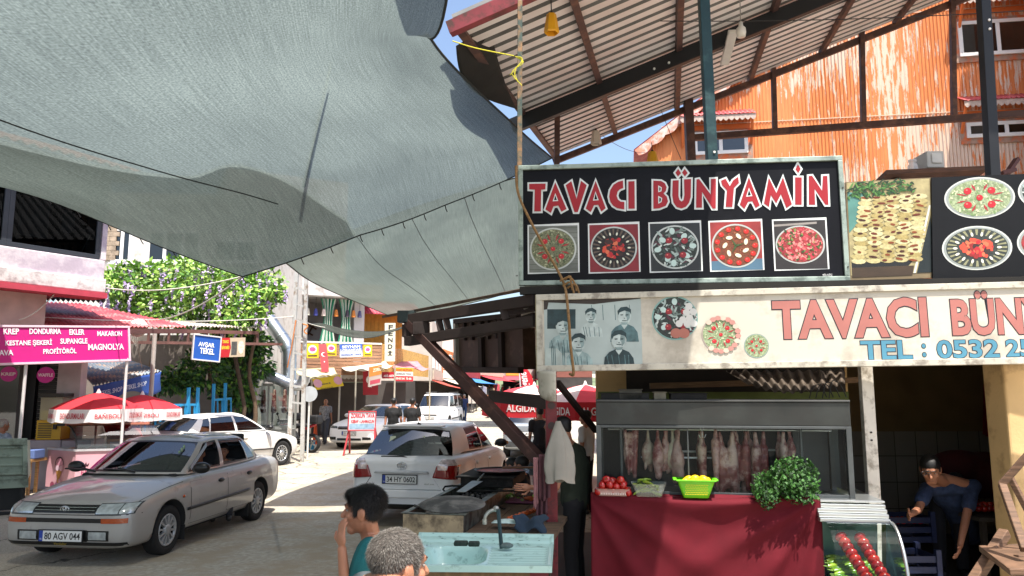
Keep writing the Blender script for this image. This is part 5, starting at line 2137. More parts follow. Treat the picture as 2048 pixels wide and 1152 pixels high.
# ================================================================ GRILL TABLE, SINK, CANOPY FRAME
REDP=M('#6d1c22',.55,.05,var=.2,vs=4,dirt=('#3a1518',.35,6))
Yp=6.95
px_=P(1103,920,Yp).x
t_=thing('red_post','dark red steel post at the left end of the stall holding towels and a bag','post',(px_,Yp,0))
q=MB(REDP)
q.b2(px_-.05,px_+.05,Yp-.05,Yp+.05,0,P(1103,735,Yp).z)
q.build('shaft',t_,bev=.006)
for zz in(1.68,1.86):
 q=MB(M('#3a2a26',.6))
 q.cyl((px_,Yp-.051,zz),(px_,Yp-.058,zz),.035,None,10)
 q.build('rust_spot',t_)
CB=M('#2b1f1c',.75,.05,var=.25,vs=5)
CB2=M('#3c2420',.7,.05,var=.25,vs=5,dirt=('#5a3a30',.3,7))
cn=thing('canopy_frame','dark bracketed canopy frame jutting from the stall with a long diagonal brace','canopy',P(820,640,8.4))
oU,oL=P(814,640,8.4),P(814,683,8.4)
iU,iL=P(1072,600,7.05),P(1072,642,7.05)
q=MB(CB)
q.bar(oU,iU,.09,.11)
q.bar(oL,iL,.09,.10)
for f,wd in((.0,.10),(.13,.17),(.3,.07),(.36,.07),(.80,.08)):
 q.bar(oL.lerp(iL,f)+V((0,0,.05)),oU.lerp(iU,f-(.0 if f<.2 else .02))+V((0,0,-.05)),wd,wd,(0,1,0))
q.build('truss',cn,bev=.005)
q=MB(CB2)
q.bar(P(818,645,8.38),P(1086,928,6.98),.10,.10,(0,0,1))
q.build('brace',cn,bev=.006)
j0,j1=P(934,768,7.75),P(948,783,7.68)
q=MB(CB)
q.bar(P(930,764,7.75),P(942,777,7.69),.115,.115)
q.build('brace_collar',cn,bev=.004)
q=MB(CB)
q.bar(P(983,792,8.3),P(1104,806,6.98),.08,.12)
q.build('lower_bar',cn,bev=.005)
q=MB(M('#1d2c2c',.6,var=.2))
q.b2(oU.x-.1,oU.x+.09,8.32,8.5,oU.z-.03,oU.z+.10)
q.build('end_cap',cn,bev=.006)
q=MB(CB)
b0,b1=P(955,668,8.6),P(1072,634,7.4)
q.bar(b0,b1,.07,.09)
q.bar(P(1115,765,7.0),P(1192,862,7.9),.05,.05)
q.bar(P(1010,625,8.8),P(1075,612,7.3),.07,.09)
q.build('cross_bar',cn,bev=.004)
q=MB(wood('#5d4a3c',.8,(6,1,1),.5))
e0,e1,e2,e3=P(764,634,8.9),P(1062,577,7.3),P(1100,566,9.0),P(900,610,11.)
for i in range(9):
 a,b=i/9,(i+.95)/9
 q.add([e0.lerp(e3,a),e1.lerp(e2,a),e1.lerp(e2,b),e0.lerp(e3,b)],[(0,1,2,3)])
q.build('roof_boards',cn,solid=.03)
fb,wb,hb=frame3(P(917,645,11.4),P(1044,632,9.9),P(919,738,11.4))
bx_=thing('sign_box','back of a brown sheet metal sign box with ribs, hanging behind the canopy','sign box',fb(wb/2,0))
q=MB(M('#4a3a34',.6,.2,var=.2,vs=2,dirt=('#6a564c',.3,3)))
q.b2(0,wb,0,hb,-.2,0,fb)
q.build('back_panel',bx_)
q=MB(M('#2a1f1b',.7,.1,var=.2))
for f in(.41,.72):
 q.b2(wb*f-.05,wb*f+.05,.0,hb,.002,.06,fb)
q.b2(0,wb,-.05,.03,.0,.09,fb)
q.b2(0,wb,hb-.02,hb+.05,.0,.09,fb)
for i in range(5):
 q.b2(wb*(.12+.13*i),wb*(.12+.13*i)+.05,hb*.6,hb,.002,.05,fb)
q.build('rib',bx_,bev=.004)
q=MB(M('#a8a49c',.5,.2,var=.1))
q.b2(-.07,-.002,-.05,hb+.05,-.22,.06,fb)
q.build('edge_strip',bx_)
gd=V((.18,.984,0)).normalized()
gx=V((.984,-.18,0)).normalized()
g0=PZ(807,1026,.97)
gf=Fr(V((g0.x,g0.y,0)),gx,gd,(0,0,1))
gw=(PZ(921,1034,.97)-g0).dot(gx)
tb=thing('grill_table','rough wooden work table beside the charcoal grill','table',gf(gw+.4,1.2,0))
q=MB(wood('#5d4a38',.85,(1.5,12,1),.5))
for i in range(5):
 q.b2(gw+.02+.15*i,gw+.02+.15*i+.146,-.12,2.5,.80,.835,gf)
q.build('board_top',tb,bev=.003)
q=MB(wood('#4a382a',.85))
q.b2(gw+.02,gw+.76,-.14,-.121,.70,.833,gf)
q.build('front_board',tb)
for x,y in((.05,0),(gw+.65,0),(.05,2.3),(gw+.65,2.3)):
 q=MB(wood('#4a382a',.85))
 q.b2(x,x+.07,y,y+.07,0,.799,gf)
 q.build('leg',tb)
q=MB(wood('#4a382a',.85))
q.b2(-.02,gw+.02,-.05,2.3,.76,.80,gf)
q.build('grill_shelf',tb)
gr=thing('charcoal_grill','long open steel charcoal grill box with grey ash and coals','grill',gf(gw/2,1,.8))
q=MB(M('#b39f7f',.55,.35,var=.2,vs=5,dirt=('#6a5c4a',.4,6)))
q.b2(0,gw,-.016,0,.801,.965,gf)
q.build('front_plate',gr,bev=.003)
q=MB(M('#6f746c',.5,.5,var=.3,vs=5,dirt=('#3a3a36',.45,7)))
q.b2(0,.018,0,2.35,.801,.967,gf)
q.b2(gw-.018,gw,0,2.35,.801,.967,gf)
q.b2(.018,gw-.018,2.33,2.35,.801,.967,gf)
q.b2(-.02,.03,-.02,2.36,.968,.975,gf)
q.b2(gw-.045,gw+.02,-.02,2.36,.968,.975,gf)
q.b2(.031,gw-.046,-.02,.02,.968,.976,gf)
q.b2(.02,gw-.02,.001,2.32,.80,.82,gf)
q.build('box_walls',gr,bev=.002)
rn=random.Random(4)
cm=[M('#1d1b1a',.9,var=.3,vs=20),M('#6b6764',.95,var=.3,vs=20),M('#8d8884',.95,var=.3,vs=20)]
q=MB()
for i in range(260):
 q.use(rn.choice(cm))
 c=gf(rn.uniform(.03,gw-.03),rn.uniform(.03,2.2),rn.uniform(.83,.885))
 R_m=Euler((rn.uniform(0,3),rn.uniform(0,3),rn.uniform(0,3))).to_matrix()
 fr_=Fr(c,R_m.col[0],R_m.col[1],R_m.col[2])
 s=rn.uniform(.02,.045)
 q.box((0,0,0),(s,s*rn.uniform(.6,1.2),s*rn.uniform(.5,1)),fr=fr_)
tag(q.build('charcoal',bev=.004),'bed of grey ash and black charcoal lumps in the grill','charcoal',kind='stuff')
em=bpy.data.materials.new('ember')
em.use_nodes=True
eb=em.node_tree.nodes['Principled BSDF']
eb.inputs['Base Color'].default_value=(.15,.03,.02,1)
eb.inputs['Emission Color'].default_value=(1,.12,.06,1)
eb.inputs['Emission Strength'].default_value=.35
q=MB(em)
for i in range(6):
 c=gf(rn.uniform(.15,gw-.12),rn.uniform(.12,.4),.89)
 q.sph(c,(.018,.012,.008),6,4)
tag(q.build('ember'),'few dull red embers glowing among the grey coals','embers',kind='stuff')
sc_=PZ(905,1006,1.02)
sj=thing('griddle_plate','large round soot grey domed griddle plate resting across the grill','griddle',sc_)
q=MB(M('#4a4a48',.75,.3,var=.3,vs=7,bump=.2,bs=30,dirt=('#75736e',.4,5)))
Rg=.29
ax_=V((-.10,-.10,1)).normalized()
q.lathe([(.001,.035),(.10,.031),(.2,.018),(.27,.002),(Rg,-.008),(Rg,-.014),(.26,-.008),(.1,.022),(.001,.026)],sc_,ax_,44)
q.build('plate',sj)
q=MB(M('#3a3836',.7,.3))
e_=sc_+V((-Rg,.0,-.04))
q.tube([e_,e_+V((-.02,-.01,.01)),e_+V((-.045,.0,.02))],.012,6)
q.build('ear',sj)
sp0,sp1=PZ(922,984,1.02),PZ(955,962,1.06)
q=MB(M('#9a9c98',.4,.7,var=.2,vs=9))
dd=(sp1-sp0).normalized();ss=dd.cross(V((0,0,1))).normalized()
q.add([sp0-ss*.045,sp0+ss*.045,sp1+ss*.06,sp1-ss*.06],[(0,1,2,3)])
q.tube([sp1,sp1+dd*.25+V((0,0,.03))],.009,6)
tag(q.build('spatula',solid=.004),'flat grey metal spatula leaning behind the griddle plate','spatula')
fbx=thing('fire_box','soot black iron fire box with hooked handle at the far end of the grill','stove',gf(gw/2,2.0,.97))
q=MB(M('#161514',.8,.2,var=.4,vs=6,dirt=('#34302c',.35,8)))
q.b2(.05,gw+.10,1.75,2.55,.978,1.07,gf)
q.b2(.0,gw+.12,1.70,2.60,1.071,1.085,gf)
q.build('box_body',fbx,bev=.006)
q=MB(M('#141312',.7,.4))
a_=gf(-.02,1.66,1.0)
q.tube([gf(gw+.12,1.6,1.0),gf(.0,1.6,1.0),gf(-.08,1.6,.99),gf(-.1,1.6,.96),gf(-.08,1.6,.94)],.011,6)
q.tube([gf(gw+.3,1.42,.99),gf(gw-.3,1.3,.99)],.009,6)
q.build('poker_bar',fbx)
pn_=gf(gw/2+.16,2.1,1.09)
pan=thing('pan','wide shallow pan of red tomato and meat kebab on the black fire box','pan',pn_)
q=MB(M('#4a4744',.45,.6,var=.2))
q.lathe([(.001,0),(.24,0),(.29,.035),(.30,.037),(.285,.03),(.24,.006),(.001,.006)],pn_,n=36)
q.build('pan_body',pan)
q=MB(M('#a8361a',.5,var=.35,vs=40,bump=.5,bs=60))
q.lathe([(.001,.022),(.15,.024),(.27,.022)],pn_,n=30)
q.build('stew',pan)
q=MB(wood('#7a5238',.7))
q.bar(pn_+V((.02,-.05,.06)),pn_+V((.62,-.1,.075)),.07,.02)
tag(q.build('bread_paddle',bev=.004),'flat wooden paddle lying across the rim of the red pan','paddle')
bk0=PZ(1036,966,.84)
bk=thing('bucket','white plastic bucket with purple striped label on the work table','bucket',bk0)
q=MB(M('#d0ccc4',.45,var=.08,vs=8))
q.lathe([(.001,.002),(.075,.002),(.088,.17),(.094,.172),(.094,.185),(.082,.185),(.07,.02),(.001,.02)],bk0,n=24)
q.build('tub',bk)
q=MB(M('#5a2a70',.5))
def bkp(t,z,o=.0012):
 r=.075+.013*z/.17+o
 return bk0+V((r*math.cos(t),r*math.sin(t),z))
for k in range(7):
 t0=-2.7+k*.32
 q.use(M('#b03a6a' if k%2 else '#3a2a6e',.5))
 q.add([bkp(t0,.06),bkp(t0+.16,.06),bkp(t0+.31,.06),bkp(t0+.46,.12),bkp(t0+.30,.12),bkp(t0+.15,.12)],[(0,1,4,5),(1,2,3,4)])
q.use(M('#28286a',.5))
for k in range(12):
 t0=-2.7+k*.2
 q.add([bkp(t0,.03,.002),bkp(t0+.2,.03,.002),bkp(t0+.2,.055,.002),bkp(t0,.055,.002)],[(0,1,2,3)])
q.build('label_band',bk)
ps0=PZ(1072,950,.84)
pstk=MB(M('#8c9294',.35,.7,var=.1))
proto=None
for k in range(14):
 z=.016*k
 if proto is None:
  q=MB(M('#8c9294',.35,.7,var=.1))
  q.lathe([(.001,0),(.10,0),(.145,.02),(.15,.022),(.14,.016),(.1,-.004+.006),(.001,.006)],n=28)
  o=proto=q.build('steel_plate',local=True)
 else:
  o=proto.copy();COL.objects.link(o)
 o.location=ps0+V((.003*math.sin(k*2.1),.003*math.cos(k*1.7),z))
 tag(o,'round steel plate in the tall stack beside the red post','plate','stacked steel plates')
cbp=PZ(1058,1003,.845)
q=MB(M('#6b2f4a',.5,var=.12,vs=8))
q.b2(-.22,.22,-.16,.16,0,.02,Fr(cbp,gx,gd,(0,0,1)))
tag(q.build('chopping_board',bev=.006),'purple plastic chopping board on the work table near the red post','chopping board')
cf2=Fr(cbp,gx,gd,(0,0,1))
proto=None
rn=random.Random(9)
for k in range(14):
 if proto is None:
  q=MB(M('#b85a2c',.45,var=.2,vs=18))
  q.lathe([(.001,0),(.024,.0),(.026,.006),(.022,.012),(.001,.012)],n=12)
  o=proto=q.build('carrot_slice',local=True)
 else:
  o=proto.copy();COL.objects.link(o)
 o.location=cf2(rn.uniform(-.02,.16),rn.uniform(-.08,.08),.021+.008*(k//5))
 o.rotation_euler=(rn.uniform(-.3,.3),rn.uniform(-.3,.3),0)
 o.scale=(1.3,1.1,1)
 tag(o,'orange vegetable slice on the purple chopping board','vegetable slice','slices on the chopping board')
q=MB(M('#8fd028',.4))
q.b2(.02,.2,.10,.16,.021,.06,cf2)
tag(q.build('plastic_box',bev=.01),'small bright lime plastic box at the back of the chopping board','box')
q=MB()
for k in range(90):
 q.use(M(rn.choice(['#6f8f3a','#8fae58','#4f7030','#c0cc90']),.6))
 c=PZ(1013,998,.845)+V((rn.gauss(0,.07),rn.gauss(0,.09),rn.uniform(0,.04)))
 d=V((rn.uniform(-1,1),rn.uniform(-1,1),rn.uniform(-.4,.6))).normalized()
 s_=d.orthogonal().normalized()
 L=rn.uniform(.02,.05)
 q.add([c,c+d*L*.5+s_*.012,c+d*L,c+d*L*.5-s_*.012],[(0,1,2,3)])
tag(q.build('cut_greens'),'loose heap of cut green herbs beside the chopping board','greens',kind='stuff')
ka,kb=PZ(1018,1040,.85),PZ(1068,1022,.87)
ks_=thing('kebab_skewer','flat skewer of orange marinated kebab lying on the table boards','skewer',ka)
q=MB(M('#b0a890',.4,.6))
d=(kb-ka).normalized()
q.tube([ka-d*.12,kb+d*.05],.005,5)
q.build('spike',ks_)
b=MB(M('#a84a18',.4,var=.25,vs=20))
for k in range(8):
 b.sph(ka.lerp(kb,k/7)+V((0,0,.012)),(.026,.026,.022),8,6)
b.cap(ka,kb,.018,.018)
r=b.remesh(.007,1,M('#a84a18',.4,var=.25,vs=20))
r.build('meat',ks_)
kn=MB(M('#3a3a3c',.35,.7))
a,b_=PZ(990,1010,.838),PZ(1030,1028,.838)
d=(b_-a).normalized();s_=d.cross(V((0,0,1)))
kn.add([a,a+d*.17+s_*.014,a+d*.18,a+d*.17-s_*.012],[(0,1,2,3)])
kn.use(M('#1c1714',.5))
kn.bar(a+d*.18,a+d*.29,.022,.016)
tag(kn.build('knife',solid=.003),'dark handled knife lying on the work table','knife')
def hang_cloth(name,label,cat,pa,pb,drop,mat,wv=.02,n=24,taper=0.):
 pa,pb=V(pa),V(pb)
 q=MB(mat)
 ax_=(pb-pa)
 nrm=ax_.cross(V((0,0,1))).normalized()
 def fn(u,v):
  uu=.5+(u-.5)*(1-taper*math.sin(v*1.57))
  p=pa+ax_*uu
  return p+V((0,0,-drop*v*(1+.06*math.sin(u*5))))+nrm*(wv*math.sin(u*15+v)*(.5+.5*v)+.012*mnoise.noise(V((u*4,v*6,3))))
 q.grid(fn,n,18)
 return tag(q.build(name,solid=.006),label,cat)
TWL=M('#5d3a40',.95,var=.2,vs=12,bump=.4,bs=140)
hang_cloth('towel','dull purple towel hanging lowest in front of the brace end','towel',P(1072,915,6.84),P(1094,918,6.84),.50,TWL,.02)
hang_cloth('towel','folded dull purple towel hanging over the red post','towel',P(1078,908,6.80),P(1100,912,6.78),.38,TWL,.016)
hang_cloth('rag','narrow pink rag hanging at the left edge of the towels','rag',P(1067,915,6.82),P(1076,915,6.82),.42,M('#a8787a',.95,var=.2,vs=12),.01,10)
q=MB(M('#8f8a80',.8,var=.1,vs=5,dirt=('#968d80',.3,5)))
def bag(u,v):
 t=u*2*math.pi
 w_=.02+.115*math.sin(min(1,v*1.1)*math.pi*.62)**1.2
 c=P(1116,842,6.8).lerp(P(1120,962,6.72),v)
 return c+V((w_*math.cos(t)*(1+.22*math.sin(5*t+v*4)+.1*math.sin(9*t))*.9,w_*.4*math.sin(t)-.02,.02*math.sin(t*3)*v))
q.grid(bag,36,20)
tag(q.build('cloth_bag'),'off white cloth bag tied to the red post','bag')
zs=.875
sA,sB,sC,sD=PZ(838,1077,zs),PZ(1108,1081,zs),PZ(1104,1136,zs),PZ(812,1134,zs)
TQ=M('#b2d6cf',.25,var=.06,vs=3,coat=.3,dirt=('#6f8f86',.16,7))
sk=thing('sink_unit','chipped pale turquoise enamel sink with drainer on a dark red cabinet','sink',(sA+sC)/2-V((0,0,zs)))
def sp_(u,v):
 return(sA.lerp(sB,u)).lerp(sD.lerp(sC,u),v)
def snk(u,v):
 p=sp_(u,v)
 h=0.
 e=min(u*1.05,(1-u)*1.05,v*.6,(1-v)*.6)
 if v<.14:
  h+=.035*(1-v/.14)**.5 if v>.01 else .035
 if e<.02:
  h+=.012
 bx,by=(u-.30)/.235,(v-.60)/.33
 r=(abs(bx)**3.5+abs(by)**3.5)**(1/3.5)
 if r<1:
  h-=.13*min(1,(1-r)/.22)**.8
 elif .56<u<.95 and .32<v<.92:
  h-=.008*(.5+.5*math.cos(v*75))
 return p+V((0,0,h))
q=MB(TQ)
q.grid(snk,110,70)
q.build('basin',sk)
q=MB(M('#6c1a24',.6,var=.2,vs=5))
x0,x1=sD.x+.03,sC.x-.02
q.b2(x0,x1,sD.y+.03,sA.y-.02,.05,zs-.2)
q.b2(x0,x1,sD.y+.03,sD.y+.05,zs-.199,zs-.03)
q.b2(x1-.03,x1,sD.y+.051,sA.y-.02,zs-.199,zs-.03)
q.build('cabinet',sk)
q=MB(wood('#7c5f40',.8,(8,1,1),.6))
q.b2(x0-.01,x1-.12,sD.y+.005,sD.y+.028,zs-.085,zs-.012)
q.build('front_strip',sk)
q=MB(TQ)
n=30
for(a,b_)in((sD,sC),(sC,sB),(sA,sD)):
 q.add([a+V((0,0,.012)),b_+V((0,0,.012)),b_+V((0,0,-.03)),a+V((0,0,-.03))],[(0,1,2,3)])
q.build('rim_edge',sk)
dz=MB(M('#3a4a44',.8))
rn=random.Random(12)
for k in range(60):
 u,v=rn.uniform(.03,.97),rn.choice([rn.uniform(.02,.13),rn.uniform(.13,.3)])
 p=snk(u,v)+V((0,0,.0012))
 a=rn.uniform(0,3)
 L=rn.uniform(.004,.014)
 dz.add([p+V((L*math.cos(a+t)*(1 if i%2 else .5),L*math.sin(a+t)*.6,.0004))for i,t in enumerate((0,1.2,2.4,3.6,4.9))],[tuple(range(5))])
dz.build('enamel_chip',sk)
for(px,py,lb,s_)in((922,1090,'dark wet sponge on the sink rim, left one',1.),(948,1091,'square dark green scouring pad on the sink rim, right one',.8)):
 p=PZ(px,py,zs+.035)
 b=MB(M('#26332c',.9,var=.3,vs=20,bump=.6,bs=60))
 b.b2(p.x-.05*s_,p.x+.05*s_,p.y-.03,p.y+.03,p.z-.004,p.z+.028)
 tag(b.build('sponge',bev=.01),lb,'sponge')
tp0=PZ(1003,1097,zs+.01)
tp=thing('tap','dark pipe tap with a corroded grey spout standing on the sink','tap',tp0)
q=MB(M('#22383c',.45,.3,var=.2))
q.tube([tp0,PZ(994,1046,1.06).lerp(tp0,.25)+V((0,0,.14)),tp0+V((-.03,.03,.25))],.014,8)
q.build('riser_pipe',tp)
q=MB(M('#9a9c96',.4,.7,var=.2,dirt=('#c8c8c0',.4,20)))
h=tp0+V((-.03,.03,.25))
q.tube(smooth_path([h+V((.01,0,.0)),h+V((-.02,0,.012)),h+V((-.06,-.01,.0)),h+V((-.085,-.02,-.03)),h+V((-.09,-.02,-.07))],16),.013,8)
q.sph(h+V((-.01,0,.02)),.022,10,8)
q.cyl(h+V((-.09,-.02,-.05)),h+V((-.09,-.02,-.085)),.017,None,8)
q.build('spout',tp)
q=MB(M('#5c6a68',.9,var=.3,vs=30,bump=.6,bs=60))
q.sph(tp0+V((.035,.0,.02)),(.05,.03,.022),10,6)
tag(q.build('wire_wool'),'grey wad of wire wool at the foot of the tap','scourer')
q=MB(M('#b4cac6',.6,var=.15,vs=8))
p0=PZ(1008,1052,.86)
fr_=Fr(p0,gx,gd,(0,0,1))
q.grid(lambda u,v:fr_(-.10+.26*u,-.05+.14*v,.03+.025*math.sin(u*3.1)*math.sin(v*3)),10,8)
tag(q.build('paper_sheet',solid=.004),'pale crumpled cloth lying on the table edge behind the tap','cloth')
q=MB(M('#1f3040',.95,var=.2,vs=14))
q.grid(lambda u,v:fr_(.10+.26*u+.02*math.sin(v*9),.06-.2*v,.065+.03*math.sin(u*9+v*2)-.12*max(0,v-.5)**1.3*1.6),20,14)
tag(q.build('rag',solid=.008),'dark blue rag draped over the table edge behind the sink','rag')
# ================================================================ CARS (local axes: x forward, y left, z up)
RUB=M('#17181a',.75,var=.15,vs=8)
TYR=M('#1c1c1d',.9,var=.2,vs=20)
BLKP=M('#121315',.35,var=.1)
CHR=M('#d4d6d8',.15,.95)
LENS=M('#b9c0c2',.08,.35,var=.25,vs=14,coat=1.)
AMB=M('#a8481c',.2,var=.15,vs=20,coat=.8)
REDL=M('#8c0a12',.15,var=.2,vs=25,coat=1.)
CARGL=glass('#5d6c70',.75)
CARGD=glass('#2c3436',.75)
INT=M('#1b1c1f',.85,var=.2)
def evalmesh(o):
 dg=bpy.context.evaluated_depsgraph_get()
 dg.update()
 return bpy.data.meshes.new_from_object(o.evaluated_get(dg))
def spl1(tab,x,k):
 """tab rows sorted by falling x; smooth interpolation of column k"""
 if x>=tab[0][0]:
  return tab[0][k]
 for i in range(len(tab)-1):
  a,b=tab[i],tab[i+1]
  if a[0]>=x>=b[0]:
   t=(a[0]-x)/max(1e-6,a[0]-b[0])
   p0=tab[i-1][k]if i>0 else a[k]
   p3=tab[i+2][k]if i+2<len(tab)else b[k]
   m1=(b[k]-p0)*.5*(.8)
   m2=(p3-a[k])*.5*(.8)
   h=t*t*(3-2*t)
   return a[k]+(b[k]-a[k])*h if True else 0
 return tab[-1][k]
def build_car(name,label,cat,loc,rz,sp,group=None):
 th=thing(name,label,cat,loc,rz,group)
 paint=sp['paint']
 tab=sp['tab']
 xs=[]
 for i in range(len(tab)-1):
  xs+=[tab[i][0]+(tab[i+1][0]-tab[i][0])*j/2 for j in range(2)]
 xs.append(tab[-1][0])
 prof=sp.get('prof',[(0,0,0),(.70,0,0),(.93,.04,0),(.985,.2,0),(1.0,.48,0),(.985,.78,0),(.955,.93,0),(.88,1.0,.15),(.5,1.0,.8),(0,1.0,1.0)])
 b=MB(paint)
 rings=[]
 for x in xs:
  zb,zt,hw,cr=[spl1(tab,x,k)for k in(1,2,3,4)]
  half=[(hw*a,zb+(zt-zb)*c+cr*d)for a,c,d in prof]
  ring=[(x,y,z)for y,z in half]+[(x,-y,z)for y,z in half[-2:0:-1]]
  rings.append(ring)
 m=len(rings[0])
 vs=[p for r in rings for p in r]
 fs=[]
 for i in range(len(rings)-1):
  for j in range(m):
   fs.append((i*m+j,i*m+(j+1)%m,(i+1)*m+(j+1)%m,(i+1)*m+j))
 np_=len(prof)
 for base in(0,(len(rings)-1)*m):
  for j in range(np_-1):
   l0,l1=base+j,base+j+1
   r0,r1=base+(m-j)%m,base+(m-j-1)%m
   f=[l0,l1,r1,r0]
   f=[f[k]for k in range(4)if f[k]not in f[:k]]
   if base==0:
    f=f[::-1]
   fs.append(f)
 b.add(vs,fs,True)
 tmp=b.build('tmpbody',local=True)
 bm=bmesh.new();bm.from_mesh(tmp.data)
 bmesh.ops.recalc_face_normals(bm,faces=bm.faces)
 bm.to_mesh(tmp.data);bm.free()
 sb=tmp.modifiers.new('s','SUBSURF');sb.levels=sb.render_levels=2
 full=evalmesh(tmp)
 bv=BVHTree.FromPolygons([v.co.copy()for v in full.vertices],[list(p.vertices)for p in full.polygons])
 R=sp['wr']
 ax=sp['axles']
 cutm=MB(RUB)
 for x in ax:
  for s in(-1,1):
   hw=spl1(tab,x,3)
   cutm.cyl((x,s*(hw-.27),R+.015),(x,s*(hw+.2),R+.015),R+.055,None,40)
 cut=cutm.build('tmpcut',local=True)
 bm=bmesh.new();bm.from_mesh(cut.data)
 bmesh.ops.remove_doubles(bm,verts=bm.verts,dist=1e-5)
 bmesh.ops.recalc_face_normals(bm,faces=bm.faces)
 bm.to_mesh(cut.data);bm.free()
 bo=tmp.modifiers.new('b','BOOLEAN');bo.operation='DIFFERENCE';bo.solver='EXACT';bo.object=cut
 try:
  bo.material_mode='TRANSFER'
 except Exception:
  pass
 me=evalmesh(tmp)
 bpy.data.objects.remove(tmp);bpy.data.objects.remove(cut)
 body=bpy.data.objects.new('body',me)
 me.name='body'
 link(body,th)
 def hit(o,d):
  h=bv.ray_cast(V(o),V(d))
  return h[0],h[1]
 def wrap(mb,quad,axis,off=.004,nu=8,nv=4,th_=0.):
  """patch on the body; quad: 4 (a,b) corners; axis '+y','-y' -> (x,z); '+x','-x' -> (y,z); '+z' -> (x,y)"""
  s=1 if axis[0]=='+' else-1
  k=axis[1]
  A,B,C,D=[V(p)for p in quad]
  pts=[]
  ok=True
  for j in range(nv+1):
   for i in range(nu+1):
    u,v=i/nu,j/nv
    p=(A.lerp(B,u)).lerp(D.lerp(C,u),v)
    if k=='y':
     o,d=(p.x,s*3,p.y),(0,-s,0)
    elif k=='x':
     o,d=(s*5,p.x,p.y),(-s,0,0)
    else:
     o,d=(p.x,p.y,4),(0,0,-1)
    h,n=hit(o,d)
    if h is None:
     pts.append(None)
    else:
     if n.dot(V(d))>0:
      n=-n
     pts.append(h+n*off)
  for i,p in enumerate(pts):
   if p is None:
    near=[q_ for q_ in pts if q_ is not None]
    if not near:
     return mb
    pts[i]=near[0]
  fs=[]
  for j in range(nv):
   for i in range(nu):
    a=j*(nu+1)+i
    q4=(a,a+1,a+nu+2,a+nu+1)
    fs.append(q4)
  if fs:
   nn=(pts[fs[0][1]]-pts[fs[0][0]]).cross(pts[fs[0][3]]-pts[fs[0][0]])
   want=V({'y':(0,s,0),'x':(s,0,0),'z':(0,0,1)}[k])
   if nn.dot(want)<0:
    fs=[f[::-1]for f in fs]
  return mb.add(pts,fs,True)
 T=lambda nm,mb,par=None,**kw:mb.build(nm,par or th,local=True,**kw)
 for s,axn in((1,'+y'),(-1,'-y')):
  for(xa,xb,za,zb2,cut_)in sp.get('doors',[]):
   g_=MB(BLKP)
   wrap(g_,[(xa+.007,za-.007),(xb-.007,za-.007),(xb-.007,zb2+.007),(xa+.007,zb2+.007)],axn,.0012,12,8)
   d_=MB(paint)
   wrap(d_,[(xa,za),(xb,za),(xb,zb2),(xa,zb2)],axn,.0035,12,8)
   do=T('door',d_)
   T('door_gap',g_,do)
   hq_=MB(sp.get('handle',BLKP))
   hx=xb+.16
   hz=zb2-.13
   h,n=hit((hx,s*3,hz),(0,-s,0))
   if h:
    hq_.sph(h+V((0,s*.008,0)),(.085,.022,.03),12,8)
    T('handle',hq_,do)
  if sp.get('strip'):
   za,wd,x0,x1=sp['strip']
   q=MB(sp.get('stripm',BLKP))
   wrap(q,[(x0,za),(x1,za+.03),(x1,za+.03+wd),(x0,za+wd)],axn,.014,24,2)
   T('side_moulding',q,solid=.012)
  q=MB(RUB)
  wrap(q,[(ax[0]-R-.08,sp.get('sill',.22)),(ax[1]+R+.08,sp.get('sill',.22)),(ax[1]+R+.08,sp.get('sill',.22)+.05),(ax[0]-R-.08,sp.get('sill',.22)+.05)],axn,.003,16,2)
  T('sill',q)
 wp=None
 for x in ax:
  for s in(1,-1):
   hw=spl1(tab,x,3)
   y=s*(hw-.035)
   t=MB(TYR)
   W=.19
   t.lathe([(R*.64,-W),(R*.9,-W),(R*.985,-W*.85),(R,-W*.6),(R,-.035),(R*.985,-.008),(R*.93,0),(R*.80,.004),(R*.66,-.006),(R*.64,-.03)],(0,0,0),(0,1,0),32)
   rim=MB(sp.get('rim',M('#9a9c9e',.35,.6)))
   rm=R*.655
   rim.lathe([(rm,-.012),(rm*.97,.0),(rm*.90,-.004),(rm*.86,-.03)],(0,0,0),(0,1,0),32)
   rim.use(M('#141414',.8))
   rim.lathe([(rm*.99,-.05),(.001,-.05)],(0,0,0),(0,1,0),24)
   rim.use(sp.get('rim',M('#9a9c9e',.35,.6)))
   nsp=sp.get('spokes',10)
   for k in range(nsp):
    a=2*math.pi*k/nsp
    wv=sp.get('spw',.10)
    def pp(r,da,yy):return(r*math.cos(a+da),yy,r*math.sin(a+da))
    w0=wv*1.3
    rim.add([pp(rm*.30,-w0*1.2,-.002),pp(rm*.30,w0*1.2,-.002),pp(rm*.93,wv,-.006),pp(rm*.93,-wv,-.006),pp(rm*.30,-w0*1.3,-.04),pp(rm*.30,w0*1.3,-.04),pp(rm*.93,wv*1.2,-.04),pp(rm*.93,-wv*1.2,-.04)],[(0,1,2,3)[::-1],(0,3,7,4)[::-1],(1,5,6,2)[::-1]])
   rim.lathe([(rm*.38,-.03),(rm*.36,.0),(rm*.2,.008),(.001,.008)],(0,0,0),(0,1,0),20)
   wo=bpy.data.objects.new('wheel',None)
   to=t.build('wheel',th,local=True)
   ro=rim.build('rim',to,local=True)
   bpy.data.objects.remove(wo)
   to.location=(x,y,R)
   to.rotation_euler=(0,.3*x,0 if s>0 else math.pi)
   if s<0:
    pass
 C=sp['cabin']
 half=[(V(p),V(q_))for p,q_,*_ in C]
 lab=[c[2]if len(c)>2 else None for c in C]
 bow=sp.get('bow',.025)
 def cpt(i,v,s):
  p,q_=half[i]
  r=p.lerp(q_,v)
  k=4*v*(1-v)*bow
  r=r+V((0,k,k*.3))if 0<i<len(half)-1 and abs(r.y)>.3 else r+V((k if i<len(half)/2 else-k,0,k*.4))
  return V((r.x,s*r.y,r.z))
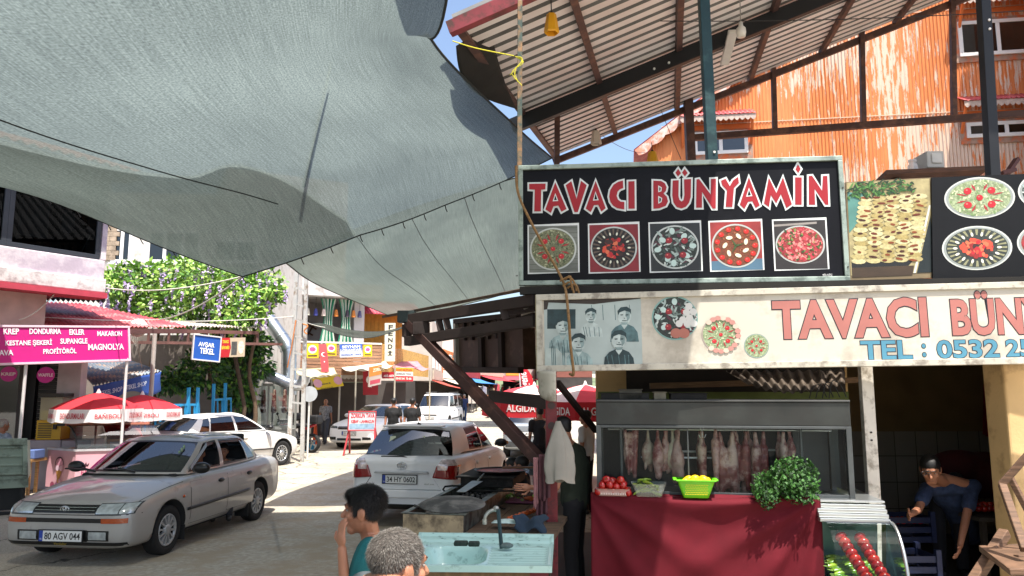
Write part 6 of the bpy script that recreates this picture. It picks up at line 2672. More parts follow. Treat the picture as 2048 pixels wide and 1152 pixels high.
 vsplit=[0,.05,.10,.30,.5,.7,.86,.91,1.0]
 cb=MB(paint)
 wins={}
 for s in(1,-1):
  for i in range(len(half)-1):
   for j in range(len(vsplit)-1):
    a,b2=vsplit[j],vsplit[j+1]
    quad=[cpt(i,a,s),cpt(i+1,a,s),cpt(i+1,b2,s),cpt(i,b2,s)]
    if s<0:
     quad=quad[::-1]
    L_=lab[i]
    if L_ and 2<=j<6:
     nm=L_ if L_ in('windshield','rear_window')else(L_,s)
     wins.setdefault(nm,[]).append(quad)
     continue
    cb.use(BLKP if(L_ and(j in(1,6)))or(L_ is None and sp.get('blackpillar')==i and 0<j<7)else paint)
    cb.add(quad,[(0,1,2,3)],True)
 cb.use(paint)
 n=len(half)
 rc=sp.get('roofcrown',.03)
 for i in range(n-1):
  for s in(1,-1):
   pa,pb=half[i][1],half[i+1][1]
   K=5
   for k in range(K):
    def rp(p,t):
     tt=1-(1-t)
     return V((p.x+(0),s*p.y*(1-t),p.z+rc*(1-(1-t)**2)*min(1,abs(p.y)/.3)))
    quad=[rp(pa,k/K),rp(pb,k/K),rp(pb,(k+1)/K),rp(pa,(k+1)/K)]
    if s<0:
     quad=quad[::-1]
    cb.add(quad,[(0,1,2,3)],True)
 me=cb.mesh('roof')
 bm=bmesh.new();bm.from_mesh(me)
 bmesh.ops.remove_doubles(bm,verts=bm.verts,dist=.0015)
 bmesh.ops.dissolve_degenerate(bm,edges=bm.edges,dist=1e-4)
 bm.to_mesh(me);bm.free()
 link(bpy.data.objects.new('roof',me),th)
 for nm,quads in wins.items():
  if nm in sp.get('open',()):
   continue
  g_=MB(sp.get('glass',CARGL)if nm not in sp.get('dark',())else CARGD)
  for qd in quads:
   g_.add(qd,[(0,1,2,3)],True)
  me=g_.mesh('window')
  bm=bmesh.new();bm.from_mesh(me)
  bmesh.ops.remove_doubles(bm,verts=bm.verts,dist=.0015)
  bm.to_mesh(me);bm.free()
  link(bpy.data.objects.new(nm if isinstance(nm,str)else 'side_window',me),th)
 sx=sp.get('seatx',(.0,-.85))
 zseat=sp.get('zseat',.62)
 for k,x in enumerate(sx):
  for y in((-.36,.36)if k==0 else(-.38,.38)):
   q=MB(M('#23252a',.9,var=.2,vs=10))
   q.box((x,y,zseat-.1),(.5,.48,.2))
   q.bar((x-.26,y,zseat-.05),(x-.40,y,zseat+.50),.46,.12,(1,0,0))
   q.box((x-.42,y,zseat+.62),(.09,.26,.16))
   T('seat',q,bev=.03)
 q=MB(INT)
 fb_=half[0][0]
 q.box((fb_.x-.38,0,fb_.z-.12),(.5,1.3,.22))
 q.b2(sx[-1]-.6,fb_.x-.4,-.7,.7,.3,.4)
 T('dashboard',q,bev=.03)
 q=MB(BLKP)
 q.tube([V((fb_.x-.72,.36,fb_.z-.08))+V((.05*math.sin(t*.4),.17*math.cos(t*.4),.17*math.sin(t*.4)))for t in range(17)],.014,6)
 T('steering_wheel',q)
 mx=sp.get('mirror')
 if mx:
  for s in(1,-1):
   q=MB(sp.get('mirrorm',BLKP))
   p=V((mx[0],s*mx[1],mx[2]))
   q.sph(p+V((0,s*.11,.03)),(.075,.115,.075),14,10)
   q.bar(p,p+V((0,s*.07,.01)),.07,.05)
   T('wing_mirror',q)
 return th,wrap,T,hit
def plate(th,fr,txt,w_=.52,h_=.112,size=None,par=None):
 q=MB(M('#15161a',.5))
 q.b2(-w_/2-.012,w_/2+.012,-h_/2-.012,h_/2+.012,-.012,0,fr)
 p=q.build('number_plate',th,local=True,bev=.004)
 q=MB(M('#dcdcda',.4,var=.03))
 q.b2(-w_/2,w_/2,-h_/2,h_/2,.0005,.003,fr)
 q.use(M('#1f3f9c',.4))
 q.b2(-w_/2,-w_/2+.045,-h_/2,h_/2,.0031,.004,fr)
 q.build('plate_face',p,local=True)
 q=MB(M('#16161a',.5))
 put_text(q,fr,txt,.024,0,w_-.085,h_*.66,.0052,.012)
 q.use(M('#e0e0e0',.5))
 put_text(q,fr,'TR',-w_/2+.022,-h_*.3,.028,.018,.0052,.0)
 q.build('plate_lettering',p,local=True)
def emblem(th,fr,w_,name='emblem'):
 q=MB(CHR)
 def ring(cx,cy,rx,ry,d):
  q.tube([fr(cx+rx*math.cos(2*math.pi*i/24),cy+ry*math.sin(2*math.pi*i/24),d)for i in range(25)],w_*.045,6)
 ring(0,0,w_*.5,w_*.34,.006)
 ring(0,w_*.13,w_*.29,w_*.15,.008)
 ring(0,0,w_*.13,w_*.30,.008)
 q.build(name,th,local=True)
def ellipse_emblem(th,fr,w_):
 q=MB(CHR)
 q.tube([fr(w_*.5*math.cos(2*math.pi*i/24),w_*.5*math.sin(2*math.pi*i/24),.006)for i in range(25)],w_*.06,6)
 q.tube([fr(-w_*.3,w_*.3,.008),fr(0,-w_*.3,.008),fr(w_*.3,w_*.3,.008)],w_*.05,5)
 q.build('emblem',th,local=True)
def carpaint(col,metal=.0,rough=.32,fl=0.,dirt=None,var=.03):
 return M(col,rough,metal,var=var,vs=3,coat=.2,dirt=dirt,spec=.3)
SILV=M('#aaa7a3',.5,.3,var=.03,vs=3,coat=.7,dirt=('#85827c',.1,3.))
wf_,wr_=G(330,1110),G(514,1040)
hd=(wf_-wr_)
hd.z=0
hang_=math.atan2(hd.y,hd.x)
WB=2.465
ux_=V((math.cos(hang_),math.sin(hang_),0));uy_=V((-math.sin(hang_),math.cos(hang_),0))
mid=(wf_+wr_)/2
org=mid-uy_*.80-ux_*.0
sedan_tab=[(2.03,.34,.60,.58,.02),(1.995,.24,.64,.71,.02),(1.93,.20,.665,.775,.03),(1.87,.19,.70,.80,.03),(1.70,.18,.745,.825,.045),(1.2325,.18,.83,.842,.05),(.85,.18,.885,.845,.04),(.3,.18,.905,.845,.02),(-.5,.18,.915,.845,.02),(-1.2,.19,.925,.84,.03),(-1.55,.2,.935,.83,.04),(-1.9,.22,.925,.81,.05),(-2.10,.26,.88,.76,.03),(-2.17,.34,.80,.66,.02)]
sedan_cabin=[((1.02,0,.935),(.24,0,1.345),'windshield'),((.97,.40,.93),(.22,.32,1.34),'windshield'),((.80,.66,.915),(.11,.53,1.315)),((.70,.705,.905),(.03,.555,1.30),'front'),((-.13,.735,.915),(-.20,.575,1.325)),((-.23,.735,.915),(-.28,.575,1.325),'rear'),((-.98,.725,.925),(-.90,.56,1.305)),((-1.02,.72,.925),(-.93,.558,1.30),'quarter'),((-1.28,.70,.935),(-1.02,.55,1.285)),((-1.50,.64,.955),(-1.13,.51,1.275),'rear_window'),((-1.66,.35,.975),(-1.22,.32,1.31),'rear_window'),((-1.70,0,.985),(-1.25,0,1.315))]
sp=dict(paint=SILV,tab=sedan_tab,wr=.295,axles=(1.2325,-1.2325),cabin=sedan_cabin,doors=[(.78,-.16,.30,.885,0),(-.20,-1.02,.32,.895,0)],strip=(.475,.035,.88,-.86),mirror=(.66,.78,.955),spokes=12,spw=.085,open=(('front',1),('rear',1)),rim=M('#a9aaab',.4,.35,var=.08),sill=.2)
car,wrap,T,hit=build_car('sedan','silver four door sedan with black mirrors and open windows, foreground left','car',org,hang_,sp)
q=MB(BLKP)
wrap(q,[(-.38,.605),(.38,.605),(.38,.685),(-.38,.685)],'+x',.004,20,4)
T('grille',q)
q=MB(CHR)
for z in(.628,.655):
 wrap(q,[(-.37,z),(.37,z),(.37,z+.006),(-.37,z+.006)],'+x',.009,20,1)
T('grille_slat',q)
h,n=hit((5,0,.645),(-1,0,0))
emblem(car,Fr(h+V((.008,0,0)),(0,1,0),(0,0,1),(1,0,0)),.105)
for s in(1,-1):
 ql=MB(LENS)
 wrap(ql,[(s*.39,.60),(s*.64,.60),(s*.64,.698),(s*.39,.69)],'+x',.006,10,5)
 lo=T('headlight',ql)
 ql=MB(LENS)
 wrap(ql,[(s*.652,.60),(s*.765,.60),(s*.765,.70),(s*.652,.70)],'+x',.006,8,5)
 T('corner_lens',ql,lo)
 q=MB(M('#3a3f42',.3,.3))
 wrap(q,[(s*.38,.592),(s*.775,.592),(s*.775,.708),(s*.38,.70)],'+x',.003,14,5)
 T('light_surround',q,lo)
 q=MB(AMB)
 wrap(q,[(s*.46,.495),(s*.74,.495),(s*.74,.55),(s*.46,.55)],'+x',.007,12,3)
 T('indicator',q)
 q=MB(LENS)
 wrap(q,[(s*.32,.315),(s*.53,.315),(s*.53,.40),(s*.32,.40)],'+x',.008,10,4)
 fo=T('fog_lamp',q)
 q=MB(BLKP)
 wrap(q,[(s*.29,.30),(s*.56,.30),(s*.56,.415),(s*.29,.415)],'+x',.004,10,4)
 T('lamp_recess',q,fo)
 h,n=hit((.95,s*3,.66),(0,-s,0))
 q=MB(AMB)
 q.sph(h,(.035,.012,.02),10,6)
 T('side_repeater',q)
 q=MB(REDL)
 wrap(q,[(-1.98,.62),(-2.12,.62),(-2.12,.86),(-2.02,.86)],'+y' if s>0 else '-y',.006,6,6)
 T('tail_light',q)
q=MB(BLKP)
wrap(q,[(-.70,.50),(.70,.50),(.70,.548),(-.70,.548)],'+x',.004,24,3)
wrap(q,[(-.74,.245),(.74,.245),(.74,.285),(-.74,.285)],'+x',.004,24,2)
wrap(q,[(-.3,.29),(.3,.29),(.3,.42),(-.3,.42)],'+x',.003,12,3)
T('bumper_slot',q)
q=MB(BLKP)
wrap(q,[(-.80,.582),(.80,.582),(.80,.590),(-.80,.590)],'+x',.003,24,1)
wrap(q,[(.95,.60),(-.0,.60),(-.0,.606),(.95,.606)],'+y',-.02,4,1)if False else None
wrap(q,[(1.88,.74),(.92,.79),(.92,.784),(1.88,.734)],'+z',.002,24,1)
wrap(q,[(1.88,-.74),(.92,-.79),(.92,-.784),(1.88,-.734)],'+z',.002,24,1)
T('bonnet_gap',q)
h,n=hit((5,0,.355),(-1,0,0))
plate(car,Fr(h+V((.03,0,0)),(0,1,0),(0,0,1),(1,0,0)),'80 AGV 044',.52,.115)
q=MB(M('#8a7428',.5,.3))
put_text(q,Fr(h+V((.022,0,0)),(0,1,0),(0,0,1),(1,0,0)),'Vardallar',0,-.085,.16,.03,.004,.01)
T('dealer_lettering',q)
for y in(.12,-.42):
 q=MB(BLKP)
 a=V((1.0,y+.05,.955))
 q.tube([a,a+V((-.04,-.2,.022)),a+V((-.075,-.48,.028))],.011,5)
 q.tube([a+V((.0,-.0,.008)),a+V((-.07,-.24,.036))],.012,5)
 T('wiper',q)
q=MB(M('#1d2022',.25,coat=.5))
for s in(1,):
 for(xa,za,xb,zb2)in((.62,1.0,.03,1.27),(.03,1.27,-.22,1.298),(-.27,1.298,-.9,1.275),(-.9,1.275,-1.0,1.24)):
  ya=.56+(1.30-za)*.42+.02
  yb=.56+(1.30-zb2)*.42+.02
  q.add([(xa,s*ya,za),(xb,s*yb,zb2),(xb,s*(yb+.014),zb2-.055),(xa,s*(ya+.014),za-.055)],[(0,1,2,3)])
T('wind_deflector',q,solid=.004)
for x in(.9,-.86):
 q=MB(RUB)
 q.b2(x-.02,x,.62,.83,.12,.30)
 T('mud_flap',q)
q=MB(M('#8fae8c',.6))
fr_=Fr((.46,.46,1.19),V((-.35,.1,.0)).normalized(),V((-.75,-.05,.42)).normalized())
for k in range(5):
 q.sph(fr_(.0+.02*(k%2),-.07+.035*k,.03),(.028,.008,.022),8,5)
T('window_sticker',q)
SED=(org,hang_,ux_,uy_)
WHT=carpaint('#ececed',.0,.38)
hh_=math.radians(90-11)
hux=V((math.cos(hh_),math.sin(hh_),0));huy=V((-math.sin(hh_),math.cos(hh_),0))
rearc=P(806,950,11.35)
horg=V((rearc.x,rearc.y,0))+hux*1.98
hat_tab=[(2.15,.30,.62,.55,.02),(2.05,.22,.70,.76,.03),(1.7,.19,.82,.84,.06),(1.3,.18,.92,.87,.06),(.9,.18,.98,.88,.04),(.3,.18,1.0,.88,.02),(-.6,.19,1.02,.88,.02),(-1.2,.20,1.03,.88,.02),(-1.6,.21,1.03,.87,.02),(-1.85,.24,1.02,.83,.02),(-1.97,.27,.99,.775,.02),(-2.02,.30,.96,.70,.01),(-2.03,.34,.92,.62,.0)]
hat_cab=[((1.08,0,1.02),(.25,0,1.46),'windshield'),((1.02,.42,1.015),(.22,.35,1.455),'windshield'),((.86,.70,1.0),(.12,.55,1.43)),((.76,.745,.99),(.04,.58,1.42),'front'),((-.10,.765,1.01),(-.18,.60,1.45)),((-.16,.765,1.01),(-.23,.60,1.45),'rear'),((-.98,.755,1.04),(-.90,.60,1.43)),((-1.25,.74,1.05),(-1.12,.58,1.44)),((-1.76,.69,1.0),(-1.40,.53,1.41),'rear_window'),((-1.90,.38,.985),(-1.50,.32,1.44),'rear_window'),((-1.93,0,.98),(-1.53,0,1.445))]
sp=dict(paint=WHT,tab=hat_tab,wr=.315,axles=(1.28,-1.32),cabin=hat_cab,doors=[(.86,-.12,.32,.98,0),(-.16,-1.02,.34,.99,0)],mirror=(.74,.80,1.03),spokes=7,spw=.14,sill=.2,zseat=.66,handle=WHT,seatx=(0.,-.9))
hat,wrap,T,hit=build_car('hatchback','white hatchback seen from behind, driving away down the street','car',horg,hh_,sp)
for s in(1,-1):
 q=MB(REDL)
 wrap(q,[(s*.47,.73),(s*.80,.70),(s*.815,.90),(s*.53,.90)],'-x',.012,10,8)
 lo=T('tail_light',q,solid=.01)
 q=MB(M('#d8c8c8',.1,.2,coat=1.,var=.3,vs=30))
 wrap(q,[(s*.535,.90),(s*.80,.90),(s*.75,.975),(s*.60,.985)],'-x',.012,8,4)
 wrap(q,[(s*.55,.84),(s*.68,.84),(s*.69,.90),(s*.545,.90)],'-x',.018,6,4)
 T('reversing_lens',q,lo)
q=MB(M('#c4c5c8',.3,var=.03))
wrap(q,[(-.42,.785),(.42,.785),(.40,.82),(-.40,.82)],'-x',.03,14,2)
T('boot_handle',q,solid=.03)
q=MB(M('#55585a',.5))
for(y0,z0,y1,z1)in((-.60,.555,.60,.55),(-.60,.555,-.47,.74),(.60,.55,.47,.74)):
 wd=.006
 wrap(q,[(y0,z0),(y1,z1),(y1+(wd if abs(y1-y0)<.3 else 0),z1+wd),(y0+(wd if abs(y1-y0)<.3 else 0),z0+wd)],'-x',.003,16,1)
T('tailgate_gap',q)
q=MB(WHT)
wrap(q,[(-.72,.44),(.72,.44),(.74,.55),(-.74,.55)],'-x',.03,20,5)
T('rear_bumper',q,solid=.05,bev=.012)
q=MB(BLKP)
wrap(q,[(-.74,.27),(.74,.27),(.76,.345),(-.76,.345)],'-x',.008,20,4)
T('bumper_valance',q)
q=MB(M('#777777',.4))
for y in(-.25,.28):
 h,n=hit((-5,y,.47),(1,0,0))
 q.sph(h-V((.03,0,0)),(.006,.011,.011),8,6)
T('parking_sensor',q)
h,n=hit((-5,0,.70),(1,0,0))
plate(hat,Fr(h+V((-.022,0.03,0)),(0,-1,0),(0,0,1),(-1,0,0)),'34 HY 0602',.52,.115)
h,n=hit((-5,0,.90),(1,0,0))
emblem(hat,Fr(h+V((-.012,0,-.005)),(0,-1,0),(0,0,1),(-1,0,0)),.14)
q=MB(CHR)
h,n=hit((-5,.45,.64),(1,0,0))
h,n=hit((-5,-.42,.64),(1,0,0))
put_text(q,Fr(h+V((-.006,0,0)),(0,-1,0),(0,0,1),(-1,0,0)),'dual-vvti',0,0,.15,.02,.003,.01)
T('badge_lettering',q)
q=MB(BLKP)
q.tube([(-1.95,-.18,.945),(-1.955,-.1,.985),(-1.945,.02,1.02),(-1.935,.36,1.015)],.014,6)
q.tube([(-1.95,-.18,.945),(-1.955,-.12,.975)],.022,6)
T('rear_wiper',q)
q=MB(BLKP)
q.cyl((-1.25,0,1.455),(-1.28,0,1.475),.035,.02,10)
q.tube([(-1.28,0,1.47),(-1.42,0,1.68)],.005,5)
T('roof_aerial',q)
q=MB(WHT)
q.b2(-1.60,-1.40,-.48,.48,1.435,1.46)
T('roof_spoiler',q,bev=.012)
q=MB(M('#b8c0a8',.7))
for(y,z,w2_,h2_)in((.28,1.25,.09,.10),(-.12,1.25,.22,.11)):
 x=-1.75-(.0)+(z-1.2)*.75-.02
 q.add([(x+.01,y-w2_/2,z-h2_/2),(x+.01,y+w2_/2,z-h2_/2),(x+.08,y+w2_/2,z+h2_/2),(x+.08,y-w2_/2,z+h2_/2)],[(0,1,2,3)])
T('window_sticker',q)
q=MB(M('#5fa08a',.8,var=.3,vs=9))
rn=random.Random(2)
for k in range(7):
 q.sph((-1.55+rn.uniform(-.1,.1),.30-.11*k,1.02+rn.uniform(0,.03)),(.09,.09,.06),8,6)
T('parcel_clutter',q)
q=MB(M('#e08a1c',.3))
q.sph((.76,-1.02,1.06),(.02,.02,.03),8,6)
T('indicator',q)
HAT=(horg,hux,huy)
WH3=carpaint('#d6d5d2',.0,.3,dirt=('#c3beb4',.2,2))
w1_,w2_=G(563,931),None
bh=math.radians(90-26)
bux=V((math.cos(bh),math.sin(bh),0));buy=V((-math.sin(bh),math.cos(bh),0))
borg=V((w1_.x,w1_.y,0))-bux*1.38+buy*.84
bmw_tab=[(2.12,.34,.64,.60,.02),(2.05,.24,.70,.78,.03),(1.82,.2,.77,.85,.05),(1.38,.19,.86,.88,.06),(.95,.19,.93,.885,.04),(.2,.19,.95,.885,.02),(-.7,.19,.965,.885,.02),(-1.4,.2,.98,.88,.03),(-1.8,.21,.985,.86,.04),(-2.15,.24,.97,.82,.05),(-2.36,.3,.92,.74,.03),(-2.42,.38,.84,.64,.02)]
bmw_cab=[((1.12,0,.985),(.30,0,1.40),'windshield'),((1.06,.42,.98),(.27,.35,1.395),'windshield'),((.90,.70,.965),(.17,.56,1.37)),((.80,.745,.955),(.09,.585,1.36),'front'),((-.14,.77,.965),(-.20,.60,1.385)),((-.22,.77,.965),(-.26,.60,1.385),'rear'),((-1.0,.76,.98),(-.90,.59,1.36)),((-1.04,.76,.98),(-.94,.585,1.355),'quarter'),((-1.32,.74,.985),(-1.08,.575,1.33)),((-1.62,.68,1.0),(-1.18,.54,1.325),'rear_window'),((-1.82,.38,1.02),(-1.28,.34,1.37),'rear_window'),((-1.88,0,1.03),(-1.31,0,1.375))]
sp=dict(paint=WH3,tab=bmw_tab,wr=.325,axles=(1.38,-1.38),cabin=bmw_cab,doors=[(.9,-.14,.30,.935,0),(-.2,-1.1,.32,.945,0)],mirror=(.78,.82,1.0),spokes=14,spw=.06,strip=(.46,.03,1.0,-.95),handle=WH3,dark=('rear_window',('rear',1),('rear',-1),('quarter',1),('quarter',-1)),rim=M('#c0c2c4',.25,.7))
bmw,wrap,T,hit=build_car('saloon_car','white older saloon with dark tinted glass parked behind the silver sedan','car',borg,bh,sp)
for s in(1,-1):
 q=MB(REDL)
 wrap(q,[(s*.42,.70),(s*.76,.70),(s*.76,.86),(s*.46,.86)],'-x',.006,8,5)
 T('tail_light',q)
fl_,fr__=G(668,884),G(745,884)
ph=math.radians(-90-17)
pux=V((math.cos(ph),math.sin(ph),0));puy=V((-math.sin(ph),math.cos(ph),0))
porg=P(708,880,26.2);porg.z=0
porg=porg-pux*2.0
pas_tab=[(2.36,.30,.70,.62,.03),(2.3,.22,.78,.80,.04),(2.0,.2,.86,.88,.07),(1.4,.19,.95,.91,.07),(.95,.19,1.0,.915,.04),(.2,.19,1.02,.915,.02),(-.8,.19,1.03,.915,.02),(-1.5,.2,1.05,.91,.02),(-2.0,.22,1.05,.88,.02),(-2.3,.27,1.0,.80,.02),(-2.38,.34,.9,.66,.0)]
pas_cab=[((1.15,0,1.05),(.28,0,1.46),'windshield'),((1.08,.44,1.045),(.25,.37,1.455),'windshield'),((.9,.73,1.03),(.15,.58,1.43)),((.8,.775,1.02),(.07,.605,1.42),'front'),((-.15,.79,1.03),(-.2,.62,1.45)),((-.23,.79,1.03),(-.27,.62,1.45),'rear'),((-1.05,.78,1.05),(-1.0,.61,1.44)),((-1.9,.74,1.07),(-1.7,.58,1.40),'rear_window'),((-2.1,.4,1.07),(-1.85,.36,1.43),'rear_window'),((-2.15,0,1.07),(-1.88,0,1.435))]
sp=dict(paint=WHT,tab=pas_tab,wr=.33,axles=(1.42,-1.38),cabin=pas_cab,doors=[(.95,-.15,.32,.98,0),(-.2,-1.05,.34,.99,0)],mirror=(.78,.85,1.06),mirrorm=WHT,spokes=10,spw=.08,handle=WHT)
pas,wrap,T,hit=build_car('estate_car','white modern car facing the camera behind the kebab street sign','car',porg,ph,sp)
for s in(1,-1):
 q=MB(M('#4a5054',.12,.5,var=.5,vs=18,coat=1.))
 wrap(q,[(s*.44,.70),(s*.80,.72),(s*.82,.80),(s*.46,.775)],'+x',.006,10,5)
 T('headlight',q)
 q=MB(BLKP)
 wrap(q,[(s*.50,.33),(s*.78,.33),(s*.78,.42),(s*.50,.42)],'+x',.005,8,4)
 T('air_intake',q)
q=MB(BLKP)
wrap(q,[(-.43,.67),(.43,.67),(.43,.775),(-.43,.775)],'+x',.004,14,4)
wrap(q,[(-.45,.30),(.45,.30),(.45,.38),(-.45,.38)],'+x',.004,14,3)
T('grille',q)
q=MB(CHR)
for z in(.69,.715,.745):
 wrap(q,[(-.42,z),(.42,z),(.42,z+.008),(-.42,z+.008)],'+x',.009,14,1)
wrap(q,[(-.76,.315),(.76,.315),(.76,.325),(-.76,.325)],'+x',.012,14,1)
T('grille_slat',q)
h,n=hit((5,0,.54),(-1,0,0))
plate(pas,Fr(h+V((.02,0,0)),(0,1,0),(0,0,1),(1,0,0)),'31 AM 275')
h,n=hit((5,0,.73),(-1,0,0))
ellipse_emblem(pas,Fr(h+V((.012,0,0)),(0,1,0),(0,0,1),(1,0,0)),.11)
van_tab=[(2.12,.36,.80,.62,.02),(2.05,.26,.88,.80,.04),(1.8,.22,.98,.87,.06),(1.4,.2,1.05,.89,.06),(1.0,.2,1.10,.895,.03),(0,.2,1.10,.895,.02),(-1.2,.2,1.10,.895,.02),(-1.8,.22,1.10,.88,.02),(-2.08,.3,1.08,.82,.0),(-2.13,.36,1.0,.72,.0)]
van_cab=[((1.45,0,1.13),(.75,0,1.78),'windshield'),((1.38,.48,1.12),(.72,.42,1.775),'windshield'),((1.22,.76,1.1),(.62,.66,1.75)),((1.1,.80,1.1),(.52,.69,1.745),'front'),((.12,.82,1.1),(.05,.72,1.79)),((.02,.82,1.1),(-.03,.72,1.79),'rear'),((-.85,.82,1.1),(-.85,.72,1.80)),((-.95,.82,1.1),(-.95,.72,1.80),'quarter'),((-1.75,.80,1.1),(-1.7,.71,1.79)),((-2.0,.74,1.1),(-1.92,.66,1.78),'rear_window'),((-2.08,.4,1.1),(-2.0,.4,1.80),'rear_window'),((-2.1,0,1.1),(-2.02,0,1.81))]
vh=math.radians(-90-9)
vux=V((math.cos(vh),math.sin(vh),0))
vorg=P(862,840,39.0);vorg.z=0
vorg=vorg-vux*1.7
sp=dict(paint=WHT,tab=van_tab,wr=.32,axles=(1.3,-1.28),cabin=van_cab,doors=[(1.05,.06,.32,1.06,0),(-.0,-.9,.34,1.06,0)],mirror=(1.08,.86,1.2),spokes=8,spw=.12,strip=(.5,.06,.9,-.9),zseat=.75,seatx=(.2,-.7))
van,wrap,T,hit=build_car('van','white small family van with roof bars coming down the street','van',vorg,vh,sp)
for s in(1,-1):
 q=MB(LENS)
 wrap(q,[(s*.46,.84),(s*.78,.86),(s*.80,.98),(s*.56,.98)],'+x',.006,8,5)
 T('headlight',q)
 q=MB(M('#8a8a8a',.4,.5))
 q.bar((.45,s*.62,1.86),(-1.7,s*.62,1.88),.03,.03)
 T('roof_bar',q)
q=MB(M('#3c3d40',.6))
wrap(q,[(-.78,.38),(.78,.38),(.78,.50),(-.78,.50)],'+x',.008,14,4)
wrap(q,[(-.4,.70),(.4,.70),(.4,.77),(-.4,.77)],'+x',.005,14,3)
T('grille',q)
h,n=hit((5,0,.58),(-1,0,0))
plate(van,Fr(h+V((.02,0,0)),(0,1,0),(0,0,1),(1,0,0)),'01 DK 418')
sh_=math.radians(90-3)
sux=V((math.cos(sh_),math.sin(sh_),0))
sorg=P(1062,890,22.5);sorg.z=0
sorg=sorg+sux*2.0
sp=dict(paint=carpaint('#9aa2aa',.5,.35),tab=hat_tab,wr=.315,axles=(1.28,-1.32),cabin=hat_cab,doors=[(.86,-.12,.32,.98,0)],mirror=(.74,.80,1.03),spokes=7,spw=.14)
sh2,wrap,T,hit=build_car('hatchback','silver blue hatchback seen from behind below the red ice cream parasols','car',sorg,sh_,sp)
for s in(1,-1):
 q=MB(REDL)
 wrap(q,[(s*.55,.72),(s*.82,.70),(s*.82,1.0),(s*.62,1.0)],'-x',.008,6,6)
 lo=T('tail_light',q)
 q=MB(AMB)
 wrap(q,[(s*.60,.78),(s*.80,.78),(s*.80,.86),(s*.60,.86)],'-x',.012,6,3)
 T('indicator_lens',q,lo)
q=MB(M('#3a3d40',.6))
wrap(q,[(-.74,.34),(.74,.34),(.74,.50),(-.74,.50)],'-x',.02,14,4)
T('rear_bumper',q)
h,n=hit((-5,0.1,.72),(1,0,0))
plate(sh2,Fr(h+V((-.02,.0,0)),(0,-1,0),(0,0,1),(-1,0,0)),'51 AC 902')
ob_=P(898,835,47);ob_.z=gz(47)
sp=dict(paint=carpaint('#b9bcbe',.3,.35),tab=sedan_tab,wr=.295,axles=(1.2325,-1.2325),cabin=sedan_cabin,doors=[],spokes=8,spw=.1)
build_car('sedan','pale grey car parked just behind the white van','car',ob_,math.radians(-96),sp)
# ================================================================ LEFT SIDE STREET THINGS
def sign(name,label,cat,tl,tr,bl,col,texts=(),d=.05,frame=None,group=None,shapes=None,fw=.03):
 """flat board from three corners; texts: (string, x0, x1, y0, y1 in photo pixels, colour)"""
 fr,w_,h_=frame3(tl,tr,bl)
 t=thing(name,label,cat,fr(w_/2,0),0,group)
 box_board('panel',t,fr,w_,h_,M(col,.5,var=.06,vs=3),d,M(frame,.5,var=.05)if frame else None,fw)
 mbs={}
 if shapes:
  q=MB()
  shapes(q,fr,w_,h_)
  q.build('picture',t)
 for i,(s,x0,x1,y0,y1,c,*r)in enumerate(texts):
  a,b=pxf(fr,x0,y1)
  a2,b2=pxf(fr,x1,y0)
  cols=c if isinstance(c,tuple)else(c,)
  for k,cc in enumerate(cols):
   q=mbs.setdefault(cc,MB(M(cc,.5,var=0)))
   e=.012*(len(cols)-1-k)*(h_ if h_<1 else 1)
   put_text(q,fr,s,(a+a2)/2,(b+b2)/2,a2-a+e,b2-b+e,.008+.003*k,.03+(.02 if k<len(cols)-1 else 0),*r)
 for q in mbs.values():
  q.build('lettering',t)
 return t,fr
PW=('#eadce2',)
sign('dessert_sign','long magenta sign listing desserts in white capitals above the kiosk','signboard',P(-150,654,12.2),P(255,656,15.1),P(-150,731,12.2),'#c01878',[('KREP',6,37,658,670,PW),('DONDURMA',58,121,659,670,PW),('EKLER',138,168,661,672,PW),('MAKARON',194,243,665,675,PW),('KESTANE ŞEKERİ',10,103,679,695,PW),('SUPANGLE',120,174,679,690,PW),('MAGNOLYA',176,247,690,703,PW),('PROFİTÖRÖL',86,152,696,710,PW),('BAKLAVA',-36,26,701,713,PW)],frame='#d8b8c4',fw=.04)
def disc_sign(label,px,py,Y,r,txt,mat='#c0188c',nrm=(0.25,-1,0)):
 f=Fr(P(px,py,Y),V((1,.25,0)),(0,0,1))
 t=thing('disc_sign',label,'sign',f.o)
 q=MB(M(mat,.45,var=.04))
 q.prism(disc_pts(0,0,r,r,28),f,-.03,0)
 q.build('disc',t)
 q=MB(M('#ecdce4',.5))
 put_text(q,f,txt,0,0,r*1.7,r*.42,.004,.03)
 q.build('lettering',t)
disc_sign('round magenta sign on the black shutter beside the slush machine',91,750,15.3,.16,'WAFFLE')
disc_sign('oval magenta sticker on the kiosk glass at the left edge',17,748,15.0,.15,'KREP')
t=thing('satellite_dish','white satellite dish tucked under the red roof edge right of the magenta sign','satellite dish',P(274,665,14.9))
q=MB(M('#dcdcd8',.4))
q.lathe([(.001,.05),(.12,.035),(.2,0),(.2,-.01),(.001,.04)],P(276,656,16.4),(-.2,1,-.1),24)
q.build('reflector',t)
q=MB(M('#8a857c',.8))
for k in range(3):
 q.tube(sag(P(262+4*k,672,14.9),P(276,674,14.9),.12+.04*k),.006,4)
q.tube(sag(P(275,675,14.9),P(284,735,16),.05),.006,4)
q.build('cable',t)
q=MB(M('#a8a2b0',.5,var=.06))
cfr=Fr(P(44,915,15.6),(1,.12,0),(-.12,1,0))
cfr.o.z=0
q.b2(0,.72,0,.7,0,.98,cfr)
q.b2(.722,1.3,.02,.7,0,.97,cfr)
tag(q.build('counter',bev=.01),'lavender grey counter under the yellow slush machine','counter')
sm_=thing('slush_machine','yellow two tank slush machine on the lavender counter','drink machine',cfr(.45,.3,0))
q=MB(M('#d6a810',.4,var=.06))
q.b2(.2,.68,.05,.6,.985,1.38,cfr)
q.build('base',sm_,bev=.01)
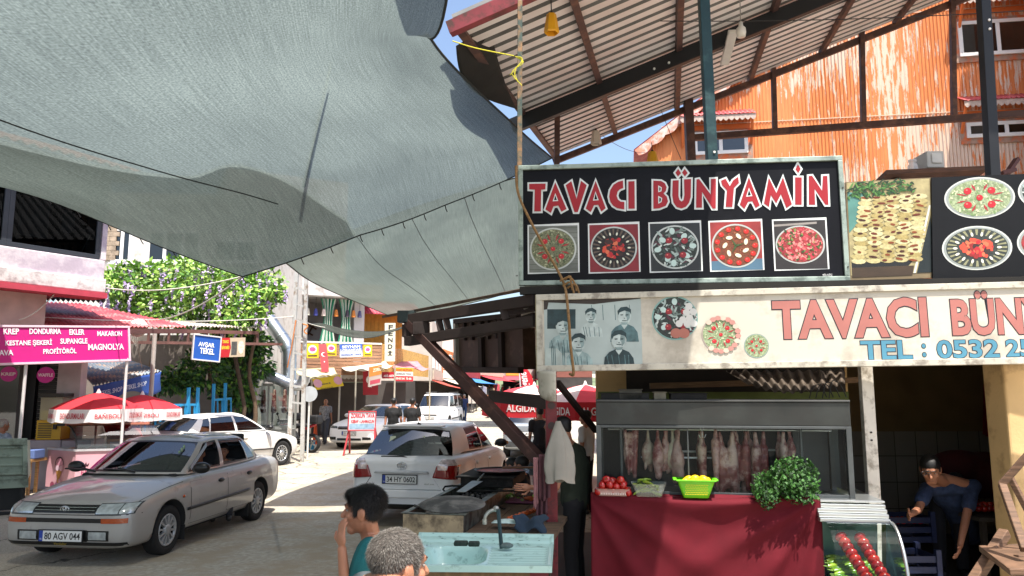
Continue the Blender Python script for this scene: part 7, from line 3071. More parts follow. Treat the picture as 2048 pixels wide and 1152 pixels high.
q=MB(M('#26221c',.5))
for k in range(9):
 q.b2(.24,.50,.04,.049,1.03+.035*k,1.045+.035*k,cfr)
q.b2(.54,.60,.0,.05,1.2,1.3,cfr)
q.b2(.22,.70,.02,.62,1.86,1.93,cfr)
q.build('vent_lid',sm_)
q=MB(clear_plastic('#c8c0a0',.5))
q.b2(.23,.66,.08,.58,1.381,1.85,cfr)
q.build('tank',sm_)
q=MB(M('#c8b848',.4))
q.b2(.25,.64,.1,.56,1.39,1.58,cfr)
q.build('drink',sm_)
PK=M('#d3a0ac',.5,var=.05,vs=2)
fz0=G(146,990)
fx,fy=V((.93,.36,0)).normalized(),V((-.36,.93,0)).normalized()
ffr=Fr(fz0,fx,fy,(0,0,1))
lfx=V((-.86,.5,0)).normalized()
ff2=Fr(fz0,lfx*-1,(0,0,1),fx*-1)
fzr=thing('ice_cream_freezer','pink ice cream display freezer with curved glass and a cone picture','freezer',fz0)
Lf=.98
A_,B2_,C_=fz0,fz0+lfx*Lf,fz0+fx*1.5
q=MB(PK)
hF=.82
D_=C_+lfx*Lf
def up(p,z):return V((p.x,p.y,z))
for a,b in((B2_,A_),(A_,C_),(C_,D_),(D_,B2_)):
 q.add([up(a,.1),up(b,.1),up(b,hF),up(a,hF)],[(0,1,2,3)])
q.build('body',fzr)
q=MB(M('#1d1d20',.6))
q.add([up(p.lerp((A_+D_)/2,.04),z)for z in(0,.1)for p in(A_,C_,D_,B2_)],[(0,1,5,4),(1,2,6,5),(2,3,7,6),(3,0,4,7)])
q.build('plinth',fzr)
q=MB(M('#c8c4c8',.4,.3))
for a,b in((B2_,A_),(A_,C_),(C_,D_),(D_,B2_)):
 q.bar(up(a,hF+.02),up(b,hF+.02),.05,.04)
q.add([up(p,hF-.06)for p in(A_,C_,D_,B2_)],[(0,1,2,3)])
q.build('top_rim',fzr)
q=MB(glass('#b8b4b4',.5))
n=8
for i in range(n):
 t0,t1=math.pi/2*i/n,math.pi/2*(i+1)/n
 def cg(p,t):return up(p+lfx*(Lf*.45*(1-math.cos(t))),hF+.04+.46*math.sin(t))
 q.add([cg(A_,t0),cg(C_,t0),cg(C_,t1),cg(A_,t1)],[(0,1,2,3)],True)
q.build('curved_glass',fzr)
q=MB(M('#1c1c1e',.5))
q.tube([cg(A_,math.pi/2*i/n)for i in range(n+1)],.016,6)
q.bar(cg(A_,1.57)-fx*.15,cg(A_,1.57)+fx*.1,.05,.05)
q.build('glass_edge',fzr)
q=MB(M('#b8705c',.5))
q.bar(cg(A_,1.57),cg(C_,1.57),.10,.05)
q.build('top_shelf',fzr)
for k in range(8):
 q=MB(M(random.choice(['#7a2030','#c8b8a8','#8a4a5a','#d8d0c0']),.6,var=.2,vs=20))
 q.sph(up(A_+fx*(.18+.17*k)+lfx*.5,hF+.0),(.08,.12,.06),10,6)
 q.build('ice_cream_tub',fzr)
pf=Fr(up(B2_,0)-fx*.004,lfx*-1,(0,0,1))
if pf.z.dot(V((0,-1,0)))<0:
 pf.z=-pf.z
q=MB(M('#b8823a',.6,var=.25,vs=40))
cx0=Lf*.48
flat(q,pf,[(cx0-.10,.44),(cx0+.10,.44),(cx0-.02,.17)],.012)
for x,z,r,c in((0,.56,.12,'#c88aa0'),(-.06,.48,.06,'#e0c0d0'),(.07,.48,.06,'#d8a8bc'),(-.05,.13,.08,'#d080a8'),(.11,.14,.065,'#b8284a'),(-.2,.15,.07,'#8a3a58'),(.05,.24,.05,'#c890a0')):
 ell(q,pf,M(c,.5,var=.2,vs=20),cx0+x,z,r,r*.9,.014+.001*abs(x)*10,18)
q.use(M('#2a1420',.5))
for k in range(2):
 pts=[(cx0+(.135+.012*k)*math.cos(a*.28-.2),.57+(.12+.01*k)*math.sin(a*.28-.2))for a in range(14)]
 flat(q,pf,pts+[(cx0+(.125+.012*k)*math.cos(a*.28-.2),.57+(.11+.01*k)*math.sin(a*.28-.2))for a in range(13,-1,-1)],.017)
q.build('cone_picture',fzr)
rf_=Fr(up(A_,0),fx,(0,0,1))
q=MB(M('#a01858',.5))
put_text(q,rf_,'EKLERİSTAN',.48,.44,.74,.13,.006,.0)
q.use(M('#3a1424',.5))
for k in range(9):
 h_=.06+.08*abs(math.sin(k*2.3))
 flat(q,rf_,[(.14+.05*k,.33),(.185+.05*k,.33),(.18+.05*k,.33-h_),(.145+.05*k,.33-h_)],.006)
flat(q,rf_,[(.13,.54),(.22,.53),(.24,.60),(.2,.56),(.18,.62),(.16,.56),(.12,.61)],.006)
q.build('brand_lettering',fzr)
for k in range(5):
 p=up(A_+fx*(.0+.07*k)+lfx*.45,hF+.54)
 q=MB(M('#b86a38',.7,var=.2,vs=30))
 q.cyl(p,p+V((.02*(k-2),0,.34-.05*(k%2))),.035,.05,12)
 tag(q.build('cone_stack'),'tall stack of wafer cones on the freezer glass shelf','cones','wafer cone stacks on the freezer')
for k in range(4):
 p=up(A_+fx*(.45+.12*k)+lfx*.45,hF+.53)
 q=MB(M(['#c83a48','#d88a90','#c85a60','#b82838'][k],.5))
 q.cyl(p,p+V((0,0,.10+.05*(k==3))),.045,.055,12)
 tag(q.build('cup'),['dark pink','pale pink','salmon','tallest red'][k]+' paper cup stack on the freezer shelf','cups','cups on the freezer shelf')
q=MB(M('#8a1420',.4,var=.08,coat=.3))
lp_=P(205,850,16.2),P(275,848,16.8),P(287,880,16.0),P(217,888,15.5)
q.add(lp_,[(0,1,2,3)])
tag(q.build('freezer_lid',solid=.06,bev=.01),'dark red raised lid of a chest freezer under the parasols','lid')
mf,mw,mh=frame3(P(219,884,15.2),P(262,882,15.5),P(222,965,15.0))
t=thing('menu_board','orange framed menu board standing behind the silver sedan','menu board',mf(mw/2,0))
box_board('panel',t,mf,mw,mh,M('#c8c4cc',.6),.03,M('#c07828',.5),.05)
q=MB(M('#4a5a9a',.6))
put_text(q,mf,'EKLER',mw*.5,mh*.86,mw*.6,.05,.003)
rn=random.Random(6)
for k in range(14):
 ell(q,mf,M(rn.choice(['#5a6aa8','#8a4a3a','#a8b0c8','#6a4a3a']),.6),mw*rn.uniform(.12,.88),mh*rn.uniform(.1,.75),.05,.035,.003+.0003*k,10)
q.build('menu_picture',t)
def parasol(label,base,r,ztop,zrim,zval,tops,val,texts,tcol,rot=0.,pole='#e0b0a8',n=8,group=None,polex=0.):
 t=thing('parasol',label,'parasol',base,0,group)
 b=V(base)
 def rim(i,z,rr=1.):return V((b.x+r*rr*math.cos(rot+2*math.pi*i/n),b.y+r*rr*math.sin(rot+2*math.pi*i/n),z))
 top=V((b.x,b.y,ztop))
 q=MB()
 for i in range(n):
  q.use(M(tops[i%len(tops)],.8,var=.06))
  for j in range(4):
   def pp(k,f):return top.lerp(rim(k,zrim),f)-V((0,0,-.05*math.sin(f*3.14)*r))
   f0,f1=j/4,(j+1)/4
   if j==0:
    q.add([top,pp(i,f1),pp(i+1,f1)],[(0,1,2)])
   else:
    q.add([pp(i,f0),pp(i,f1),pp(i+1,f1),pp(i+1,f0)],[(0,1,2,3)])
 q.build('canopy',t,solid=.004)
 q=MB(M(val,.8,var=.05))
 for i in range(n):
  a,c=rim(i,zrim),rim(i+1,zrim)
  K=6
  tp=[a.lerp(c,k/K)for k in range(K+1)]
  bt=[V((p.x+(p.x-b.x)*.02,p.y+(p.y-b.y)*.02,zval+.02-.03*math.sin(math.pi*k/K)))for k,p in enumerate(tp)]
  q.add(tp+bt,[(k,k+K+1,k+K+2,k+1)for k in range(K)])
 v_=q.build('valance',t,solid=.004)
 q=MB(M(tcol,.6))
 for i in range(n):
  a,c=rim(i,zrim,1.012),rim(i+1,zrim,1.012)
  m_=(a+c)/2
  if(m_-b).y>.2*r:
   continue
  X=(c-a)
  L=X.length
  f=Fr(a+V((0,0,zval-zrim)),X,(0,0,1))
  put_text(q,f,texts[i%len(texts)],L/2,(zrim-zval)*.52,L*.72,(zrim-zval)*.42,.016)
 q.build('lettering',v_)
 q=MB(M(pole,.5))
 q.cyl((b.x,b.y,b.z),(b.x,b.y,ztop+.03),.022,None,10)
 q.build('pole',t)
 q=MB(M('#e8e4e0',.5))
 q.cyl((b.x,b.y,ztop-.01),(b.x,b.y,ztop+.08),.05,.015,10)
 q.build('finial',t)
 q=MB(M('#b89088',.6))
 for i in range(n):
  q.tube([(b.x,b.y,zrim+.02),rim(i,zrim+.005,.97)],.01,4)
 q.build('rib',t)
RW=['#c02430']
b1=P(190,880,15.6);b1.z=0
b2=P(279,880,17.2);b2.z=0
bk_=['BAÑIBOU','DONDURMALARI']
parasol('red and white ice cream parasol over the pink freezer, left one',b1,.86,1.95,1.62,1.36,RW,'#ddd4d4',bk_,'#b83040',rot=.35,group='red and white ice cream parasols')
parasol('red and white ice cream parasol over the red freezer lid, right one',b2,.86,1.9,1.58,1.33,RW,'#ddd4d4',bk_,'#b83040',rot=.2,group='red and white ice cream parasols')
a1=P(1069,890,18.4);a1.z=0
a2=P(1172,890,16.6);a2.z=0
parasol('red ice cream parasol left of the red post, over the silver hatchback',a1,1.25,2.12,1.78,1.38,['#c83440','#d8c4c0'],'#b81c28',['ALGIDA'],'#e4dcdc',rot=.1,group='red ice cream parasols by the stall')
parasol('red ice cream parasol between the red post and the meat cabinet',a2,1.1,2.12,1.75,1.36,['#d8c4c0','#c83440'],'#b81c28',['ALGIDA'],'#e4dcdc',rot=.5,group='red ice cream parasols by the stall')
t=thing('shop_awning','rusty corrugated awning with drooping blue cloth banner of the wine shop','awning',P(230,750,18))
q=MB(M('#6f7a86',.6,.2,var=.25,vs=3,dirt=('#b89a80',.4,2.5)))
TL,TR,BR_,BL=P(136,716,19.2),P(262,722,21),P(323,742,18.8),P(186,771,16.9)
vs,fs=[],[]
for i in range(81):
 u=i/80
 z=V((0,0,.03*math.sin(u*80*1.57)))
 vs+=[TL.lerp(TR,u)+z,BL.lerp(BR_,u)+z]
q.add(vs,[(2*i,2*i+1,2*i+3,2*i+2)for i in range(80)],True)
q.build('corrugated_sheet',t,solid=.006)
q=MB(M('#24468c',.6,var=.15,vs=4))
bfn=lambda u,v:BL.lerp(BR_,u)+V((0,.04*math.sin(u*16+v*4),-.02-v*(.38+.10*math.sin(u*9)+.05*u)))
q.grid(bfn,40,8)
bo_=q.build('cloth_banner',t,solid=.006)
q=MB(M('#c8d0dc',.6))
X=BR_-BL
bf=Fr(BL+V((0,-.08,-.42)),X,(0,0,1))
for u,s_ in((.26,'TEKEL SHOP'),(.62,'TEKEL SHOP')):
 put_text(q,bf,s_,X.length*u,.2,.62,.11,.05)
q.build('lettering',bo_)
BLU=M('#2f8fc0',.5,var=.1,vs=4)
def fence(label,x0,x1,yt,yb,Y0,Y1,n,talls):
 t=thing('railing',label,'fence',P(x0,yb,Y0))
 q=MB(BLU)
 a,b=P(x0,yt,Y0),P(x1,yt-3,Y1)
 c,d=P(x0,yb,Y0),P(x1,yb-3,Y1)
 q.bar(a,b,.05,.06);q.bar(c,d,.05,.06)
 q.build('rail',t)
 q=MB(BLU)
 for i in range(n+1):
  f=i/n
  q.bar(c.lerp(d,f),a.lerp(b,f),.035,.035,(0,1,0))
 q.build('bars',t)
 for px in talls:
  f=(px-x0)/(x1-x0)
  q=MB(BLU)
  p=c.lerp(d,f)
  q.bar(V((p.x,p.y-.03,.0)),a.lerp(b,f)+V((0,-.03,.45)),.07,.07,(0,1,0))
  q.build('post',t)
fence('bright blue metal railing behind the red parasols',268,398,812,866,18.6,20.4,13,(375,395))
fence('short piece of blue railing beside the ivy',426,462,800,845,21.2,21.8,4,(427,450))
q=MB(M('#a8c0cc',.85,var=.15,vs=3,dirt=('#4a9ac0',.4,2)))
a,b=P(262,868,18.7),P(400,860,20.5)
q.b2(0,(b-a).length,0,.9,-.1,0,Fr((a.x,a.y,0),V((b.x-a.x,b.y-a.y,0)),(0,0,1))if False else Fr(V((a.x,a.y,.0)),V((b.x-a.x,b.y-a.y,0)),(0,0,1)))
tag(q.build('low_wall'),'low white and blue washed wall under the blue railing','wall')
def leaves(mb,blobs,n,size,mats,seed=1,droop=.3):
 rn=random.Random(seed)
 tot=sum(b_[2]for b_ in blobs)
 for c,r,wgt in blobs:
  c=V(c)
  for i in range(int(n*wgt/tot)):
   d=V((rn.gauss(0,1),rn.gauss(0,1),rn.gauss(0,1))).normalized()
   k=rn.random()**.4
   p=c+V((d.x*r[0],d.y*r[1],d.z*r[2]))*k
   p+=V((mnoise.noise(p*1.3),mnoise.noise(p*1.3+V((9,0,0))),mnoise.noise(p*1.3+V((0,9,0)))))*.25
   s=size*rn.uniform(.6,1.4)
   a=(d+V((rn.uniform(-1,1),rn.uniform(-1,1),rn.uniform(-1,.6)-droop))).normalized()
   b_=a.cross(V((rn.uniform(-1,1),rn.uniform(-1,1),rn.uniform(-1,1)))).normalized()
   mb.use(rn.choice(mats))
   mb.add([p,p+a*s*.45+b_*s*.26,p+a*s,p+a*s*.45-b_*s*.26],[(0,1,2,3)])
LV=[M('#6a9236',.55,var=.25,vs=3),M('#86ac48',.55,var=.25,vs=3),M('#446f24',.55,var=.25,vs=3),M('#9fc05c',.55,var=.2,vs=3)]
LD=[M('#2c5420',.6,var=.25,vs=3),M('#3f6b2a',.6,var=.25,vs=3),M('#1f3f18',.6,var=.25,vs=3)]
ws=thing('wisteria','big sunlit wisteria with lilac flower clusters over the pergola roof','climbing plant',P(400,650,21))
q=MB()
bl=[]
rn=random.Random(14)
for px,py,r in((235,575,.7),(265,550,.8),(310,560,1.1),(350,545,.9),(395,565,1.2),(440,580,1.1),(480,575,1.0),(520,575,.9),(545,580,.5),(290,610,1.0),(350,615,1.2),(420,625,1.0),(480,625,1.0),(500,615,.8),(250,610,.6)):
 bl.append((P(px,py,21.6+rn.uniform(-.5,.8)),(r*.8,r*.8,r*.55),r))
leaves(q,bl,9000,.17,LV,3)
q.build('leaves',ws)
q=MB()
FLW=[M('#b8a4cc',.7,var=.2,vs=9),M('#c4b0d2',.7,var=.2,vs=9),M('#a690c0',.7,var=.2,vs=9)]
for i in range(170):
 c,r,_=rn.choice(bl)
 d=V((rn.gauss(0,1),-abs(rn.gauss(0,1)),rn.gauss(0,.8))).normalized()
 p=V(c)+V((d.x*r[0],d.y*r[1],d.z*r[2]))*1.02
 for k in range(9):
  q.use(rn.choice(FLW))
  s=.05*(1-k/11)
  pp=p+V((rn.uniform(-s,s),rn.uniform(-s,s),-.035*k))
  a=V((rn.uniform(-1,1),rn.uniform(-1,1),rn.uniform(-1,1))).normalized()
  b_=a.orthogonal().normalized()
  q.add([pp-a*.045,pp+b_*.04,pp+a*.045,pp-b_*.04],[(0,1,2,3)])
q.build('flower_clusters',ws)
q=MB(wood('#5d4a38',.9))
for px in(300,420,500):
 b_=P(px,850,21.8)
 q.tube(smooth_path([(b_.x,b_.y,0),(b_.x+.15,b_.y,1.4),(b_.x-.1,b_.y,2.6),(b_.x+.2,b_.y,4.2)],10),.08,7,r1=.04)
q.build('stem',ws)
iv=thing('ivy','shaded dark ivy hanging under the pergola beside the blue railing','climbing plant',P(440,850,20.5))
q=MB()
bl=[(P(px,py-8,Y+1.3),(r,r*.5,r*.7),r)for px,py,Y,r in((455,700,21.5,1.0),(490,740,21.5,.8),(400,755,20.5,.8),(360,770,20,.6),(330,775,19.6,.45),(470,790,21.3,.7),(430,720,21.2,.8),(505,700,21.8,.6),(498,800,21.6,.4))]
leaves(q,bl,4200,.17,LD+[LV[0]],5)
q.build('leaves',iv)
q=MB(wood('#4a3a2c',.9))
b_=P(480,860,21.6)
q.tube([(b_.x,b_.y,0),(b_.x+.1,b_.y,1.5),(b_.x-.3,b_.y,3.2)],.06,6)
q.build('stem',iv)
def tree(label,base,h,r,n,seed,mats=None):
 t=thing('tree',label,'tree',base,0,'trees at the end of the street')
 b=V(base)
 q=MB(wood('#5a4634',.9))
 q.tube([b,b+V((.1,0,h*.35)),b+V((-.1,0,h*.7))],.22,7,r1=.08)
 for k in range(4):
  a=k*1.6
  q.tube([b+V((0,0,h*.4)),b+V((r*.6*math.cos(a),r*.6*math.sin(a),h*.75))],.09,5,r1=.03)
 q.build('trunk',t)
 rn=random.Random(seed)
 bl=[(b+V((rn.uniform(-r,r)*.7,rn.uniform(-r,r)*.7,h*rn.uniform(.5,.95))),(r*.5,r*.5,r*.4),1)for k in range(9)]
 q=MB()
 leaves(q,bl,n,.42,mats or LV,seed)
 q.build('crown',t)
for lb,px,Y,h,r,s in(('leafy green tree right of the sheet metal sign box',1068,70,9.5,3.2,1),('darker tree behind the red feather flag',1120,84,9,3.6,2),('small tree at the end of the market street',985,104,9.5,4,3),('broad tree behind the far market roofs',930,112,9,4.5,4),('tall tree at the far right behind the stall',1175,95,10,4,5)):
 b_=P(px,780,Y);b_.z=gz(Y)-.1
 tree(lb,b_,h,r,1500,s)
# ================================================================ STREET FURNITURE IN THE MIDDLE DISTANCE
sign('hanging_sign','blue lightbox sign with white words hanging from the pergola beam','sign',P(390,670,17.4),P(441,676,17.7),P(386,717,17.4),'#1a52a8',[('AVŞAR',398,432,684,694,'#e8ecf0'),('TEKEL',400,431,696,706,'#e8ecf0')],frame='#c8c8c8',d=.12)
sign('hanging_sign','red and grey food sign right behind the blue lightbox','sign',P(440,676,18.2),P(491,675,18.6),P(438,715,18.2),'#b8a890',[('TAVACI',443,455,681,687,'#f0d030'),('BÜNYAMİN',442,457,691,699,'#f0d030')],shapes=lambda q,f,w,h:(q.use(M('#b02028',.5)),flat(q,f,[(0,0),(w*.38,0),(w*.44,h*.5),(w*.38,h),(0,h)],.003),q.use(M('#4a4a48',.6,var=.4,vs=20)),flat(q,f,[(w*.46,.05),(w*.68,.05),(w*.68,h*.8),(w*.46,h*.8)],.003),ell(q,f,M('#d8d0b8',.6,var=.3,vs=20),w*.84,h*.5,w*.12,h*.35,.004)))
DUCT=M('#b4bac0',.28,.9,var=.1,vs=3)
def duct(label,pts,r):
 t=thing('exhaust_duct',label,'duct',pts[-1])
 q=MB(DUCT)
 pp=[V(p)for p in pts]
 q.tube(pp,r,14)
 q.build('pipe',t)
 for i in range(len(pp)-1):
  L=(pp[i+1]-pp[i])
  m=max(1,int(L.length/.55))
  for k in range(m):
   c=pp[i]+L*((k+.5)/m)
   q=MB(DUCT)
   q.cyl(c-L.normalized()*.025,c+L.normalized()*.025,r*1.06,None,14)
   q.build('joint_ring',t)
duct('tall shiny steel exhaust duct leaning out of the wisteria',[P(515,608,24.5),P(572,690,24),P(578,705,24),P(578,790,24)],.235)
duct('bent horizontal exhaust duct above the glass cabinet',smooth_path([P(510,800,23),P(513,770,23),P(524,753,23),P(545,754,23),P(575,766,23),P(595,771,23),P(606,765,23),P(610,752,23)],16),.17)
t=thing('lattice_mast','grey painted two pole lattice mast wound with ropes beside the exhaust duct','mast',G(595,900))
q=MB(M('#b8b8b4',.5,.2,var=.12,dirt=('#8a7a6a',.3,5)))
ma,mb_,mc,md=P(594,535,21.5),P(579,868,21.5),P(613,545,21.5),P(606,868,21.5)
mb_.z=md.z=0
q.bar(mb_,ma,.1,.1,(0,1,0));q.bar(md,mc,.1,.1,(0,1,0))
q.build('pole',t)
for k in range(9):
 f=.3+.085*k
 q=MB(M('#b0b0ac',.5,.2));q.bar(mb_.lerp(ma,f),md.lerp(mc,f),.05,.05);q.build('rung',t)
q=MB(M('#c87838',.8))
q.tube([P(592,640,21.3),P(584,690,21.3),P(575,735,21.4)],.018,5)
q.tube(smooth_path([P(606,648,21.3),P(616,652,21.3),P(608,662,21.3),P(614,668,21.3)],8),.02,5)
q.build('rope',t)
t=thing('glass_cabinet','grey framed glass food cabinet under the bent duct','display cabinet',G(530,900))
gc=Fr(V((P(483,800,23.2).x,23.2,0)),(1,.1,0),(0,0,1))
wg,z0,z1=P(583,800,23.2).x-P(483,800,23.2).x,.9,2.12
q=MB(M('#8a8c88',.5,.3))
for(a,b,c,d)in((0,.06,z0,z1),(wg*.5,wg*.5+.05,z0,z1),(wg-.06,wg,z0,z1),(0,wg,z1,z1+.08),(0,wg,z0-.1,z0)):
 q.b2(a,b,c,d,-.05,0,gc);q.b2(a,b,c,d,-.75,-.7,gc)
q.b2(0,wg,0,.8,-.7,-.02,gc)
q.build('frame',t)
q=MB(glass('#a8b4b0',.3));q.poly([gc(a,b,-.02)for a,b in((0,z0),(wg,z0),(wg,z1),(0,z1))]);q.build('pane',t)
for k in range(4):
 q=MB(MEAT2);q.cap(gc(.25+.32*k,z1-.15,-.4),gc(.25+.32*k,z1-.75,-.4),.05,.09);tag(q.build('meat_piece'),('first','second','third','last')[k]+' red meat piece from the left in the glass cabinet by the duct','meat','meat in the roadside cabinet')
t=thing('road_sign','grey back of a round traffic sign on a thin white pole','road sign',G(620,905))
q=MB(M('#b4b8ba',.5,.3));q.cyl(P(619,788,22.4),P(619,788,22.43),.23,None,28);q.build('disc',t)
q=MB(M('#d0d0cc',.5));a=P(619,788,22.47);q.cyl((a.x,a.y,0),a,.03,None,8);q.build('pole',t)
t=thing('traffic_cone','tall orange traffic cone beside the walking old man','traffic cone',G(630,888))
q=MB(M('#d0501c',.5,var=.1));c=G(630,888);q.lathe([(.16,0),(.16,.03),(.10,.04),(.03,.95),(.001,.95)],c,n=16);q.build('cone_body',t)
q=MB(M('#1f7ab0',.5));q.lathe([(.001,.01),(.19,.0),(.23,.34),(.24,.34),(.22,.3),(.001,.05)],G(616,902),n=16)
tag(q.build('tub'),'blue plastic tub at the foot of the round road sign','tub')
def motorbike(label,loc,rz,col):
 t=thing('motorcycle',label,'motorcycle',loc,rz,'motorcycles parked by the mast')
 B=M('#1a1a1c',.5,var=.15)
 for x in(-.68,.68):
  q=MB(TYR)
  q.lathe([(.22,-.05),(.29,-.06),(.31,0),(.29,.06),(.22,.05)],(x,0,.31),(0,1,0),24)
  o=q.build('wheel',t,local=True)
  q=MB(M('#8a8a86',.4,.6))
  q.lathe([(.22,-.03),(.21,0),(.22,.03)],(x,0,.31),(0,1,0),20)
  for k in range(5):
   a=k*1.2566
   q.bar((x,0,.31),(x+.21*math.cos(a),0,.31+.21*math.sin(a)),.03,.03,(0,1,0))
  q.build('rim',o,local=True)
 q=MB(B)
 q.tube([(.68,.07,.31),(.48,.07,.85),(.42,.05,1.0)],.025,6);q.tube([(.68,-.07,.31),(.48,-.07,.85),(.42,-.05,1.0)],.025,6)
 q.tube([(-.68,.08,.31),(-.2,.08,.45),(.1,.06,.4)],.03,6)
 q.sph((.05,0,.45),(.26,.16,.2));q.cap((-.6,-.14,.35),(.1,-.14,.3),.05)
 q.build('frame',t,local=True)
 q=MB(M(col,.25,var=.05,coat=.6))
 q.sph((.2,0,.80),(.28,.15,.14));q.sph((.45,0,.72),(.14,.1,.18));q.cap((-.4,0,.78),(-.8,0,.9),.07,.04)
 q.build('fairing',t,local=True)
 q=MB(B);q.cap((-.02,0,.84),(-.5,0,.86),.09,.08);q.build('seat',t,local=True,bev=0)
 q=MB(B);q.tube([(.36,.36,1.06),(.42,.12,1.02),(.42,-.12,1.02),(.36,-.36,1.06)],.02,6)
 for s in(-1,1):
  q.tube([(.4,s*.2,1.03),(.42,s*.28,1.2)],.012,5);q.sph((.42,s*.3,1.24),(.02,.07,.045))
 q.build('handlebar',t,local=True)
 q=MB(M('#c8d0d0',.1,coat=1));q.sph((.56,0,.88),(.06,.1,.08));q.build('headlight',t,local=True)
 q=MB(B);q.box((-.78,0,1.06),(.36,.4,.28));q.build('top_box',t,local=True,bev=.06)
motorbike('black and red motorcycle with a black top box, in front of the mast',G(585,905),math.radians(165),'#a81424')
motorbike('grey motorcycle half hidden behind the red one',G(556,893),math.radians(150),'#55585c')
Yb=29.3
YEL='#d8b820'
def circ(q,f,w,h):
 ell(q,f,M('#e8e4dc',.6),w*.5,h*.6,w*.36,w*.36,.003);ell(q,f,M('#b05088',.6,var=.3,vs=20),w*.5,h*.6,w*.27,w*.2,.004)
 q.use(M('#3a3424',.6));flat(q,f,[(w*.12,h*.1),(w*.88,h*.1),(w*.88,h*.2),(w*.12,h*.2)],.004)
def cres(q,f,w,h,vert=True):
 wm,rm=M('#e4e0e0',.6),M('#b81424',.7)
 ell(q,f,wm,w*.5,h*.62,w*.30,w*.30,.006,24);ell(q,f,rm,w*.5+w*.08,h*.62,w*.24,w*.24,.008,24)
 q.use(wm);flat(q,f,[(w*.5+w*.13*(1 if k%2==0 else .4)*math.sin(k*math.pi/5),h*.36+w*.13*(1 if k%2==0 else .4)*math.cos(k*math.pi/5))for k in range(10)],.008)
sign('banner','yellow banner with round white emblem on the slatted balcony, left of the flag','banner',P(613,687,Yb),P(637,687,Yb+.2),P(613,716,Yb),YEL,d=.01,shapes=circ)
sign('banner','yellow banner with round white emblem on the slatted balcony, right of the flag','banner',P(652,686,Yb+.4),P(673,687,Yb+.5),P(652,711,Yb+.4),YEL,d=.01,shapes=circ)
sign('flag','red flag with white crescent and star hanging on the slatted balcony','flag',P(638,688,Yb-.2),P(653,688,Yb-.1),P(643,744,Yb-.5),'#b81424',d=.01,shapes=cres)
sign('signboard','white and blue restaurant board with blue capitals on the balcony','signboard',P(679,689,Yb+.6),P(724,687,Yb+1),P(680,715,Yb+.6),'#c4ccd8',[('SEYHAN',684,720,690,697,'#e8ecf4'),('LOKANTASI',681,722,697,703,'#e8ecf4'),('ZORKUN TAVA',682,723,707,712,'#2c4a9a')],shapes=lambda q,f,w,h:(q.use(M('#3a5cb0',.6)),flat(q,f,[(0,h*.46),(w,h*.46),(w,h),(0,h)],.003)))
sign('banner','small yellow banner right of the white and blue restaurant board','banner',P(727,690,Yb+1.4),P(744,690,Yb+1.6),P(727,713,Yb+1.4),YEL,d=.01,shapes=circ)
sign('vertical_sign','tall cream vertical sign with black letters beyond the balcony','sign',P(770,646,33),P(791,646,33.2),P(769,723,33),'#d4d0b8',[(c,775,784,650+13*k,659+13*k,'#26262a')for k,c in enumerate('EFENDİ'[1:])],d=.1)
def fnt(name,label,cat,pts,col,mat2=None,nm='cloth'):
 t=thing(name,label,cat,pts[2])
 q=MB(M(col,.75,var=.12,vs=2,dirt=('#a8a08c',.2,3)))
 a,b,c,d=pts
 q.grid(lambda u,v:a.lerp(b,u).lerp(d.lerp(c,u),v)+V((0,0,.06*math.sin(u*14)*v-.12*math.sin(v*3.14))),16,6)
 q.build(nm,t,solid=.01)
 q=MB(M('#b0a898',.6,.2))
 for p in(c,d):
  q.cyl((p.x,p.y,gz(p.y)),p,.035,None,6)
 q.build('post',t)
 return t
fnt('shop_awning','cream sloping awning above the yellow pancake sign','awning',(P(585,738,29.3),P(668,735,30),P(680,750,27),P(624,758,26.4)),'#c4b890')
sign('awning_sign','yellow awning front with two round emblems under the cream awning','sign',P(624,758,26.35),P(680,750,26.95),P(632,780,26.35),YEL,[('GÖZDE',641,665,769,775,'#2a2a20'),('ESİ',645,662,758,767,'#6a6448')],d=.02,shapes=lambda q,f,w,h:[ell(q,f,M('#d8a0b0',.6),w*x,h*.55,h*.38,h*.38,.003)for x in(.14,.86)])
fnt('shop_awning','white wavy awning on thin posts behind the white estate car','awning',(P(680,733,32),P(770,722,33),P(790,732,29.5),P(712,741,29)),'#d4d0c4')
fnt('shop_awning','pink and white striped awning in front of the grey shop','awning',(P(782,724,36),P(835,722,38),P(860,740,34),P(790,737,33)),'#c87880')
sign('signboard','orange topped menu board tilted under the white awning','signboard',P(739,734,29),P(764,729,29.4),P(737,774,29),'#b8a8a0',[('ZORKUN',741,762,740,746,'#f0e8d0')],shapes=lambda q,f,w,h:(q.use(M('#c8803a',.6)),flat(q,f,[(0,h*.5),(w,h*.5),(w,h),(0,h)],.003),q.use(M('#b84a5a',.6)),flat(q,f,[(w*.1,h*.1),(w*.9,h*.1),(w*.9,h*.3),(w*.1,h*.3)],.004)))
sign('signboard','red board with white letters half hidden by the menu board','signboard',P(765,744,31),P(790,744,31.3),P(765,757,31),'#a81424',[('ADİL USTA',767,789,748,754,'#e8dcdc')])
sign('signboard','orange white and red three band board above the black shirted men','signboard',P(790,735,30),P(826,736,30.2),P(790,762,30),'#d8d4cc',[('TAVACI MUSTAFA',791,825,737,742,'#b82030'),('ZORKUN TAVA',793,823,745,749,'#50505a'),('0543 541 70 00',792,823,754,759,'#e8e0d0')],shapes=lambda q,f,w,h:(q.use(M('#d8a020',.6)),flat(q,f,[(0,h*.72),(w,h*.72),(w,h),(0,h)],.003),q.use(M('#b82030',.6)),flat(q,f,[(0,0),(w,0),(w,h*.38),(0,h*.38)],.003)))
sign('flag','red flag with crescent hanging in the dark shop front under the white awning','flag',P(726,741,31),P(756,741,31.2),P(726,790,31),'#a81424',d=.01,shapes=cres)
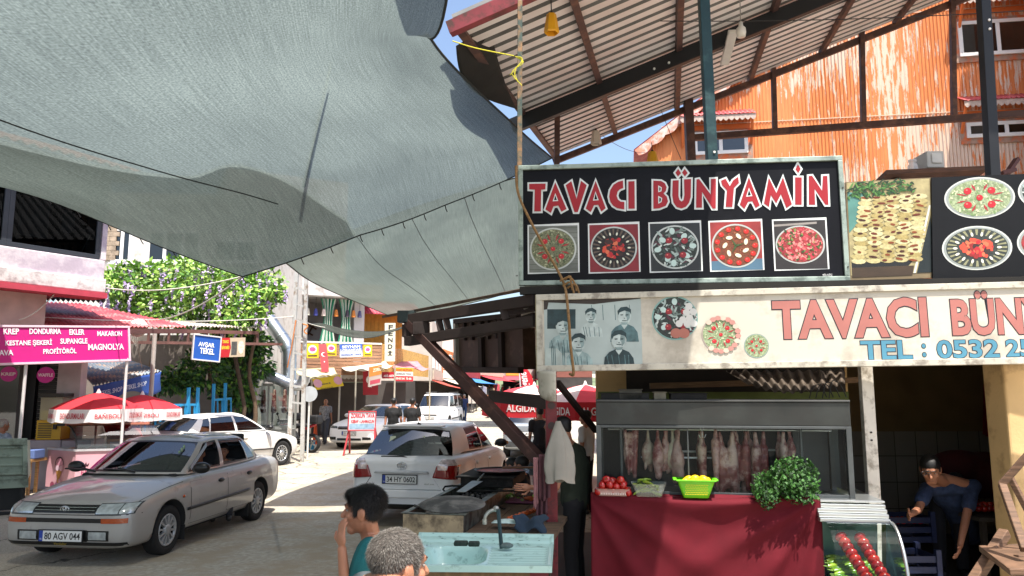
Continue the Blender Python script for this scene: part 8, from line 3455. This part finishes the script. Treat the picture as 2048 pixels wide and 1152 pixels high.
t,f=sign('street_sign','free standing kebab sign with red capitals in front of the white estate car','sign',P(699,824,23.6),P(751,824,23.9),P(697,860,23.6),'#c8ccd0',[('ZORKUN TAVA',701,749,827,836,'#c01c30'),('KEBAP - LAHMACUN',702,748,840,846,'#c01c30')],frame='#b03038',shapes=lambda q,f,w,h:[q.use(M('#8aa8c0',.6,var=.3,vs=9)),flat(q,f,[(.02,.02),(w-.02,.02),(w-.02,h*.34),(.02,h*.34)],.003)])
for px,p2 in((699,693),(750,754)):
 q=MB(M('#a02c34',.6))
 a,b=P(px,856,23.7),P(p2,890,23.9)
 q.bar(a,V((b.x,23.5,0)),.05,.05,(0,1,0));q.build('leg',t)
 q=MB(M('#a02c34',.6));q.bar(a,V((b.x,24.4,0)),.05,.05,(0,1,0));q.build('leg',t)
ft=thing('feather_flag','red feather flag with white vertical lettering beyond the parasols','flag',P(1055,800,26))
ff=Fr(P(1050,800,26),V((.18,0,1)).normalized()*-1,V((1,0,.18)).normalized())
fx0=P(1046,796,26)
q=MB(M('#c01828',.6,var=.06))
out=[P(a,b,26)for a,b in((1050,798),(1067,792),(1068,770),(1064,752),(1056,740),(1046,734),(1038,735),(1043,765))]
q.add(out,[tuple(range(8))]);q.build('cloth',ft,solid=.01)
q=MB(M('#e8e0e0',.6))
o1,o2=P(1058,790,25.96),P(1049,742,25.96)
fr=Fr(o1,o2-o1,(P(1049,742,25.96)-P(1062,742,25.96)))
put_text(q,fr,'magene',(o2-o1).length*.5,0,(o2-o1).length*.92,.28,.0);q.build('lettering',ft)
q=MB(M('#c8c8c8'));a=P(1050,798,26);q.cyl((a.x,26,0),P(1038,735,26.02),.025,None,6);q.build('pole',ft)
RPM=M('#cfccc2',.8)
for lb,a,b,dr in(('white rope from the lilac house to the tip of the big net',P(214,576,15),B_,.12),('white cable from the left edge to the lattice mast',P(-40,626,13.8),P(586,633,21.4),.15),('cable sagging from the lilac wall to the red roof',P(180,470,14.8),P(38,640,13.9),.35),('thin rope from the net tip over the wisteria to the red roof',B_,P(290,640,17),.2),('rope from the mast to the charcoal net',P(585,632,21.4),P(650,655,23.8),.05),('wire under the metal roof near the fluorescent tube',P(1320,42,9),P(2100,18,8.2),.05),('wire from the roof corner to the orange house',P(1206,272,14.3),P(1290,305,19),.1),('black wire dropping from the roof beam beside the window',P(1320,215,13.8),P(1362,318,13.5),.02)):
 q=MB(RPM if 'black' not in lb and 'wire' not in lb else M('#2a2a2c',.7))
 q.tube(sag(a,b,dr),.012 if 'wire' not in lb else .006,5)
 tag(q.build('cable'),lb,'cable')
q=MB(M('#c8c030',.8))
yc=smooth_path([P(905,82,7.1),P(950,96,7.1),P(1028,112,7.15)],8)
q.tube(yc,.006,5)
for k in range(4):
 q.tube(smooth_path([P(1030,113,7.13),P(1044+k,116+3*k,7.1),P(1038-5*k,130+5*k,7.1),P(1020+8*k,150+7*k,7.1)],10),.004,4)
tag(q.build('cord'),'yellow cord tying the big net to the thin rusty post','cord')
def lampshade(label,px,py,Y,col,r,h,top):
 t=thing('hanging_lamp',label,'lamp',P(px,py,Y))
 c=P(px,py,Y)
 q=MB(M(col,.45,var=.06));q.lathe([(.3*r,h*.5),(.62*r,h*.5),(r,-h*.42),(.86*r,-h*.5),(.8*r,-h*.4),(.5*r,h*.44)],c,n=6,smooth=False);q.build('lamp_shade',t)
 q=MB(M('#1c1c1e',.6));q.cyl(c+V((0,0,h*.5)),c+V((0,0,h*.66)),r*.3,r*.15,8);q.tube([c+V((0,0,h*.6)),P(px-2,top,Y)],.007,5);q.build('cord',t)
lampshade('yellow hexagonal lamp shade hanging under the metal roof',1103,48,7.7,'#e0a018',.085,.22,-40)
lampshade('white hexagonal lamp shade hanging at the roof corner',1192,276,13.6,'#cfc4b4',.11,.26,240)
lampshade('yellow lamp shade just above the black sign',1305,318,13.4,'#d8a020',.12,.26,285)
t=thing('light_bulb','large unlit white bulb hanging beside the fluorescent tube','lamp',P(1482,60,8.4))
c=P(1482,62,8.4)
q=MB(M('#cfcac0',.3));q.lathe([(.001,-.075),(.05,-.072),(.058,-.02),(.055,.03),(.028,.06),(.024,.11),(.001,.11)],c,n=18);q.build('bulb',t)
q=MB(M('#8a857c'));q.tube([c+V((0,0,.1)),P(1480,0,8.4)],.006,5);q.build('cord',t)
q=MB(M('#d8d4ca',.4));q.bar(P(1466,62,10.2),P(1449,128,10.9),.13,.06)
tag(q.build('tube_light',bev=.01),'long white fluorescent tube fitting fixed under the roof','lamp')
q=MB(M('#b8b4aa',.5,var=.06));c=P(1857,326,8.6);q.box(c,(.2,.3,.2));q.use(M('#d0ccc2'));q.box(c+V((.01,-.155,.01)),(.12,.02,.12));q.use(M('#2a2a2a'));q.box(c-V((0,0,.115)),(.22,.3,.025))
tag(q.build('heater_box',bev=.015),'grey boxy appliance standing on the terrace table','appliance')
q=MB(clear_plastic('#d8d4d0',.6));q.lathe([(.001,0),(.055,0),(.06,.03),(.055,.1),(.035,.13),(.045,.14),(.045,.17),(.001,.17)],P(1827,348,8.5),n=14)
tag(q.build('glass_jar'),'clear glass jar left of the appliance on the terrace table','jar')
t=thing('terrace_table','rough brown bench top seen edge on behind the photo boards','table',P(1850,352,8.6))
q=MB(wood('#5a3c2c',.8));q.bar(P(1760,356,8.6),P(1958,348,8.4),.5,.05);q.build('table_top',t)
for px in(1790,1940):
 q=MB(wood('#4a3226',.8));q.bar(P(px,356,8.5),V((P(px,356,8.5).x,8.5,3.0)),.06,.06);q.build('leg',t)
t=thing('chair','dark brown chair back at far right edge of the terrace','chair',P(2015,350,8.2))
q=MB(M('#4a2420',.6));q.bar(P(2005,360,8.2),P(2034,318,8.3),.06,.04);q.bar(P(1990,352,8.2),P(2016,346,8.2),.3,.04);q.build('backrest',t)
sign('flag','dark red flag hanging on the room wall at the back of the open kitchen','flag',P(1968,768,10.7),P(1994,782,10.7),P(1966,868,10.7),'#8a1018',d=.01,shapes=cres)
wd_=wood('#6a4f3c',.75)
t=thing('wooden_chair','worn wooden folding chair at the bottom right corner','chair',G(2000,1250))
q=MB(wd_);q.bar(P(2002,970,5.6),P(2060,905,5.5),.05,.05);q.bar(P(2004,968,5.6),P(2050,1100,5.2),.05,.05);q.bar(P(2018,950,5.7),P(2060,1030,5.6),.04,.04);q.build('backrest',t,bev=.006)
q=MB(wd_);q.add([P(1958,1097,5.9),P(2040,1093,5.9),P(2090,1142,5.0),P(2020,1145,5.0)],[(0,1,2,3)]);q.build('seat',t,solid=.045,bev=.006)
q=MB(wd_);q.bar(P(2010,1065,5.9),P(1930,1190,5.6),.07,.07);q.build('leg',t,bev=.006);q=MB(wd_);q.bar(P(2040,1110,5.4),P(2060,1300,5.3),.06,.06);q.build('leg',t,bev=.006)
for k,(px,py,lb)in enumerate(((1800,1128,'dark blue plastic crate on the room floor below the bending man'),(1795,1048,'dark blue crate of tomatoes further inside the room'))):
 t=thing('crate',lb,'crate',P(px,py+30,7.8+.7*k))
 f=Fr(P(px,py+30,7.8+.7*k),(1,0,0),(0,1,0))
 q=MB(M('#121d3e',.5))
 for z in(.0,.1,.2):
  for(a,b,c,d)in((-.3,.3,-.2,-.18),(-.3,.3,.18,.2),(-.3,-.28,-.2,.2),(.28,.3,-.2,.2)):
   q.b2(a,b,c,d,z,z+.06,f)
 for a in(-.29,.29):
  for b in(-.19,.19):
   q.b2(a-.025,a+.025,b-.025,b+.025,0,.32,f)
 q.build('lattice',t)
for k in range(16):
 dup(tomp[k%3],P(1795,1040,8.5)+V((-.22+.06*(k%8),-.08+.12*(k//8),.0)),label='tomato in the dark blue crate inside the room',group='tomatoes in the room crate',sc=1.)
for k in range(18):
 dup(tomp[k%3],P(1990,1016,8.2)+V((-.2+.055*(k%8),-.05+.07*(k//8),.03*(k//8))),label='tomato heaped on the table at the right of the room',group='tomatoes on the room table',sc=1.1)
q=MB(M('#3a1518',.8));c=P(1970,950,9.2);q.sph(c,(.45,.3,.28));q.sph(c+V((-.3,0,.1)),(.35,.3,.2));r=q.remesh(.04,4,M('#4a1418',.85,var=.2));tag(r.build('sack'),'dark red sack heaped behind the bending man','sack')
t=thing('room_table','low dark table at the right of the room carrying tomatoes','table',P(1990,1100,8.2))
q=MB(M('#3a342e',.7));c=P(1990,1026,8.2);q.b2(c.x-.35,c.x+.4,7.9,8.5,c.z-.04,c.z);q.build('table_top',t)
q=MB(M('#3a342e',.7));q.b2(c.x-.3,c.x-.25,7.95,8.,0,c.z-.04);q.build('leg',t);q=MB(M('#3a342e',.7));q.b2(c.x+.3,c.x+.35,7.95,8.,0,c.z-.04);q.build('leg',t)
t=thing('pickup_truck','grey green dropside bed of a pickup cut off by the left edge','truck',G(0,1015))
TG=M('#8a988a',.6,.1,var=.12,vs=3,dirt=('#5f675c',.35,4))
tf,tw,th_=frame3(P(-150,884,11.9),P(55,880,12.6),P(-150,958,11.9))
q=MB(TG)
q.b2(0,tw,0,th_,-.05,0,tf)
for k in range(4):
 z=th_*(.02+.25*k);q.b2(0,tw,z,z+.035,.001,.03,tf)
q.b2(tw-.07,tw,0,th_+.02,.001,.05,tf);q.b2(0,tw,th_*.86,th_+.03,.002,.06,tf)
q.build('tailgate',t,bev=.008)
q=MB(TG);q.b2(tw-.05,tw,0,th_,-2.4,-.051,tf);q.b2(0,tw,-.06,-.01,-2.4,-.0,tf);q.b2(0,tw,-.2,-.062,-.08,-.02,tf);q.build('bed',t)
q=MB(M('#16171a',.7));q.b2(tw-.40,tw-.05,-.55,-.1,-.14,-.12,tf);q.b2(0,tw-.10,-.62,-.57,-.1,-.04,tf);q.b2(tw-.12,tw-.07,-.6,-.1,-.1,-.04,tf);q.b2(0,tw-.45,-.55,-.25,-.4,-.2,tf);q.build('chassis',t)
q=MB(TYR);a=tf(tw-.75,-.45,-.5);q.lathe([(.001,-.1),(.3,-.1),(.33,0),(.3,.1),(.001,.1)],a,tf.x,24);q.build('wheel',t)
t=thing('side_table','small pale table with a blue cloth behind the pickup tailgate','table',G(60,985))
q=MB(wood('#b08858',.7));c=G(58,988);q.b2(c.x-.4,c.x+.12,c.y-.2,c.y+.3,.62,.67);q.b2(c.x+.04,c.x+.09,c.y-.18,c.y-.13,0,.62);q.b2(c.x-.05,c.x,c.y+.2,c.y+.25,0,.62);q.build('frame',t)
q=MB(M('#5a6ea0',.7,var=.1));q.b2(c.x-.3,c.x+.13,c.y-.15,c.y+.2,.672,.85);tag(q.build('folded_cloth',bev=.02),'blue folded cloth on the small pale table','cloth')
# ================================================================ PEOPLE
SK1,SK2=M('#a8745a',.5,var=.08,vs=9,sub=.08,bump=.1,bs=90),M('#8f5f47',.5,var=.08,vs=9,sub=.08,bump=.1,bs=90)
HBL,HGR,HWH=M('#0f0e0e',.55,var=.3,vs=30,bump=.2,bs=120),M('#4f4843',.75,var=.35,vs=14),M('#aaa59e',.7,var=.3,vs=60,bump=.5,bs=120)
EYW,EYD=M('#9a918a',.5),M('#140f0c',.3)
BASE=dict(pelvis=(0,0,.95),chest=(0,0,1.26),neck=(0,-.01,1.46),head=(0,.015,1.60),shL=(-.175,0,1.40),shR=(.175,0,1.40),elL=(-.22,-.02,1.12),elR=(.22,-.02,1.12),wrL=(-.23,.07,.88),wrR=(.23,.07,.88),hipL=(-.09,0,.92),hipR=(.09,0,.92),knL=(-.10,.02,.50),knR=(.10,.02,.50),anL=(-.10,-.01,.08),anR=(.10,-.01,.08))
SIT=dict(pelvis=(0,0,.50),chest=(0,-.06,.82),neck=(0,-.06,1.02),head=(0,-.03,1.17),shL=(-.175,-.06,.97),shR=(.175,-.06,.97),elL=(-.23,.04,.72),elR=(.23,.04,.72),wrL=(-.16,.28,.70),wrR=(.16,.28,.70),hipL=(-.09,0,.48),hipR=(.09,0,.48),knL=(-.11,.42,.50),knR=(.11,.42,.50),anL=(-.11,.44,.08),anR=(.11,.44,.08))
WALK=dict(knL=(-.10,.14,.50),anL=(-.10,.22,.09),knR=(.10,.02,.50),anR=(.10,-.24,.12),wrL=(-.22,-.10,.90),wrR=(.22,.20,.92))
def person(label,loc,rz,shirt,pants,h=1.72,skin=SK1,hair=HBL,pose=None,look=(0,1,0),vox=.016,wp=None,hs=1.,legs=True,group=None,bald=False,sleeve=.55,fing=True,bulk=1.,hairf=None):
 k=h/1.72
 t=thing('person',label,'person',loc,rz,group)
 J={a:V(b)*k for a,b in BASE.items()}
 J.update({a:V(b)*k for a,b in(pose or{}).items()})
 if wp:
  inv=MW[t.name].inverted()
  J.update({a:inv@V(b)for a,b in wp.items()})
 ly=V(look).normalized()
 up=V((0,0,1))if abs(ly.z)<.9 else V((0,1,0))
 lx=ly.cross(up).normalized()
 hf=Fr(J['head'],lx,ly,lx.cross(ly))
 e=hs*k
 B=MB(skin)
 H=lambda x,y,z:hf(x*e,y*e,z*e)
 B.sph(H(0,-.01,.03),(.076*e,.095*e,.09*e),16,12,hf)
 B.sph(H(0,.02,-.035),(.062*e,.07*e,.075*e),14,10,hf)
 B.cap(H(-.02,.055,-.088),H(.02,.055,-.088),.026*e)
 B.cap(H(0,.082,.018),H(0,.108,-.022),.009*e,.015*e)
 B.cap(H(-.028,.078,.03),H(.028,.078,.03),.014*e)
 B.cap(H(-.018,.082,-.052),H(.018,.082,-.052),.0095*e)
 B.cap(H(-.016,.080,-.066),H(.016,.080,-.066),.010*e)
 for s in(-1,1):
  B.sph(H(s*.044,.052,-.02),.024*e,10,8)
  B.sph(H(s*.079,-.012,-.008),(.009*e,.021*e,.034*e),10,8,hf)
  B.sph(H(s*.084,-.02,.002),(.008*e,.018*e,.024*e),10,8,hf)
 B.cap(J['neck']-V((0,0,.03*k)),H(0,-.02,-.05),.056*k*bulk,.05*e)
 ch,pv,nk=J['chest'],J['pelvis'],J['neck']
 up=(nk-pv).normalized()
 sx=(J['shR']-J['shL']);sx=(sx-up*sx.dot(up)).normalized()
 tf_=Fr(ch,sx,up.cross(sx),up)
 fingers=[]
 for s,L in((-1,'L'),(1,'R')):
  sh,el,wr=J['sh'+L],J['el'+L],J['wr'+L]
  B.cap(nk,sh,.05*k,.05*k)
  B.cap(sh,el,.046*k*bulk,.037*k)
  B.cap(el,wr,.038*k,.025*k)
  d=(wr-el).normalized()
  n_=J.get('palm'+L,V((s,0,0)))
  n_=(V(n_)-d*V(n_).dot(d)).normalized()
  si=d.cross(n_)
  if si.y<0:
   si=-si
  if 'side'+L in J:si=V(J['side'+L]).normalized()
  B.sph(wr+d*.05*k,(.040*k,.017*k,.048*k),12,8,Fr((0,0,0),si,n_,d))
  for i in range(4):
   a=wr+d*.085*k+si*(.027-.018*i)*k
   l_=(.040,.046,.043,.033)[i]*k
   cu_=J.get('curl'+L,V((.5,0,0)))[0]
   m=a+(d-n_*cu_*.5).normalized()*l_
   fingers+=[(a-d*.02,m,.0086*k,.0078*k),(m,m+(d-n_*cu_*1.4).normalized()*l_*.8,.0078*k,.0064*k)]
  a=wr+d*.03*k+si*.034*k
  m=a+(d*.7+si*.6).normalized()*.038*k
  fingers+=[(a-si*.01,m,.0115*k,.0098*k),(m,m+(d-n_*.4+si*.1).normalized()*.03*k,.0095*k,.008*k)]
 B.sph(ch,(.15*k,.1*k,.19*k),12,8,tf_)
 B.cap(pv,ch,.12*k)
 if legs:
  for L in 'LR':
   B.cap(J['hip'+L],J['kn'+L],.075*k,.05*k)
   B.cap(J['kn'+L],J['an'+L],.05*k,.035*k)
 if fing and vox<.01:
  for f in fingers:
   B.cap(*f,8)
 r=B.remesh(vox,2 if vox>.008 else 3,skin)
 if fing and vox>=.01:
  r.use(skin)
  for f in fingers:
   r.cap(*f,6)
 for s in(-1,1):
  r.use(EYW);r.sph(H(s*.030,.0735,.008),(.013*e,.008*e,.0062*e),10,6,hf)
  r.use(EYD);r.sph(H(s*.030,.0785,.008),(.0062*e,.0042*e,.006*e),8,6,hf)
  r.use(hair);r.cap(H(s*.014,.0925,.034),H(s*.048,.080,.036),.005*e,.003*e,6)
 r.use(M('#6a3a34',.5));r.cap(H(-.018,.0905,-.059),H(.018,.0905,-.059),.0022*e,None,6)
 r.build('body',t,local=True)
 c=MB(shirt)
 c.sph(ch+up*.02*k,(.185*k*bulk,.125*k*bulk,.20*k),16,10,tf_)
 c.cap(pv+up*.02*k,ch,.135*k*bulk,.15*k*bulk)
 c.sph(pv+up*.03*k,(.165*k*bulk,.12*k*bulk,.13*k),14,8,tf_)
 c.cap(J['shL']-up*.015*k,J['shR']-up*.015*k,.068*k)
 c.cap(nk-up*.06*k,J['shL'],.06*k);c.cap(nk-up*.06*k,J['shR'],.06*k)
 for L in 'LR':
  sh,el,wr=J['sh'+L],J['el'+L],J['wr'+L]
  if sleeve<=1:
   c.cap(sh,sh.lerp(el,sleeve),.070*k,.064*k)
  else:
   c.cap(sh,el,.068*k,.052*k);c.cap(el,wr,.052*k,.038*k)
 q=c.remesh(vox,2,shirt)
 for i,v in enumerate(q.v):
  p=V(v)
  n_=(mnoise.noise(p*9/k)*.012+mnoise.noise(V((p.x*30,p.y*30,p.z*9)))*.006)*k
  d=(p-ch);d.z=0
  q.v[i]=tuple(p+(d.normalized()*n_ if d.length>.01 else V((0,0,0))))
 q.build('shirt',t,local=True)
 if legs:
  c=MB(pants)
  c.sph(pv,(.165*k*bulk,.125*k*bulk,.12*k),14,8)
  for L in 'LR':
   c.cap(J['hip'+L],J['kn'+L],.092*k,.07*k)
   c.cap(J['kn'+L],J['an'+L]+V((0,0,.02)),.07*k,.06*k)
  c.remesh(vox*1.2,2,pants).build('trousers',t,local=True)
  q=MB(M('#1c1a1a',.6))
  for L in 'LR':
   a=J['an'+L]
   q.cap(a+V((0,-.04,-.03))*k,a+V((0,.13,-.045))*k,.042*k,.036*k)
  q.build('shoes',t,local=True)
 c=MB(hair)
 if bald:
  c.sph(H(0,-.035,.0),(.080*e,.085*e,.055*e),14,10,hf)
 else:
  c.sph(H(0,-.022,.052),(.084*e,.103*e,.082*e),16,12,hf)
  c.sph(H(0,-.050,.018),(.072*e,.056*e,.066*e),14,10,hf)
  for s in(-1,1):
   c.cap(H(s*.071,.012,.05),H(s*.072,.018,.0),.014*e,.009*e)
  if hairf:
   hairf(c,H,e)
 q=c.remesh(max(.006,vox*.8),2,hair)
 if hairf or vox<.01:
  rn=random.Random(3)
  for i in range(len(q.v)):
   p=V(q.v[i]);d=(p-J['head']).normalized()
   q.v[i]=tuple(p+d*.003*e*mnoise.noise(p*50))
  vv=list(q.v)
  sm_=[hair,M('#75706a',.7),M('#8f8a84',.7),M('#2f2b28',.7),hair]if hair is HGR else[hair,M('#1a1818',.5)]
  cr_=H(0,-.06,.13)
  for i in range(24000):
   p=V(rn.choice(vv));o=(p-J['head']).normalized()
   tg=p-cr_;tg=(tg-o*tg.dot(o)).normalized()
   d=(o*.3+tg*.9+V((rn.uniform(-.3,.3),rn.uniform(-.3,.3),rn.uniform(-.3,.2)))).normalized()
   q.use(rn.choice(sm_))
   s_=d.cross(o).normalized()*.0007 if d.cross(o).length>.01 else V((.001,0,0))
   b=p+V((rn.uniform(-.004,.004),rn.uniform(-.004,.004),rn.uniform(-.004,.004)))-o*.002
   q.add([b-s_,b+s_,b+d*rn.uniform(.008,.026 if hairf else .016)*e],[(0,1,2)])
 q.build('hair',t,local=True)
 return t,J,H
TEAL=M('#0f5c60',.85,var=.08,vs=6,bump=.2,bs=200)
hb=P(727,1022,3.8)
bl_=V((hb.x+.02,hb.y,0))
def tuft(c,H,e):
 c.sph(H(0,.05,.085),(.060*e,.045*e,.032*e),12,8)
W=lambda x,y,Y:P(x,y,Y)
person('teenage boy in a teal shirt with black hair, hand raised to his mouth',bl_,math.radians(84),TEAL,M('#2a2c34',.9),1.5,SK1,HBL,vox=.0048,hs=1.10,hairf=tuft,wp=dict(head=hb,neck=W(745,1076,3.86),chest=W(754,1142,3.9),pelvis=W(758,1280,3.9),shL=W(738,1100,3.68),shR=W(752,1092,4.06),elL=W(694,1215,3.66),wrL=W(684,1098,3.66),elR=W(740,1230,4.1),wrR=W(738,1300,4.0)),pose=dict(palmL=(-.75,.65,.1),curlL=(.8,0,0)),look=(.02,1,-.02))
ho=P(800,1136,2.62)
person('man with short grey hair seen from behind at the bottom edge',V((ho.x-.03,ho.y-.05,0)),math.radians(-50),M('#4a5258',.85,var=.1),M('#2a2c34'),1.62,SK1,HGR,vox=.006,hs=1.02,wp=dict(head=ho),look=(.0,1,-.05))
NAVY2=M('#2c3a58',.85,var=.35,vs=22)
person('man in a mottled blue polo shirt and glasses bending over crates in the room',V((P(1915,1000,8.3).x,8.5,0)),math.radians(165),NAVY2,M('#1a1a20',.9),1.88,SK1,HBL,vox=.012,look=(.25,1,-.45),hs=1.05,wp=dict(head=W(1861,940,7.9),neck=W(1886,956,8.1),chest=W(1905,990,8.3),pelvis=W(1938,1066,8.7),shR=W(1854,978,8.2),shL=W(1946,972,8.1),elR=W(1836,1020,8.0),wrR=W(1820,1030,7.7),elL=W(1930,1045,7.9),wrL=W(1920,1092,7.7)))
q=MB(M('#0c0c0e',.3));a=P(1852,946,7.76)
for s in(-1,1):
 c=a+V((.032*s,.012*s,.004*s));q.tube([c+V((.026*math.cos(i*.524),0,.018*math.sin(i*.524)))for i in range(13)],.004,5)
tag(q.build('glasses'),'black rimmed glasses on the bending man in the room','glasses')
person('cook in a dark green shirt reaching over the work table behind the red post',V((P(1150,900,7.3).x,7.35,0)),math.radians(70),M('#2c3428',.9,var=.15),M('#17181c',.9),1.72,SK1,HBL,vox=.014,look=(0,1,-.5),wp=dict(head=W(1124,862,7.25),neck=W(1136,885,7.3),chest=W(1148,930,7.35),shL=W(1128,905,7.12),elL=W(1112,975,7.0),wrL=W(1064,975,6.95)))
BLT=M('#111214',.9,var=.1)
for px,py,Y,rz,lb in((786,872,22.5,0,'man in black t-shirt walking away, left one of the pair behind the hatchback'),(824,870,22.2,-4,'man in black t-shirt walking away, right one of the pair behind the hatchback')):
 c=P(px,py,Y);person(lb,V((c.x,Y,0)),math.radians(rz),BLT,M('#2a2a30',.9),1.76,SK2,HBL,WALK,bulk=1.12,group='two men in black walking away')
c=G(649,888);person('bald old man in a patterned grey shirt walking towards the camera beside the orange cone',c,math.radians(175),M('#8a8c92',.85,var=.5,vs=18),M('#4a4c54',.9),1.66,SK1,HWH,WALK,bald=True)
c=G(928,846);person('man in blue polo shirt and jeans walking down the sunny street',c,math.radians(178),M('#2c3a66',.85),M('#33486a',.9,var=.2),1.74,SK1,HWH,WALK,bulk=1.1)
c=P(921,800,45);person('man in black standing behind the man in blue polo shirt',V((c.x,45,gz(45))),1.2,BLT,M('#2a2a30'),1.72,SK2,HBL)
c=P(6,905,15.4);person('grey haired man in a checked shirt sitting at the left edge of the kiosk',V((c.x,15.4,.12)),math.radians(-25),M('#8a98a8',.85,var=.45,vs=26),M('#20242c',.9),1.72,SK1,HWH,SIT,bulk=1.15)
q=MB(M('#3a3c40',.6));q.b2(c.x-.25,c.x+.25,15.15,15.6,.42,.47)
for dx in(-.22,.22):
 for dy in(15.18,15.56):q.b2(c.x+dx-.02,c.x+dx+.02,dy-.02,dy+.02,0,.42)
tag(q.build('stool'),'dark stool under the man in the checked shirt','stool')
for px,py,Y,rz,sh,lb,ps in((1140,842,13.5,100,'#cfcfd2','person in white leaning over a table just right of the red post',dict(chest=(0,.16,1.18),neck=(0,.30,1.32),head=(0,.38,1.42),shL=(-.17,.24,1.27),shR=(.17,.24,1.27),elL=(-.2,.34,1.0),elR=(.2,.34,1.0),wrL=(-.18,.46,.82),wrR=(.18,.46,.82))),(1172,840,12.6,60,'#d4d2d0','person in white t-shirt beside the left edge of the meat cabinet',None),(1080,830,15.5,10,'#1c1a1e','person in black with a bag standing under the red parasol',None),(1108,850,16.5,-60,'#c8c8cc','person in pale shirt behind the red post',None)):
 c=P(px,py,Y);person(lb,V((c.x,Y,0)),math.radians(rz),M(sh,.85,var=.06),M('#1c1c22',.9),1.66,SK1,HBL,ps)
for px,Y,h,lb in((1024,9.6,1.13,'smaller dark haired boy peeping over the far end of the grill'),(1043,9.3,1.17,'dark haired boy in front of the smaller one beyond the grill')):
 c=P(px,920,Y);person(lb,V((c.x,Y,0)),math.radians(60),M('#2c3a4a',.85),M('#2a2a30'),h,SK1,HBL,hs=1.35,vox=.013)
def incar(o,ux,uy,x,y,rz,lb,sh,hair=HBL,pose=None,**kw):
 p=V(o)+ux*x+uy*y
 ps={k:V(v)for k,v in SIT.items()}
 for kk in ps:ps[kk]=ps[kk]+V((0,0,-.20+.12))
 for kk in('anL','anR'):ps[kk]=V((ps[kk].x,.62,.22))
 ps.update(pose or{})
 person(lb,V((p.x,p.y,.02)),rz,M(sh,.85),M('#22242a',.9),1.66,SK1,hair,ps,vox=.014,**kw)
incar(SED[0],SED[2],SED[3],-.22,.34,SED[1]-math.pi/2,'driver in a dark shirt inside the silver sedan','#55504c')
incar(SED[0],SED[2],SED[3],-.80,.42,SED[1]-math.pi/2+.5,'curly haired passenger leaning at the rear window of the silver sedan','#2a2a2c',pose=dict(elL=(-.24,.12,.72),wrL=(-.05,.2,.80)))
incar(HAT[0],HAT[1],HAT[2],-.05,-.36,hh_-math.pi/2,'driver with a raised hand inside the white hatchback','#4a5a68',look=(.9,.4,0),pose=dict(elR=(.3,.1,.85),wrR=(.2,.16,1.05)))
rn=random.Random(77)
CCOL=[('black','#161618'),('white','#c8c8c8'),('navy','#26304c'),('red','#8a2028'),('grey','#707074'),('beige','#b8a488'),('pink','#b87080'),('green','#4a5a3a')]
for i in range(22):
 Y=50+1.9*i+rn.uniform(0,1)
 x=rn.uniform(-3.2,1.6)+(Y-50)*.025
 n_,c_=CCOL[i%8]
 person('shopper in %s among the far market crowd, %s'%(n_,['nearest','second nearest','farthest'][i//8]+' in that colour'),V((x,Y,gz(Y))),rn.uniform(0,6.28),M(c_,.85),M(rn.choice(['#22242c','#3a4458','#5a5448']),.9),rn.uniform(1.55,1.78),SK1,HBL,WALK if i%2 else None,vox=.035,fing=False,group='shoppers in the far market street')
b=P(803,466,27.5)
c=sf(sxz(802,640)[0],0,-1.2)
person('bald man looking out from the balcony behind the lattice mast',V((sf(sxz(588,650)[0],0,-.5).x,sf(sxz(588,650)[0],0,-.5).y,2.62)),math.radians(200),M('#a8a8b0',.85),M('#33343a'),1.7,SK1,HWH,bald=True)
for i,(x,Y,lb,c1_,c2_)in enumerate(((-3.0,58,'clothes rail with red and white garments on the left of the market street','#a8242c','#c8c0b8'),(-2.6,68,'clothes rail with pale garments further down the market street','#c8c4c0','#8a8aa0'),(1.6,60,'clothes rail with dark garments on the right of the market street','#2a2a34','#8a3040'),(-1.6,80,'clothes rail of mixed garments before the closing shop','#b89068','#c85060'))):
 t=thing('clothes_rail',lb,'clothes rail',(x,Y,gz(Y)))
 q=MB(M('#8a8a8a',.4,.5));z=gz(Y)
 q.cyl((x,Y-1.2,z),(x,Y-1.2,z+1.9),.03);q.cyl((x,Y+1.2,z),(x,Y+1.2,z+1.9),.03);q.cyl((x,Y-1.2,z+1.85),(x,Y+1.2,z+1.85),.03);q.build('frame',t)
 for k in range(10):
  q=MB(M(c1_ if k%2 else c2_,.85,var=.2));y=Y-1.1+.24*k
  q.add([(x-.3,y,z+1.7),(x,y,z+1.83),(x+.3,y,z+1.7),(x+.28,y+.05,z+.7+.1*(k%3)),(x-.28,y-.03,z+.7+.1*(k%3))],[(0,1,2,3,4)]);q.build('garment',t,solid=.05)
